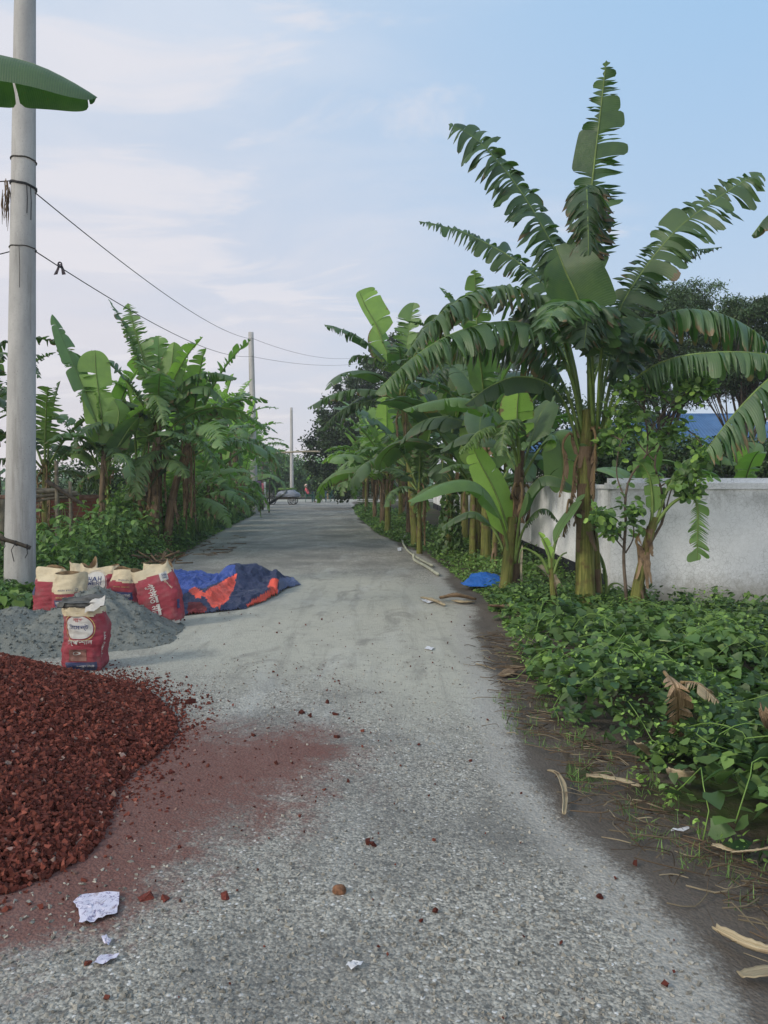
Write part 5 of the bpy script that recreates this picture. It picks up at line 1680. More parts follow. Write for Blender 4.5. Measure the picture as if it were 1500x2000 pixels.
# loose chips round the foot
k = 5200
a = rng.uniform(-1.9, 1.9, k); d = .985 + np.abs(rng.normal(0, .06, k))
sc_ = (np.abs(np.cos(a)) ** 2.7 + np.abs(np.sin(a)) ** 2.7) ** (-1 / 2.7)
x = -3.35 + 2.10 * d * sc_ * np.cos(a); y = 3.88 + 2.05 * d * sc_ * np.sin(a)
sel = heap_h(x, y) < .02
x, y = x[sel], y[sel]
rocks(mb, np.stack([x, y, np.full(len(x), .008)], -1), np.clip(np.abs(rng.normal(0, .007, len(x))) + .003, 0, .022), rng)
mb.build('chips', M_CHIP, hp, smooth=False, origin=(-3.3, 3.8, 0))['kind'] = 'stuff'

mb = MB()
k = 420
x = rng.normal(-.85, .50, k); y = rng.normal(4.3, .95, k)
rocks(mb, np.stack([x, y, np.full(k, .010)], -1), np.abs(rng.normal(0, .004, k)) + .003, rng, tint=np.stack([rng.uniform(.5, 1.1, k), rng.rand(k), np.zeros(k)], -1))
k = 260
x = rng.uniform(-2.2, 1.0, k); y = rng.uniform(2.0, 8.5, k)
rocks(mb, np.stack([x, y, np.full(k, .010)], -1), np.abs(rng.normal(0, .005, k)) + .003, rng, tint=np.stack([rng.uniform(.4, 1.0, k), rng.rand(k), np.zeros(k)], -1))
for (px, py, s_) in ((370, 1375, .040), (338, 1463, .032), (495, 1440, .024), (590, 1395, .03), (605, 1400, .022), (655, 1398, .028), (658, 1443, .03), (606, 1403, .02), (718, 1650, .022), (730, 1655, .018), (850, 1785, .016), (680, 1530, .018), (540, 1495, .02), (640, 1375, .022), (1240, 1690, .02)):
    g = gnd(px, py)
    rocks(mb, np.array([[g.x, g.y, .012]]), s_, rng, tint=np.array([[.6, .3, 0]]))
tag(mb.build('loose_chips', M_CHIP, smooth=False), 'brick crumbs and grit scattered over the asphalt', 'grit', kind='stuff')

# pale aggregate stones worn proud of the asphalt
mb = MB()
k = 7000
y = 1.9 + 4.5 * rng.rand(k) ** 1.6; x = rng.uniform(-1, 1, k) * (y * .52)
x = np.clip(x, -3, None)
sel = (x < interp(y, ER_Y, ER_X) - .05) & (rng.rand(k) > 1.2 * np.exp(-((x + 0.85) / .75) ** 2 - ((y - 3.7) / .95) ** 2)) & ((heap_h(x, y) < .001))
sel &= (x > -1.3) | (y < 2.6)
x, y = x[sel], y[sel]; k = len(x)
tv = rng.uniform(.45, 1.1, k)
rocks(mb, np.stack([x, y, np.full(k, .004) + .003 * fbm(np.stack([x, y], -1), .9, 3)], -1), rng.uniform(.006, .014, k), rng, .45, np.stack([tv, rng.rand(k), np.zeros(k)], -1))
M_AGG = simple('aggregate', (.36, .345, .30), .85, 50, .4, .3, 200, tinted=True)
tag(mb.build('asphalt_gravel', M_AGG, smooth=False), 'small grey stones worn loose on the asphalt surface', 'gravel', kind='stuff')

for (px, py, s_, mt, lb) in ((662, 1747, .050, (.20, .10, .055), 'rounded brown stone lying alone on the asphalt near the middle bottom'), (440, 1757, .026, (.16, .04, .03), 'small red brick bit alone on the asphalt, between the paper scraps and the brown stone'),
                             (284, 1758, .030, (.16, .04, .03), 'small red brick bit just right of the large paper scrap'), (323, 1760, .026, (.16, .04, .03), 'second small red brick bit right of the large paper scrap'),
                             (172, 1885, .024, (.16, .045, .03), 'red brick bit touching the lowest paper scrap')):
    g = gnd(px, py)
    mb = MB()
    if s_ > .045:
        th, ph = np.meshgrid(np.linspace(0, math.pi, 12), np.arange(16) / 16 * 2 * math.pi, indexing='ij')
        d = np.stack([np.sin(th) * np.cos(ph), np.sin(th) * np.sin(ph), np.cos(th)], -1).reshape(-1, 3)
        r = s_ / 2 * (1 + .16 * fbm(d, 1.6, 3))[:, None]
        mb.grid(d * r * [1, .8, .75] + [g.x, g.y, s_ * .32], 12, 16, wrap=True)
    else:
        rocks(mb, np.array([[g.x, g.y, s_ * .3]]), s_, rng)
    o = mb.build('stone', simple('stone_' + str(px), mt, .9, 60, .5, .5, 150), origin=g, smooth=s_ > .045)
    o.location = g
    tag(o, lb, 'stone')


# ------------------------------------------------------------------ sand heap
def sandmat():
    m, t = newmat('grey_sand')
    co = t.n('ShaderNodeTexCoord').outputs['Object']
    f = t.noise(co, 75, 5, .75); n = t.noise(co, 5, 5, .7, .5); g = t.noise(co, 22, 5, .7)
    c = t.mix(f, (0.10, 0.112, 0.105), (0.33, 0.35, 0.325))
    c = t.mix(t.math('MULTIPLY', t.ramp(n, .45, .7), .45), c, (0.12, 0.13, 0.12))
    finish(t, c, .95, t.math('ADD', t.math('MULTIPLY', f, .5), g), .9, .03, .1)
    return m


M_SAND = sandmat()


def sand_h(x, y):
    h = 0
    for (cx, cy, rx, ry, hh, p) in ((-2.74, 7.35, .80, 1.0, .50, 1.1), (-3.55, 7.3, 1.0, .85, .27, 1.2), (-2.35, 7.0, .48, .5, .17, 1.2), (-3.05, 6.75, .8, .55, .22, 1.2)):
        d = np.sqrt(((x - cx) / rx) ** 2 + ((y - cy) / ry) ** 2)
        h = np.maximum(h, hh * np.clip(1 - d, 0, 1) ** p)
    q = np.stack([x, y], -1)
    rug = fbm(q, 3.6, 5)
    hollow = .07 * np.exp(-((x + 2.42) / .16) ** 2 - ((y - 6.72) / .18) ** 2)
    return h * (1 + .10 * rug) + .026 * np.clip(h * 8, 0, 1) * fbm(q, 9, 4) - hollow * (h > .05)


gx = np.linspace(-4.6, -1.55, 210); gy = np.linspace(5.9, 8.6, 180)
XX, YY = np.meshgrid(gx, gy)
H = sand_h(XX, YY)
mb = MB()
mb.grid(np.stack([XX, YY, H - .006 - .02 * (H < .004)], -1).reshape(-1, 3), 180, 210)
k = 3500
x = rng.uniform(-4.4, -1.6, k); y = rng.uniform(6.0, 8.2, k); h = sand_h(x, y); sel = h > .004
rocks(mb, np.stack([x, y, h + .002], -1)[sel], np.abs(rng.normal(0, .007, sel.sum())) + .004, rng)
o = mb.build('sand_heap', M_SAND)
tag(o, 'pile of damp grey sand banked against the red cement sacks', 'sand', kind='stuff')

# ------------------------------------------------------------------ cement sacks
def sackmat(name, col, dirt=(.22, .21, .19)):
    m, t = newmat(name)
    co = t.n('ShaderNodeTexCoord').outputs['Object']
    n = t.noise(co, 7, 5, .65); f = t.noise(t.scalev(co, (1, 1, 4)), 14, 5, .7)
    wv = t.math('MULTIPLY', t.math('ADD', t.math('SINE', t.math('MULTIPLY', t.n('ShaderNodeSeparateXYZ', i0=co).outputs[2], 900.0)), 1.0), .1)
    c = t.mix(t.math('MULTIPLY', t.ramp(n, .45, .75), .42), col, dirt)
    c = t.mix(t.math('MULTIPLY', t.ramp(f, .55, .7), .30), c, tuple(x * .55 for x in col))
    finish(t, c, .62, t.math('ADD', t.math('MULTIPLY', f, 1.0), wv), .55, .02, .35)
    return m


M_SRED = sackmat('sack_red', (.31, .040, .060))
M_SCREAM = sackmat('sack_cream', (.60, .52, .36), (.34, .27, .18))
M_SWHITE = sackmat('sack_white', (.58, .57, .54))
M_SBLUE = sackmat('sack_blue', (.045, .06, .15))
M_SINNER = simple('sack_inner', (.30, .21, .12), .9, 12, .5)
M_INKW = simple('ink_white', (.55, .53, .50), .7, 20, .4)
M_INKB = simple('ink_blue', (.05, .07, .17), .7, 20, .4)
M_INKR = simple('ink_red', (.42, .04, .05), .7, 20, .3)
M_INKG = simple('ink_gold', (.50, .42, .16), .7, 20, .3)


def text_geo(body, width):
    cu = bpy.data.curves.new('lettering', 'FONT')
    cu.body = body; cu.size = 1; cu.resolution_u = 2
    cu.offset = 0.012
    ob = bpy.data.objects.new('lettering_tmp', cu)
    COL.objects.link(ob)
    dg = bpy.context.evaluated_depsgraph_get()
    me = ob.evaluated_get(dg).to_mesh()
    V = np.array([v.co[:] for v in me.vertices]); Fs = [tuple(p.vertices) for p in me.polygons]
    ob.evaluated_get(dg).to_mesh_clear()
    bpy.data.objects.remove(ob); bpy.data.curves.remove(cu)
    if len(V) == 0: return None
    V[:, 0] -= (V[:, 0].min() + V[:, 0].max()) / 2; V[:, 1] -= (V[:, 1].min() + V[:, 1].max()) / 2
    s = width / (V[:, 0].max() - V[:, 0].min())
    return V[:, :2] * s, Fs


class Sack:
    def __init__(s, w, d, h, seed, rim=.04, cream=.2, lean=(0, 0), flare=0.0, mouth=.55, bulge=.05):
        s.w, s.d, s.h, s.seed, s.rim, s.cream, s.lean, s.flare, s.mouth, s.bulge = w, d, h, seed, rim, cream, lean, flare, mouth, bulge
        s.rng = np.random.RandomState(seed)
        s.ph = s.rng.uniform(0, 6.28, 6)

    def pos(s, a, u, off=0.0):
        """a: angle (front = -pi/2), u: 0 bottom .. 1 rim"""
        a = np.asarray(a, float); u = np.asarray(u, float)
        e = .55 + .30 * u
        ca, sa = np.cos(a), np.sin(a)
        x = np.sign(ca) * np.abs(ca) ** e; y = np.sign(sa) * np.abs(sa) ** e
        r = 1 + s.bulge * np.sin(np.pi * np.clip(u * 1.15, 0, 1)) - .16 * np.clip(.09 - u, 0, 1) / .09
        r = r + s.flare * np.clip(u - .85, 0, 1) / .15
        pinch = np.clip((u - .72) / .28, 0, 1)
        rx = s.w / 2 * r * (1 - .04 * pinch); ry = s.d / 2 * r * (1 - (1 - s.mouth) * pinch)
        q = np.stack([np.cos(a) * 1.3 + s.seed, np.sin(a) * 1.3, u * 3.2], -1)
        dd = .020 * s.w / .35 * fbm(q, 1.3, 3) + .0018 * np.sin(u * 70 + 3 * np.sin(a * 2 + s.ph[0])) * (u < .8)
        rimz = s.rim * (np.sin(2 * a + s.ph[1]) + .6 * np.sin(3 * a + s.ph[2])) * np.clip((u - .6) / .4, 0, 1)
        X = x * (rx + dd + off); Y = y * (ry + dd + off)
        Z = s.h * u + rimz
        X = X + s.lean[0] * u ** 1.2 + .01 * np.sin(u * 7 + s.ph[3]); Y = Y + s.lean[1] * u ** 1.2
        return np.stack([X, Y, Z], -1)

    def body(s, mats_u, root, seam=True):
        nu, na = 44, 64
        u, a = np.meshgrid(np.linspace(0, 1, nu), np.arange(na) / na * 2 * math.pi, indexing='ij')
        P = s.pos(a, u)
        mb = MB()
        uc = (np.linspace(0, 1, nu)[:-1] + .5 / nu)
        mi = []
        for q in uc:
            for j in range(na):
                aa = j / na * 2 * math.pi
                k = 0
                for (u0, m_) in mats_u:
                    if q + .02 * math.sin(3 * aa + s.ph[4]) >= u0: k = m_
                mi.append(k)
        mb.grid(P.reshape(-1, 3), nu, na, np.array(mi), wrap=True)
        # inside of the mouth, going down
        u2 = np.linspace(1, .80, 6)
        uu, a2 = np.meshgrid(u2, np.arange(na) / na * 2 * math.pi, indexing='ij')
        Pi = s.pos(a2, uu, -.006)
        Pi[0] = s.pos(a2[0], uu[0])
        c = Pi[-1].mean(0)
        Pi = np.concatenate([Pi, (c + (Pi[-1:] - c) * .05) + [0, 0, .0]])
        mb.grid(Pi.reshape(-1, 3), 7, na, 3, wrap=True)
        # bottom
        b = s.n_bot(mb, na)
        return mb.build('body', [M_SRED, M_SCREAM, M_SWHITE, M_SINNER], root)

    def n_bot(s, mb, na):
        a = np.arange(na) / na * 2 * math.pi
        mb.add(s.pos(a, np.zeros(na)), [list(range(na - 1, -1, -1))], 0)

    def patch(s, name, root, mat, a0, u0, pts, off=.004, sub=1):
        pass

    def surf(s, x, z, a0, u0, off):
        """flat print coordinates (m) -> sack surface around angle a0, height fraction u0"""
        return s.pos(a0 + np.asarray(x) / (s.w * .5) * .80, u0 + np.asarray(z) / s.h, off)

    def disc(s, name, root, mat, a0, u0, rx, rz, off=.0035, rect=False, n=22, cut=None):
        mb = MB()
        if rect:
            gx_, gz_ = np.meshgrid(np.linspace(-rx, rx, n), np.linspace(-rz, rz, max(4, n // 2)))
            P = s.surf(gx_.ravel(), gz_.ravel(), a0, u0, off)
            mb.grid(P, max(4, n // 2), n)
        else:
            rr, th = np.meshgrid(np.linspace(.02, 1, 8), np.arange(n * 2) / (n * 2) * 2 * math.pi, indexing='ij')
            P = s.surf((rr * np.cos(th) * rx).ravel(), (rr * np.sin(th) * rz).ravel(), a0, u0, off)
            mb.grid(P, 8, n * 2, wrap=True)
        return mb.build(name, mat, root)

    def ring(s, name, root, mat, a0, u0, rx, rz, wd=.006, off=.006):
        th = np.linspace(0, 2 * math.pi, 70)
        P = np.stack([s.surf(np.cos(th) * (rx + q), np.sin(th) * (rz + q), a0, u0, off) for q in (0, wd)], 1).reshape(-1, 3)
        mb = MB(); mb.grid(P, 70, 2)
        return mb.build(name, mat, root)

    def text(s, body, root, mat, a0, u0, width, off=.008, rot=0.0, name='lettering', squash=1.0):
        g = text_geo(body, width)
        if g is None: return
        V, Fs = g
        x = V[:, 0] * math.cos(rot) - V[:, 1] * math.sin(rot) * squash; z = V[:, 0] * math.sin(rot) + V[:, 1] * math.cos(rot) * squash
        me = bpy.data.meshes.new(name)
        me.from_pydata([tuple(p) for p in s.surf(x, z, a0, u0, off)], [], Fs)
        me.materials.append(mat)
        o = bpy.data.objects.new(name, me); COL.objects.link(o); o.parent = root
        return o


FR = -math.pi / 2
CEMENT = 'cement sacks round the sand heap'


def place(root, g, rz=0, tilt=(0, 0), z=0):
    root.location = (g.x, g.y, z)
    root.rotation_euler = (tilt[0], tilt[1], rz)


SH = 'সিমেন্ট'
V_CEM = '\u09bf\u09b8\u09c7\u09ae\u09a8\u09cd\u099f'        # laid out left to right as it is read
V_SPE = '\u09c7\u09b8\u09cd\u09aa\u09b6\u09be\u09b2'
V_SHAH = '\u09b6\u09be\u09b9 '
V_QUAL = '\u0997\u09c1\u09a3\u0997\u09a4 \u09ae\u09be\u09a8'


def sack(label, g, rz, S_, tilt=(0, 0), z=0.0, mats=((0, 0), (.78, 1))):
    root = thing('cement_sack', (0, 0, 0), label, 'sack', CEMENT)
    S_.body(list(mats), root)
    place(root, g, rz, tilt, z)
    return root


# front one, with a slab on its mouth
g = at(168, 1300, 5.95)
s_ = Sack(.325, .25, .49, 3, rim=.008, mouth=.95, bulge=.012)
r_ = sack('red cement sack at the front, mouth covered by a flat grey slab', Vector((g.x, 5.95, 0)), .05, s_, mats=((0, 0), (.90, 1)))
s_.disc('emblem', r_, M_SWHITE, FR - .08, .70, .105, .085)
s_.ring('emblem_ring', r_, M_INKG, FR - .08, .70, .118, .096)
s_.text(V_CEM, r_, M_INKB, FR - .08, .705, .125)
s_.text('শাহ', r_, M_INKR, FR - .08, .81, .06)
s_.text(V_SPE, r_, M_INKW, FR - .02, .47, .16)
s_.disc('print_panel', r_, simple('ink_dusty', (.24, .12, .10), .8, 20, .4), FR - .05, .27, .045, .045, rect=True)
s_.ring('print_ring', r_, M_INKW, FR - .05, .30, .010, .010, .004)
s_.disc('blue_band', r_, M_SBLUE, FR + .10, .09, .115, .035, rect=True)
s_.text('শাহ সিমেন্ট', r_, M_INKW, FR + .22, .095, .10)
s_.text(V_QUAL, r_, M_INKW, FR + 1.08, .42, .20, rot=math.pi / 2)
# slab and cream corner flap
M_SLAB = simple('slab_grey', (.10, .10, .095), .9, 14, .5, .5, 60)
mb = MB()
nx_ = 22
XX, YY = np.meshgrid(np.linspace(-.175, .115, nx_), np.linspace(-.14, .13, nx_))
zt = .535 + .012 * fbm(np.stack([XX, YY], -1) * 1.0, 9, 3) + .02 * (YY > 0)
mask = (XX / .18) ** 4 + (YY / .15) ** 4
zt = zt - .035 * (mask > .93)
mb.grid(np.stack([XX, YY, zt], -1).reshape(-1, 3), nx_, nx_)
mb.box((-.03, -.005, .512), (.27, .25, .03))
o = mb.build('slab', M_SLAB); o.location = (g.x, 5.95, 0); o.rotation_euler = (0, 0, .05)
tag(o, 'rough dark grey slab laid over the mouth of the front cement sack', 'slab')
mb = MB()
V = []
for i in range(7):
    for j in range(5):
        f, q = i / 6, j / 4
        V.append((.045 + .14 * f, -.15 + .04 * q - .012 * math.sin(f * 5), .455 + .075 * q + .055 * f + .01 * math.sin(f * 9 + q * 4)))
mb.grid(np.array(V), 7, 5)
mb.build('folded_flap', M_SWHITE, r_)
mb = MB()
V = []
for i in range(16):
    for j in range(4):
        a = FR - .95 + 1.5 * i / 15
        V.append(s_.pos(a, .87 + .045 * j, .012 + .01 * math.sin(j * 2.2 + i)))
mb.grid(np.array(V), 16, 4)
mb.build('rolled_edge', M_SCREAM, r_)

# back row, left to right
g = gnd(98, 1198)
s_ = Sack(.36, .26, .53, 7, rim=.02, mouth=.35)
r_ = sack('leftmost cement sack, back row, with a small blue print at its left edge', Vector((at(102, 1100, 8.25).x, 8.25, .0)), -.25, s_, mats=((0, 0), (.76, 1)))
s_.disc('blue_print', r_, M_SBLUE, FR - .75, .55, .035, .045, rect=True, n=10)

s_ = Sack(.32, .26, .53, 9, rim=.012, mouth=.75, cream=.3)
r_ = sack('open cement sack with tall cream collar and a blue lettered band, second from left', Vector((at(134, 1100, 7.75).x, 7.80, .0)), .15, s_, mats=((0, 0), (.64, 1)))
s_.disc('blue_band', r_, M_SBLUE, FR, .44, .15, .035, rect=True)
s_.text('শাহ ' + V_CEM, r_, M_INKW, FR, .44, .24)
s_.text('PORTLAND COMPOSITE', r_, M_INKG, FR, .56, .20, squash=.9)
s_.text('BDS EN 197-1', r_, M_INKB, FR - .1, .70, .12)
s_.ring('stamp', r_, M_INKB, FR + .45, .70, .012, .012, .004)

s_ = Sack(.42, .26, .52, 13, rim=.022, mouth=.45)
r_ = sack('cement sack behind the sand peak, white round emblem with English lettering', Vector((at(191, 1100, 8.5).x, 8.55, .05)), .0, s_, mats=((0, 0), (.83, 1)))
s_.disc('emblem', r_, M_SWHITE, FR - .05, .70, .135, .115)
s_.ring('emblem_ring', r_, M_INKW, FR - .05, .70, .148, .126, .005)
s_.text('SHAH', r_, M_INKB, FR - .08, .75, .17, squash=1.2)
s_.text('CEMENT', r_, M_INKB, FR - .08, .655, .175, squash=1.1)
s_.text('শাহ', r_, M_INKW, FR + .1, .50, .07)
# cream flap of the sack rising behind it
s_ = Sack(.30, .2, .50, 15, rim=.05, mouth=.3)
r_ = sack('cement sack half hidden behind the lettered one, only its pointed cream flap showing', Vector((at(165, 1100, 9.05).x, 9.0, .0)), .4, s_, mats=((0, 0), (.7, 1)))

s_ = Sack(.30, .24, .53, 17, rim=.012, mouth=.6)
r_ = sack('narrow cement sack right of the sand peak, blue lettered band low on its front', Vector((at(240, 1100, 8.1).x, 8.15, .0)), -.05, s_, mats=((0, 0), (.76, 1)), tilt=(0, .06))
s_.disc('blue_band', r_, M_SBLUE, FR, .50, .13, .038, rect=True)
s_.text('শাহ ' + V_CEM, r_, M_INKW, FR, .50, .19)
s_.text('PORTLAND COMPOSITE', r_, M_INKG, FR, .67, .16)
s_.text('BDS EN 197-1', r_, M_INKB, FR + .05, .80, .10)
s_.ring('stamp', r_, M_INKB, FR + .62, .81, .012, .012, .004)

s_ = Sack(.34, .25, .48, 19, rim=.015, mouth=.5)
r_ = sack('cement sack tucked behind the leaning one, white patch and torn cream collar', Vector((at(285, 1100, 8.2).x, 8.3, .0)), .1, s_, mats=((0, 0), (.66, 2), (.8, 1)))
s_.text('SHAH', r_, M_INKB, FR - .5, .66, .10)
s_ = Sack(.36, .25, .51, 23, rim=.03, mouth=.4)
r_ = sack('rearmost cement sack at the right end, crumpled cream top against the blue tarpaulin', Vector((at(306, 1100, 8.7).x, 8.75, .0)), -.1, s_, mats=((0, 0), (.62, 1)))
# leaning one in front
s_ = Sack(.38, .25, .62, 29, rim=.03, mouth=.30, bulge=.08)
g = gnd(330, 1232)
r_ = sack('cement sack leaning left with lettering running up its side, at the foot of the tarpaulin', Vector((at(322, 1200, 7.75).x + .03, 7.72, .02)), .12, s_, tilt=(-.12, -.27), mats=((0, 2), (.05, 0), (.84, 1)))
s_.text(V_QUAL, r_, M_INKW, FR - .15, .47, .34, rot=-math.pi / 2, squash=1.15)
s_.text('Special', r_, M_SCREAM, FR + .62, .66, .12, rot=-1.2)
s_.disc('white_print', r_, M_SWHITE, FR + .65, .80, .075, .045, rect=True)
s_.text('SHAH', r_, M_INKB, FR + .65, .825, .10, rot=-.1)
s_.text('CEMENT', r_, M_INKB, FR + .65, .775, .10, rot=-.1)
s_.disc('blue_print', r_, M_SBLUE, FR - .55, .17, .05, .045, rect=True)
s_.text('শাহ', r_, M_INKW, FR - .55, .17, .06)
s_.disc('blue_print', r_, M_SBLUE, FR + .95, .30, .03, .045, rect=True)


# ------------------------------------------------------------------ tarpaulin on the road
def tarpmat(name, col, dust=(.30, .32, .33), a=.25):
    m, t = newmat(name)
    co = t.n('ShaderNodeTexCoord').outputs['Object']
    n = t.noise(co, 3.5, 6, .7, .5); f = t.noise(co, 16, 6, .7, .8)
    c = t.mix(t.math('MULTIPLY', t.ramp(n, .5, .75), a), col, dust)
    c = t.mix(t.math('MULTIPLY', t.ramp(f, .5, .7), .3), c, tuple(x * .6 for x in col))
    finish(t, c, .5, f, .7, .03, .45)
    return m


M_TB = tarpmat('tarpaulin_blue', (.035, .075, .30))
M_TN = tarpmat('tarpaulin_navy', (.022, .032, .085), a=.18)
M_TO = tarpmat('tarpaulin_orange', (.72, .095, .06), a=.08)
M_TG = tarpmat('tarpaulin_worn', (.10, .13, .25), a=.5)




def inpoly(q, poly):
    c = np.zeros(q.shape[:-1], bool)
    for i in range(len(poly)):
        a, b = poly[i], poly[i - 1]
        cond = (a[1] > q[..., 1]) != (b[1] > q[..., 1])
        xx = (b[0] - a[0]) * (q[..., 1] - a[1]) / (b[1] - a[1] + 1e-12) + a[0]
        c ^= cond & (q[..., 0] < xx)
    return c


def topx(P):
    y, z = P[..., 1], P[..., 2] - CAM_H
    f = y * math.cos(PITCH) - z * math.sin(PITCH); u = y * math.sin(PITCH) + z * math.cos(PITCH)
    return np.stack([750 + F * P[..., 0] / f, 1000 - F * u / f], -1)


rim = [(316, 1118), (330, 1116), (352, 1120), (400, 1124), (450, 1132), (470, 1126), (505, 1134), (545, 1134), (575, 1136), (589, 1143), (560, 1152), (545, 1163), (520, 1176), (480, 1191), (415, 1198), (350, 1205), (318, 1202)]
rimw = np.array([tuple(gnd(*p))[:2] for p in rim])
lo, hi = rimw.min(0) - .02, rimw.max(0) + .02
nr = 190
gx_, gy_ = np.meshgrid(np.linspace(lo[0], hi[0], nr), np.linspace(lo[1], hi[1], nr))
P2 = np.stack([gx_, gy_], -1)
ins = inpoly(P2, rimw)
segp = np.concatenate([np.linspace(rimw[i - 1], rimw[i], 30) for i in range(len(rimw))])
dist = np.min(np.stack([np.hypot(P2[..., 0] - q[0], P2[..., 1] - q[1]) for q in segp[::2]]), 0)


def ridge(px0, py0, px1, py1, w_, h):
    a = np.array(tuple(gnd(px0, py0))[:2]); b = np.array(tuple(gnd(px1, py1))[:2])
    ab = b - a; t_ = np.clip(((P2 - a) @ ab) / (ab @ ab), 0, 1)
    dd = np.linalg.norm(P2 - (a + t_[..., None] * ab), axis=-1)
    return h * np.exp(-(dd / w_) ** 1.6)


z = .02 + .01 * np.clip(dist / .25, 0, 1)
z = z + ridge(340, 1140, 440, 1145, .75, .05) + ridge(462, 1154, 498, 1150, .24, .27) + ridge(395, 1176, 450, 1160, .30, .10) + ridge(410, 1185, 425, 1160, .12, .06) \
    + ridge(541, 1140, 538, 1160, .07, .12) + ridge(535, 1165, 485, 1184, .10, .07) + ridge(330, 1180, 395, 1186, .20, .10) + ridge(375, 1158, 385, 1150, .10, .07)
rg = 1 - np.abs(fbm(P2, 2.6, 5)) * 1.7
rg2 = 1 - np.abs(fbm(P2 + 9, 6.5, 3)) * 1.6
z = z + .038 * np.clip(rg, -.6, 1) ** 1 + .022 * rg2
z = np.maximum(z * np.clip(dist / .05 + .15, 0, 1), .014)
Pw = np.stack([gx_, gy_, z], -1)
pxy = topx(Pw)
cellin = ins[:-1, :-1] & ins[1:, :-1] & ins[:-1, 1:] & ins[1:, 1:]
cc_ = (pxy[:-1, :-1] + pxy[1:, 1:]) / 2
ORANGE = [[(366, 1154), (381, 1146), (400, 1157), (432, 1135), (463, 1120), (457, 1150), (447, 1172), (430, 1186), (412, 1186), (404, 1168), (394, 1164), (386, 1168)],
          [(532, 1130), (543, 1130), (543, 1160), (525, 1170), (490, 1186), (478, 1182), (502, 1168), (530, 1150), (521, 1146)]]
BLUE = [[(310, 1090), (345, 1090), (460, 1105), (462, 1120), (430, 1134), (400, 1150), (381, 1146), (366, 1156), (345, 1164), (312, 1160)]]
WORN = [[(545, 1128), (600, 1128), (600, 1160), (545, 1162)]]
RED = [[(366, 1176), (392, 1176), (404, 1188), (396, 1200), (366, 1202)]]
mi = np.ones(cellin.shape, int)
for k_, polys in ((0, BLUE), (3, WORN), (4, RED), (2, ORANGE)):
    for pl in polys:
        wob = np.stack([2 * vnoise(cc_, .12), 1.2 * vnoise(cc_ + 50, .12)], -1)
        mi[inpoly(cc_ + wob, [np.array(p_, float) for p_ in pl])] = k_
idx = np.arange(nr * nr).reshape(nr, nr)
ii, jj = np.where(cellin)
Fq = np.stack([idx[ii, jj], idx[ii, jj + 1], idx[ii + 1, jj + 1], idx[ii + 1, jj]], -1)
used_ = np.unique(Fq); remap = -np.ones(nr * nr, int); remap[used_] = np.arange(len(used_))
mb = MB(); mb.add(Pw.reshape(-1, 3)[used_], remap[Fq], mi[ii, jj])
TARP = mb.build('tarpaulin', [M_TB, M_TN, M_TO, M_TG, simple('tarp_red', (.20, .03, .03), .6, 6, .4)], smooth=False)
sm_ = TARP.modifiers.new('thick', 'SOLIDIFY'); sm_.thickness = .008; sm_.offset = -1
tag(TARP, 'crumpled blue tarpaulin with orange underside heaped on the road behind the sacks', 'tarpaulin')

# small blue sheet among the weeds
g = gnd(948, 1150)
mb = MB()
nx_ = 30
XX, YY = np.meshgrid(np.linspace(-.29, .22, nx_), np.linspace(-.22, .22, nx_))
zz = .05 + .09 * np.exp(-((XX + .02) / .24) ** 2 - ((YY - .05) / .18) ** 2) + .035 * fbm(np.stack([XX, YY], -1) + 5, 7, 4)
zz = np.maximum(zz * np.clip((1.15 - (XX / .28) ** 2 - (YY / .22) ** 2) * 2, 0, 1), .01)
mb.grid(np.stack([XX + .05 * fbm(np.stack([XX, YY], -1), 5, 2), YY + .05 * fbm(np.stack([YY, XX], -1), 5, 2), zz + .05], -1).reshape(-1, 3), nx_, nx_)
o = mb.build('plastic_sheet', tarpmat('bright_blue_sheet', (.012, .12, .46), a=.1)); o.location = g
tag(o, 'bright blue plastic sheet crumpled in the weeds beside the short banana stem', 'plastic sheet')
# ------------------------------------------------------------------ paper scraps
M_PAPER = newmat('printed_paper')
m, t = M_PAPER
co = t.n('ShaderNodeTexCoord').outputs['Object']
n = t.noise(co, 55, 5, .8, .8)
c = t.mix(t.ramp(n, .52, .6), (0.58, 0.57, 0.68), (0.20, 0.18, 0.30))
c = t.mix(t.math('MULTIPLY', t.ramp(t.noise(co, 30, 4, .7), .55, .7), .6), c, (.25, .19, .17))
finish(t, c, .8, n, .3, .003, .2)
M_PAPER = m
M_PLAIN = simple('plain_paper', (.62, .63, .66), .8, 40, .3)
rng = np.random.RandomState(3)


def scrap(pts, label, mat=M_PAPER, seed=0, nm='paper_scrap'):
    rr = np.random.RandomState(seed)
    c = gnd(*np.mean(pts, 0))
    P = [np.array(tuple(gnd(*p))) - np.array(tuple(c)) for p in pts]
    ring = []
    for i in range(len(P)):
        a, b = P[i], P[(i + 1) % len(P)]
        for f in (0, .33, .66):
            q = a + (b - a) * f
            ring.append(q * (1 + rr.uniform(-.06, .06)))
    ring = np.array(ring)
    k = len(ring)
    V = []
    for f in (1, .75, .5, .25):
        R_ = ring * f
        R_[:, 2] = .012 + .010 * rr.rand(k)
        V.append(R_)
    V = np.concatenate(V)
    mb = MB()
    mb.grid(V, 4, k, wrap=True)
    mb.add(V[-k:], [list(range(k))])
    o = mb.build(nm, mat); o.location = c
    return tag(o, label, 'paper')


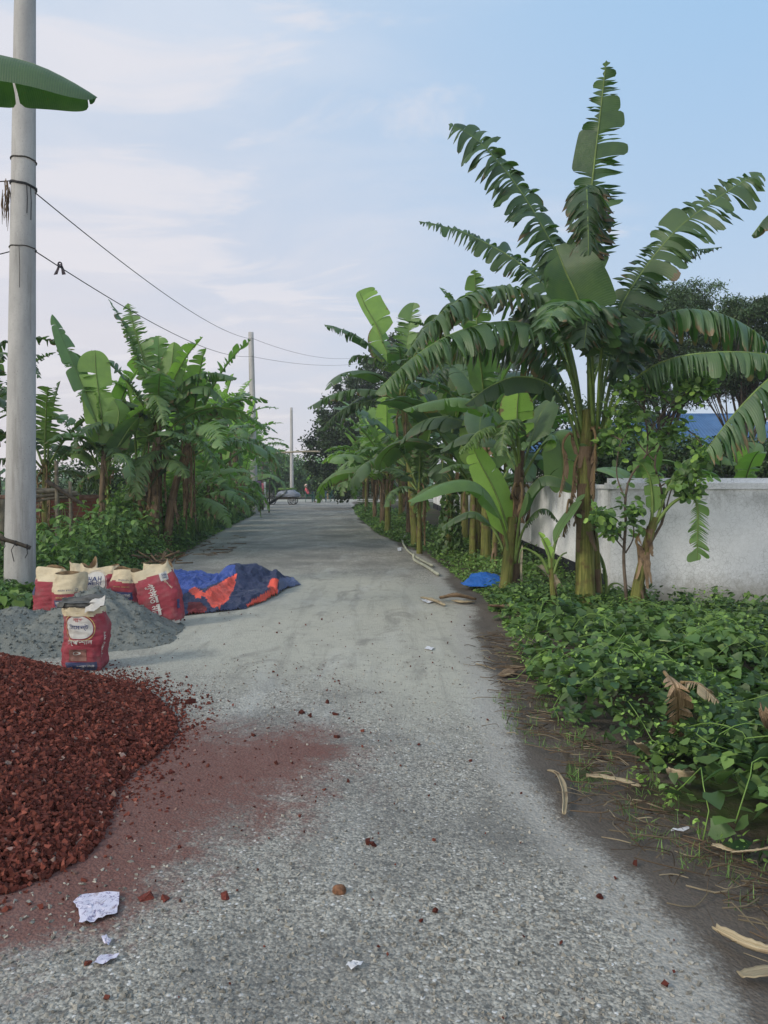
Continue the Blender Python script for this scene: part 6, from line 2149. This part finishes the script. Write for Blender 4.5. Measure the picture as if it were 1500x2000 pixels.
scrap([(142, 1768), (165, 1752), (235, 1750), (232, 1776), (226, 1796), (200, 1800), (175, 1812), (156, 1808), (155, 1785)], 'largest torn piece of printed paper lying on the asphalt near the brick chips', seed=1)
scrap([(198, 1840), (208, 1836), (218, 1845), (212, 1855), (203, 1850)], 'tiny scrap of printed paper between the two larger ones', seed=2)
scrap([(180, 1893), (195, 1875), (235, 1872), (225, 1882), (200, 1892)], 'narrow torn strip of printed paper, lowest of the three', seed=3)
scrap([(676, 1893), (690, 1888), (706, 1890), (712, 1886), (704, 1896), (686, 1902)], 'thin whitish scrap pressed into the asphalt at the bottom middle', M_PLAIN, 4)
scrap([(828, 1270), (835, 1266), (848, 1268), (843, 1273)], 'white litter bit on the road in the middle distance', M_PLAIN, 5, 'litter')
scrap([(1245, 1275), (1258, 1272), (1262, 1284), (1250, 1288)], 'crumpled white litter at the edge of the vines', M_PLAIN, 6, 'litter')
scrap([(1310, 1626), (1345, 1622), (1346, 1628), (1312, 1632)], 'white bone-like chip on the soil beside the vines', M_PLAIN, 7, 'litter')
scrap([(776, 1072), (784, 1070), (784, 1077), (777, 1078)], 'white litter bit near the bent poles', M_PLAIN, 8, 'litter')
scrap([(822, 1174), (838, 1172), (846, 1178), (835, 1181)], 'flat white litter beside the curled husk', M_PLAIN, 9, 'litter')

# ------------------------------------------------------------------ bamboo / pipe by the right verge
HP = 'pale bent poles on the right verge'
for pts, lb, r in (([(795, 1042), (786, 1055), (796, 1075), (820, 1092), (845, 1105)], 'upper pale bent cane lying along the right verge', .022), ([(808, 1082), (810, 1094), (832, 1106), (856, 1122)], 'lower pale cane with a sharp bend, at the edge of the road', .026)):
    mb = MB()
    P, _ = catmull([gnd(p[0], p[1], .04 + .10 * (i == 0)) for i, p in enumerate(pts)], 26)
    mb.tube(P, [r * (1.1 if i % 6 == 0 else 1) for i in range(26)], 8)
    tag(mb.build('cane', simple('pale_cane', (.36, .37, .29), .7, 10, .3)), lb, 'cane', HP)

# ------------------------------------------------------------------ fallen husks and dry leaves
def husk(pts, wd, label, name='dry_husk', mat=None, z=.02, curl=.5, seed=0, lift=None):
    rr = np.random.RandomState(seed)
    P, L = catmull([gnd(p[0], p[1], z if lift is None else lift[i]) for i, p in enumerate(pts)], 18)
    T = np.gradient(P, axis=0); T /= np.linalg.norm(T, axis=1)[:, None]
    Sd = np.cross(T, ZV); Sd /= np.linalg.norm(Sd, axis=1)[:, None]
    V = []; uv = []
    for i in range(18):
        f = i / 17
        w_ = wd * (.55 + .45 * math.sin(math.pi * min(1, f * .9 + .1))) * rr.uniform(.88, 1.1)
        for k in (-1, -.6, -.2, .2, .6, 1):
            V.append(P[i] + Sd[i] * w_ * k * (1 - .25 * curl * abs(k)) + ZV * (curl * w_ * abs(k) ** 2 * .9 + rr.uniform(0, .004)))
            uv.append((f * L, k * .5, seed))
    mb = MB(); mb.grid(np.array(V), 18, 6, 0, (rr.uniform(.8, 1.15), 0, 0), np.array(uv))
    c = P[9]
    V0 = mb.v[0]; mb.v[0] = V0 - c
    o = mb.build(name, mat or M_STRAW); o.location = c
    sm = o.modifiers.new('t', 'SOLIDIFY'); sm.thickness = .004
    return tag(o, label, 'dry leaf', 'dry banana husks littering the right verge')


husk([(1145, 1516), (1175, 1519), (1215, 1527), (1250, 1537)], .022, 'straw-coloured husk lying flat where asphalt meets soil, longest one on the verge', seed=1)
husk([(1070, 1505), (1088, 1512), (1100, 1535), (1104, 1560), (1102, 1590)], .013, 'curved split husk at the asphalt edge, left of the long flat one', seed=2, curl=.8)
husk([(1395, 1815), (1430, 1835), (1465, 1852), (1500, 1862), (1560, 1875)], .020, 'rolled straw husk entering at the lower right edge', seed=3, curl=1.1)
husk([(1445, 1905), (1480, 1900), (1540, 1890)], .021, 'flat pale husk at the bottom right corner', seed=4, curl=.2)
husk([(1245, 1452), (1262, 1470), (1280, 1488)], .030, 'pointed pale husk leaning out of the vines', seed=5, lift=[.16, .08, .02])


def dry_leaf(pts, lift, wd, label, mat, seed, **k):
    rr = np.random.RandomState(seed)
    P = [np.array(tuple(gnd(p[0], p[1], z_))) for p, z_ in zip(pts, lift)]
    c = P[0]
    o = leaf(P, wd, rr, pet=.08, cols=34, rib=.007, **k).build('dry_leaf', [mat, M_RIBD], origin=c)
    o.location = c
    return tag(o, label, 'dry leaf', 'dry banana husks littering the right verge')


dry_leaf([(1298, 1310), (1320, 1345), (1325, 1400), (1325, 1455)], [.52, .48, .28, .10], .085, 'ragged grey dry banana leaf hanging down the front of the vine mound', M_DRY, 6, tear=.7, droop=.4, fold=.1, az=math.pi, bright=1.7, sweep=.6)
dry_leaf([(1330, 1330), (1365, 1335), (1405, 1370)], [.40, .42, .34], .07, 'ragged tan dry leaf lying across the top of the vines', M_STRAW, 7, tear=.8, droop=1.0, fold=-.2, bright=.8, sweep=.5)
husk([(1310, 1515), (1335, 1522), (1360, 1520)], .045, 'crumpled pale dry leaf at the foot of the right-hand vine mound', name='dry_leaf', mat=M_STRAW, seed=8, curl=1.2, lift=[.05, .07, .05])
husk([(1390, 1650), (1420, 1660), (1450, 1668)], .014, 'narrow straw strip on the soil below the vines', seed=9)
husk([(1430, 1665), (1470, 1662), (1510, 1655)], .010, 'thin stalk sticking out of the vines at the right edge', seed=10, lift=[.03, .08, .12])
husk([(1255, 1245), (1290, 1252), (1330, 1258)], .035, 'pale green fallen leaf stalk resting on the vines beside the leaning stem', seed=11, lift=[.22, .25, .22], mat=simple('pale_stalk', (.33, .40, .20), .7, 8, .3))
husk([(823, 1168), (840, 1172), (868, 1183)], .035, 'curled pale husk on the road by the tip of the litter line', seed=12, curl=.8)
husk([(860, 1170), (890, 1166), (930, 1172)], .055, 'dark curled leaf beside the curled pale husk', name='dry_leaf', mat=M_DRY, seed=13, curl=.9, lift=[.03, .07, .03])
husk([(885, 1174), (905, 1178), (925, 1176)], .05, 'greyish dry leaf just below the blue plastic sheet', name='dry_leaf', mat=M_STRAW, seed=14)
husk([(960, 1185), (1000, 1188), (1050, 1192)], .08, 'long flattened dry sheath between the short plant and the seedling', name='dry_leaf', mat=M_DRY, seed=15, curl=.5, lift=[.05, .08, .05])
husk([(1052, 1105), (1075, 1125), (1100, 1160)], .07, 'pale dry sheath leaning down behind the seedling', name='dry_leaf', mat=M_STRAW, seed=16, lift=[.30, .22, .06])
husk([(1050, 1158), (1080, 1163), (1115, 1182)], .05, 'weathered dry sheath crossing behind the seedling stem', name='dry_leaf', mat=M_STRAW, seed=17, lift=[.12, .12, .06])
husk([(1020, 1065), (1018, 1110), (1020, 1160)], .015, 'thin dry stalk dangling between the two front banana stems', name='dry_leaf', mat=M_STRAW, seed=18, lift=[.5, .3, .05])
husk([(1000, 1200), (1015, 1205), (1035, 1212)], .05, 'small tan husk at the edge of the creeping weeds', seed=19)
husk([(1490, 1390), (1500, 1410), (1505, 1430)], .05, 'brown dead leaf tip at the right edge', name='dry_leaf', mat=M_DRY, seed=20, curl=1.0, lift=[.45, .40, .30])
husk([(980, 1320), (1010, 1306), (1045, 1306)], .05, 'flat grey dead leaf on the soil beside the vines', name='dry_leaf', mat=M_DRY, seed=21, curl=.1)
husk([(930, 1296), (950, 1302), (968, 1308)], .008, 'short pale twig on the soil above the twig litter', seed=22)

# twigs: litter of stalks nobody could count
rng = np.random.RandomState(31)
mb = MB(); ms = MB()
for k in range(640):
    y = 2.2 + 5.2 * rng.rand() ** 1.2
    l = interp(y, VR_Y, VR_X)
    x = l + rng.normal(-.12, .13)
    if k % 3 == 0: x = l - rng.uniform(.0, .42); 
    a = rng.normal(-.5, .7); Ln = rng.uniform(.03, .20) * (1 if k % 5 else 1.5)
    p = np.array([x, y, .010 + .02 * rng.rand()])
    d = np.array([math.cos(a), math.sin(a), 0])
    b = rng.normal(0, .2, 3) * Ln
    q = [p - d * Ln / 2, p + b * [1, 1, .2] + [0, 0, .006], p + d * Ln / 2]
    if min(v[0] for v in q) < interp(y, ER_Y, ER_X) - .02 and rng.rand() < .8: continue
    (mb if rng.rand() < .72 else ms).tube(catmull(q, 6)[0], rng.uniform(.0010, .0034), 4, 0, (rng.uniform(.3, .85), 0, 0))
tag(mb.build('twigs', M_DRY), 'brown twigs and dead stalks strewn over the soil strip', 'twigs', kind='stuff')
tag(ms.build('straw_bits', M_STRAW), 'pale straw bits strewn over the soil strip', 'straw', kind='stuff')
# rubble and twigs on the left verge behind the tarpaulin
mb = MB()
for k in range(70):
    g = gnd(rng.uniform(270, 345), rng.uniform(1080, 1100), rng.uniform(.02, .2))
    a = rng.uniform(0, 6.3); Ln = rng.uniform(.06, .35)
    mb.tube([g, g + Vector((math.cos(a) * Ln, math.sin(a) * Ln, rng.uniform(-.05, .12)))], rng.uniform(.006, .02), 5, 0, (rng.uniform(.5, 1.2), 0, 0))
for k in range(60):
    g = gnd(rng.uniform(350, 470), rng.uniform(1045, 1085), .01)
    a = rng.uniform(0, 6.3); Ln = rng.uniform(.05, .3)
    mb.tube([g, g + Vector((math.cos(a) * Ln, math.sin(a) * Ln, .005))], rng.uniform(.004, .012), 4, 0, (rng.uniform(.5, 1.2), 0, 0))
tag(mb.build('brushwood', M_DRY), 'broken sticks piled on the verge behind the blue tarpaulin', 'brushwood', kind='stuff')

# ------------------------------------------------------------------ horizontal bamboo across the road end
bp = thing('bamboo_barrier', at(558, 882, 40), 'long thin bamboo pole held out horizontally over the road in the distance', 'bamboo pole')
mb = MB()
P, _ = catmull([at(515, 886, 40), at(590, 882, 40), at(626, 882, 40)], 20)
mb.tube(P, .045, 8)
mb.build('pole', simple('pale_bamboo', (.34, .30, .22), .6), bp, origin=bp.location)
mb = MB(); q = at(512, 886, 40)
mb.tube([Vector((q.x, 40.08, -.05)), Vector((q.x, 40.08, q.z + .1))], .06, 8)
mb.build('post', M_BAMB, bp, origin=bp.location)

# ------------------------------------------------------------------ clothes on the left
def clothmat(name, c1, c2, sc=30):
    m, t = newmat(name)
    co = t.n('ShaderNodeTexCoord').outputs['Object']
    v = t.n('ShaderNodeTexVoronoi', Vector=co, Scale=sc)
    c = t.mix(t.ramp(v.outputs['Distance'], .2, .45), c1, c2)
    finish(t, c, .9, None, spec=.1)
    return m


DL = 36
cl = thing('clothes_rack', (at(500, 940, DL).x, DL, 0), 'rough stick frame of a clothes line beside the left verge', 'clothes line')
for px in (488, 508, 525, 496):
    q = at(px, 937, DL + rng.uniform(-.2, .5))
    mb = MB(); mb.tube([Vector((q.x, q.y, -.05)), Vector((q.x + .05, q.y, q.z))], .035, 6); mb.build('post', M_BARK, cl, origin=cl.location)
mb = MB(); mb.tube([at(484, 938, DL), at(505, 939, DL), at(530, 934, DL + .3)], .022, 6); mb.build('rail', M_BARK, cl, origin=cl.location)
for (px0, px1, y0, y1, mt, lb) in ((499, 510, 940, 978, clothmat('purple_cloth', (.22, .12, .26), (.10, .07, .15), 9), 'purple patterned cloth hanging at the left end of the clothes line'),
                                   (511, 515, 944, 966, clothmat('pink_cloth', (.60, .22, .28), (.50, .16, .22)), 'narrow pink cloth hanging in the middle of the clothes line'),
                                   (515, 519, 941, 982, clothmat('white_cloth', (.55, .56, .58), (.5, .52, .54)), 'white cloth hanging at the right end of the clothes line'),
                                   (483, 497, 938, 946, clothmat('grey_cloth', (.28, .31, .30), (.22, .25, .24)), 'grey-green sheet draped over the left post of the clothes line')):
    mb = MB(); V = []
    for i in range(12):
        for j in range(8):
            f, q = i / 11, j / 7
            p = at(px0 + (px1 - px0) * f, y0 + (y1 - y0) * q, DL - .12)
            V.append((p.x, p.y + .05 * math.sin(f * 9 + q) * q, p.z))
    mb.grid(np.array(V), 12, 8)
    o = mb.build('hanging_cloth', mt)
    sm = o.modifiers.new('t', 'SOLIDIFY'); sm.thickness = .01
    tag(o, lb, 'cloth', 'clothes on the line')

# ------------------------------------------------------------------ covered cart
DC = 50.0
cx0, cx1 = at(543, 985, DC).x, at(576, 985, DC).x
cm = (cx0 + cx1) / 2
cart = thing('cargo_cart', (cm, DC, 0), 'flatbed cycle cart parked on the left verge far down the road', 'cart')
co_ = (cm, DC, 0)
mb = MB(); mb.box((cm, DC, .48), (1.25, .9, .07)); mb.box((cm, DC - .42, .40), (1.25, .05, .10)); mb.box((cm, DC + .42, .40), (1.25, .05, .10)); mb.build('bed', M_BARK, cart, origin=co_, smooth=False)


def wheel(x, y, r, parent, o):
    th = np.linspace(0, 2 * math.pi, 29)
    mb = MB(); mb.tube(np.stack([x + r * np.cos(th), np.full(29, y), r + r * np.sin(th)], -1), .03, 6, caps=False)
    wh = mb.build('wheel', M_WIRE, parent, origin=o)
    mb = MB()
    for a in np.arange(10) * math.pi / 5:
        mb.tube([Vector((x, y, r)), Vector((x + r * math.cos(a), y, r + r * math.sin(a)))], .008, 4)
    mb.tube([Vector((x, y - .06, r)), Vector((x, y + .06, r))], .03, 8)
    mb.build('spokes', M_METAL, wh, origin=o)


wheel(cm + .42, DC - .5, .26, cart, co_); wheel(cm + .42, DC + .5, .26, cart, co_); wheel(cm - .95, DC, .28, cart, co_)
mb = MB()
mb.tube([Vector((cm - .95, DC, .28)), Vector((cm - .85, DC, .85))], .02, 6); mb.tube([Vector((cm - .85, DC - .25, .9)), Vector((cm - .85, DC + .25, .9))], .016, 6); mb.tube([Vector((cm - .87, DC, .6)), Vector((cm - .5, DC, .45))], .02, 6)
mb.build('steering_frame', M_METAL, cart, origin=co_)
mb = MB(); mb.tube([Vector((cm + .6, DC - .1, .42)), Vector((cm + 1.15, DC - .1, .40))], .03, 6); mb.build('tow_bar', M_METAL, cart, origin=co_)


def lump(c, r, seed, mat, name, flat=-10):
    th, ph = np.meshgrid(np.linspace(0, math.pi, 26), np.arange(36) / 36 * 2 * math.pi, indexing='ij')
    d = np.stack([np.sin(th) * np.cos(ph), np.sin(th) * np.sin(ph), np.cos(th)], -1).reshape(-1, 3)
    rr = 1 + .14 * fbm(d + seed, 1.8, 3) + .05 * fbm(d + seed, 6, 2)
    V = d * rr[:, None] * np.array(r)
    V[:, 2] = np.maximum(V[:, 2], flat)
    mb = MB(); mb.grid(V, 26, 36, wrap=True)
    o = mb.build(name, mat); o.location = c
    return o


tag(lump((cm + .12, DC, .56), (.72, .55, .42), 3, tarpmat('silver_sheet', (.22, .24, .29), (.40, .42, .46), .5), 'covered_load', -.05), 'silvery plastic-wrapped load bulging on the distant cart', 'load')
mb = MB(); V = []
for i in range(14):
    for j in range(10):
        f, q = i / 13, j / 9
        xx = cm - 1.15 + 1.25 * f
        V.append((xx + .10 * (q - .5), DC - .62 + .9 * q, .06 + .86 * f ** .8 + .05 * math.sin(q * 9 + f * 6) - .25 * abs(q - .5)))
mb.grid(np.array(V), 14, 10)
o = mb.build('canvas_sheet', tarpmat('olive_canvas', (.055, .075, .06), (.16, .18, .16), .3)); sm = o.modifiers.new('t', 'SOLIDIFY'); sm.thickness = .02
tag(o, 'dark olive canvas thrown over the left end of the distant cart', 'canvas')
mb = MB()
for k in range(26):
    a = rng.uniform(-.3, .3); p = Vector((cm + rng.uniform(-.35, .45), DC + rng.uniform(-.3, .3), .98 + rng.uniform(0, .10)))
    dv = Vector((math.cos(a), math.sin(a), rng.uniform(-.05, .1))) * rng.uniform(.25, .45)
    mb.tube([p - dv, p + dv], .012, 4, 0, (rng.uniform(.8, 1.6), .6, 0))
mb.box((cm + .05, DC, .96), (.7, .5, .05))
tag(mb.build('bundle_of_stalks', M_FOL), 'bundle of green stalks lying on top of the wrapped load', 'bundle')


# ------------------------------------------------------------------ plastic chairs, table
M_PLG = simple('green_plastic', (.015, .10, .075), .35, 5, .2)
M_PLT = simple('teal_plastic', (.015, .055, .085), .35, 5, .2)


def chair(name, loc, rz, label, mat):
    root = thing(name, loc, label, 'chair', 'plastic chairs at the road end', rz)
    mb = MB()
    XX, YY = np.meshgrid(np.linspace(-.22, .22, 9), np.linspace(-.22, .22, 9))
    mb.grid(np.stack([XX, YY, .43 + .03 * (YY / .22) ** 2 - .012 * (1 - (XX / .22) ** 2)], -1).reshape(-1, 3), 9, 9)
    o = mb.build('seat', mat, root); q = o.modifiers.new('t', 'SOLIDIFY'); q.thickness = .02
    mb = MB(); V = []
    for i in range(9):
        for j in range(8):
            f, g_ = i / 8 * 2 - 1, j / 7
            V.append((-.21 - .10 * g_ + .06 * f * f, .21 * f * (1 - .12 * g_), .44 + .40 * g_ - .05 * f * f * g_))
    mb.grid(np.array(V), 9, 8)
    o = mb.build('backrest', mat, root); q = o.modifiers.new('t', 'SOLIDIFY'); q.thickness = .018
    for sx in (-1, 1):
        for sy in (-1, 1):
            mb = MB(); mb.tube([Vector((sx * .19, sy * .19, .43)), Vector((sx * .24, sy * .24, 0))], [.026, .018], 6); mb.build('leg', mat, root)
    for sy in (-1, 1):
        mb = MB(); mb.tube(catmull([(-.24, sy * .22, .66), (-.02, sy * .26, .68), (.18, sy * .25, .65), (.20, sy * .22, .44)], 10)[0], .020, 6); mb.build('armrest', mat, root)
    return root


DPc = 56.0
pc = at(608, 976, DPc)
ch1 = chair('plastic_chair', (pc.x - .18, DPc, 0), 0.1, 'green plastic armchair the seated person leans back in', M_PLG)
q = at(628, 976, 55.5)
chair('plastic_chair', (q.x + .1, 55.6, 0), math.pi + .3, 'dark teal plastic chair nearest to the seated person, empty', M_PLT)
chair('plastic_chair', (at(643, 976, 56).x, 56.6, 0), 2.6, 'empty plastic chair half under the hanging crown', M_PLG)
tb = thing('side_table', (at(618, 976, 57).x, 57.0, 0), 'small dark table with things on it behind the empty chair', 'table')
mb = MB(); mb.box((0, 0, .72), (.6, .5, .03)); mb.build('tabletop', M_PLT, tb, smooth=False)
for sx in (-1, 1):
    for sy in (-1, 1):
        mb = MB(); mb.box((sx * .26, sy * .21, .355), (.04, .04, .70)); mb.build('leg', M_PLT, tb, smooth=False)

# ------------------------------------------------------------------ seated person (side view, facing right, leaning back)
M_SKIN = simple('skin', (.20, .10, .065), .6, 8, .2)
M_PINK = simple('pink_shirt', (.62, .13, .15), .9, 14, .35)
M_TROU = simple('green_trousers', (.030, .085, .055), .9, 14, .3)


def skin_body(name, verts, edges, radii, matfun, mats, parent, root_i=0):
    me = bpy.data.meshes.new(name)
    me.from_pydata([tuple(v) for v in verts], edges, [])
    o = bpy.data.objects.new(name, me); COL.objects.link(o)
    md = o.modifiers.new('skin', 'SKIN'); md.use_smooth_shade = True
    if not me.skin_vertices: me.attributes
    sv = me.skin_vertices[0].data if me.skin_vertices else None
    if sv is None:
        return None
    for i, r in enumerate(radii):
        sv[i].radius = (r, r) if np.isscalar(r) else r
    sv[root_i].use_root = True
    sb = o.modifiers.new('sub', 'SUBSURF'); sb.levels = 2; sb.render_levels = 2
    dg = bpy.context.evaluated_depsgraph_get()
    m2 = bpy.data.meshes.new_from_object(o.evaluated_get(dg))
    bpy.data.objects.remove(o)
    m2.name = name
    m2.materials.clear()
    for m_ in mats: m2.materials.append(m_)
    for p in m2.polygons:
        p.material_index = matfun(p.center); p.use_smooth = True
    o2 = bpy.data.objects.new(name, m2); COL.objects.link(o2); o2.parent = parent
    return o2


per = thing('person', (pc.x - .18, DPc, 0), 'person in pink top and green trousers sitting in a plastic chair, head wrapped in cloth', 'person')
# local: +x forward (facing right)
V = [(-.06, 0, .52), (-.10, 0, .66), (-.16, 0, .80), (-.20, 0, .94), (-.205, 0, 1.02), (-.19, 0, 1.08), (-.175, 0, 1.18), (-.17, 0, 1.25)]
E = [(i, i + 1) for i in range(7)]
Rr = [(.15, .17), (.13, .16), (.13, .17), (.12, .17), (.055, .06), (.055, .055), (.088, .080), (.065, .060)]


def addv(p, r, c):
    V.append(p); Rr.append(r); E.append((c, len(V) - 1)); return len(V) - 1


for s_ in (-1, 1):
    a = addv((-.04, s_ * .09, .50), .10, 0); a = addv((.16, s_ * .11, .53), .085, a); a = addv((.38, s_ * .12, .53), .068, a)
    a = addv((.41, s_ * .12, .30), .055, a); a = addv((.41, s_ * .12, .10), .042, a); a = addv((.44, s_ * .12, .045), .045, a); a = addv((.54, s_ * .12, .03), .03, a)
    b = addv((-.19, s_ * .19, .93), .062, 3); b = addv((-.10, s_ * .25, .74), .048, b); b = addv((.02, s_ * .26, .66), .042, b); b = addv((.14, s_ * .20, .63), .032, b); b = addv((.19, s_ * .19, .615), .030, b)
    for k in range(4):
        f = addv((.235, s_ * (.155 + .018 * k), .60), .009, b); addv((.26 + .006 * (k in (1, 2)), s_ * (.155 + .018 * k), .575), .008, f)
    f = addv((.20, s_ * .145, .60), .011, b); addv((.225, s_ * .135, .585), .009, f)
try:
    body = skin_body('body', V, E, Rr, lambda c: 0 if (c.z > 1.03 or (c.x > .03 and c.z > .56 and abs(c.y) > .135 and c.z > .59) or c.z < .07) else (2 if c.z < .60 else 1), [M_SKIN, M_PINK, M_TROU], per)
except Exception as ex:
    print('skin failed', ex)
# facial features, head cloth
mb = MB()
th, ph = np.meshgrid(np.linspace(0, math.pi, 14), np.arange(20) / 20 * 2 * math.pi, indexing='ij')
d = np.stack([np.sin(th) * np.cos(ph), np.sin(th) * np.sin(ph), np.cos(th)], -1).reshape(-1, 3)
V2 = d * (1 + .05 * fbm(d, 2, 2))[:, None] * [.115, .105, .13] + [-.195, 0, 1.205]
V2[:, 0] = np.minimum(V2[:, 0], -.125 + .06 * (V2[:, 2] > 1.25))
mb.grid(V2, 14, 20, wrap=True)
mb.build('head_cloth', clothmat('head_cloth', (.55, .20, .20), (.62, .50, .42), 20), per)
mb = MB(); mb.add([(-.085, -.012, 1.19), (-.085, .012, 1.19), (-.068, 0, 1.165), (-.088, 0, 1.215)], [(0, 1, 2), (0, 2, 3), (1, 3, 2)]); mb.build('nose', M_SKIN, per)
for s_ in (-1, 1):
    mb = MB(); mb.box((-.092, s_ * .030, 1.20), (.008, .022, .010)); mb.build('eye', M_WIRE, per)
mb = MB(); mb.box((-.088, 0, 1.145), (.008, .040, .008)); mb.build('mouth', simple('lips', (.25, .07, .06), .6), per)

# ------------------------------------------------------------------ evening haze
mb = MB()
mb.box((0, 56, 6.5), (134, 156, 16))
m_, t_ = newmat('haze')
v_ = t_.n('ShaderNodeVolumePrincipled', Color=(0.80, 0.86, 0.93), Density=0.0013)
t_.n('ShaderNodeOutputMaterial', Volume=v_.outputs[0])
hz = mb.build('haze', m_, smooth=False)
tag(hz, kind='stuff')
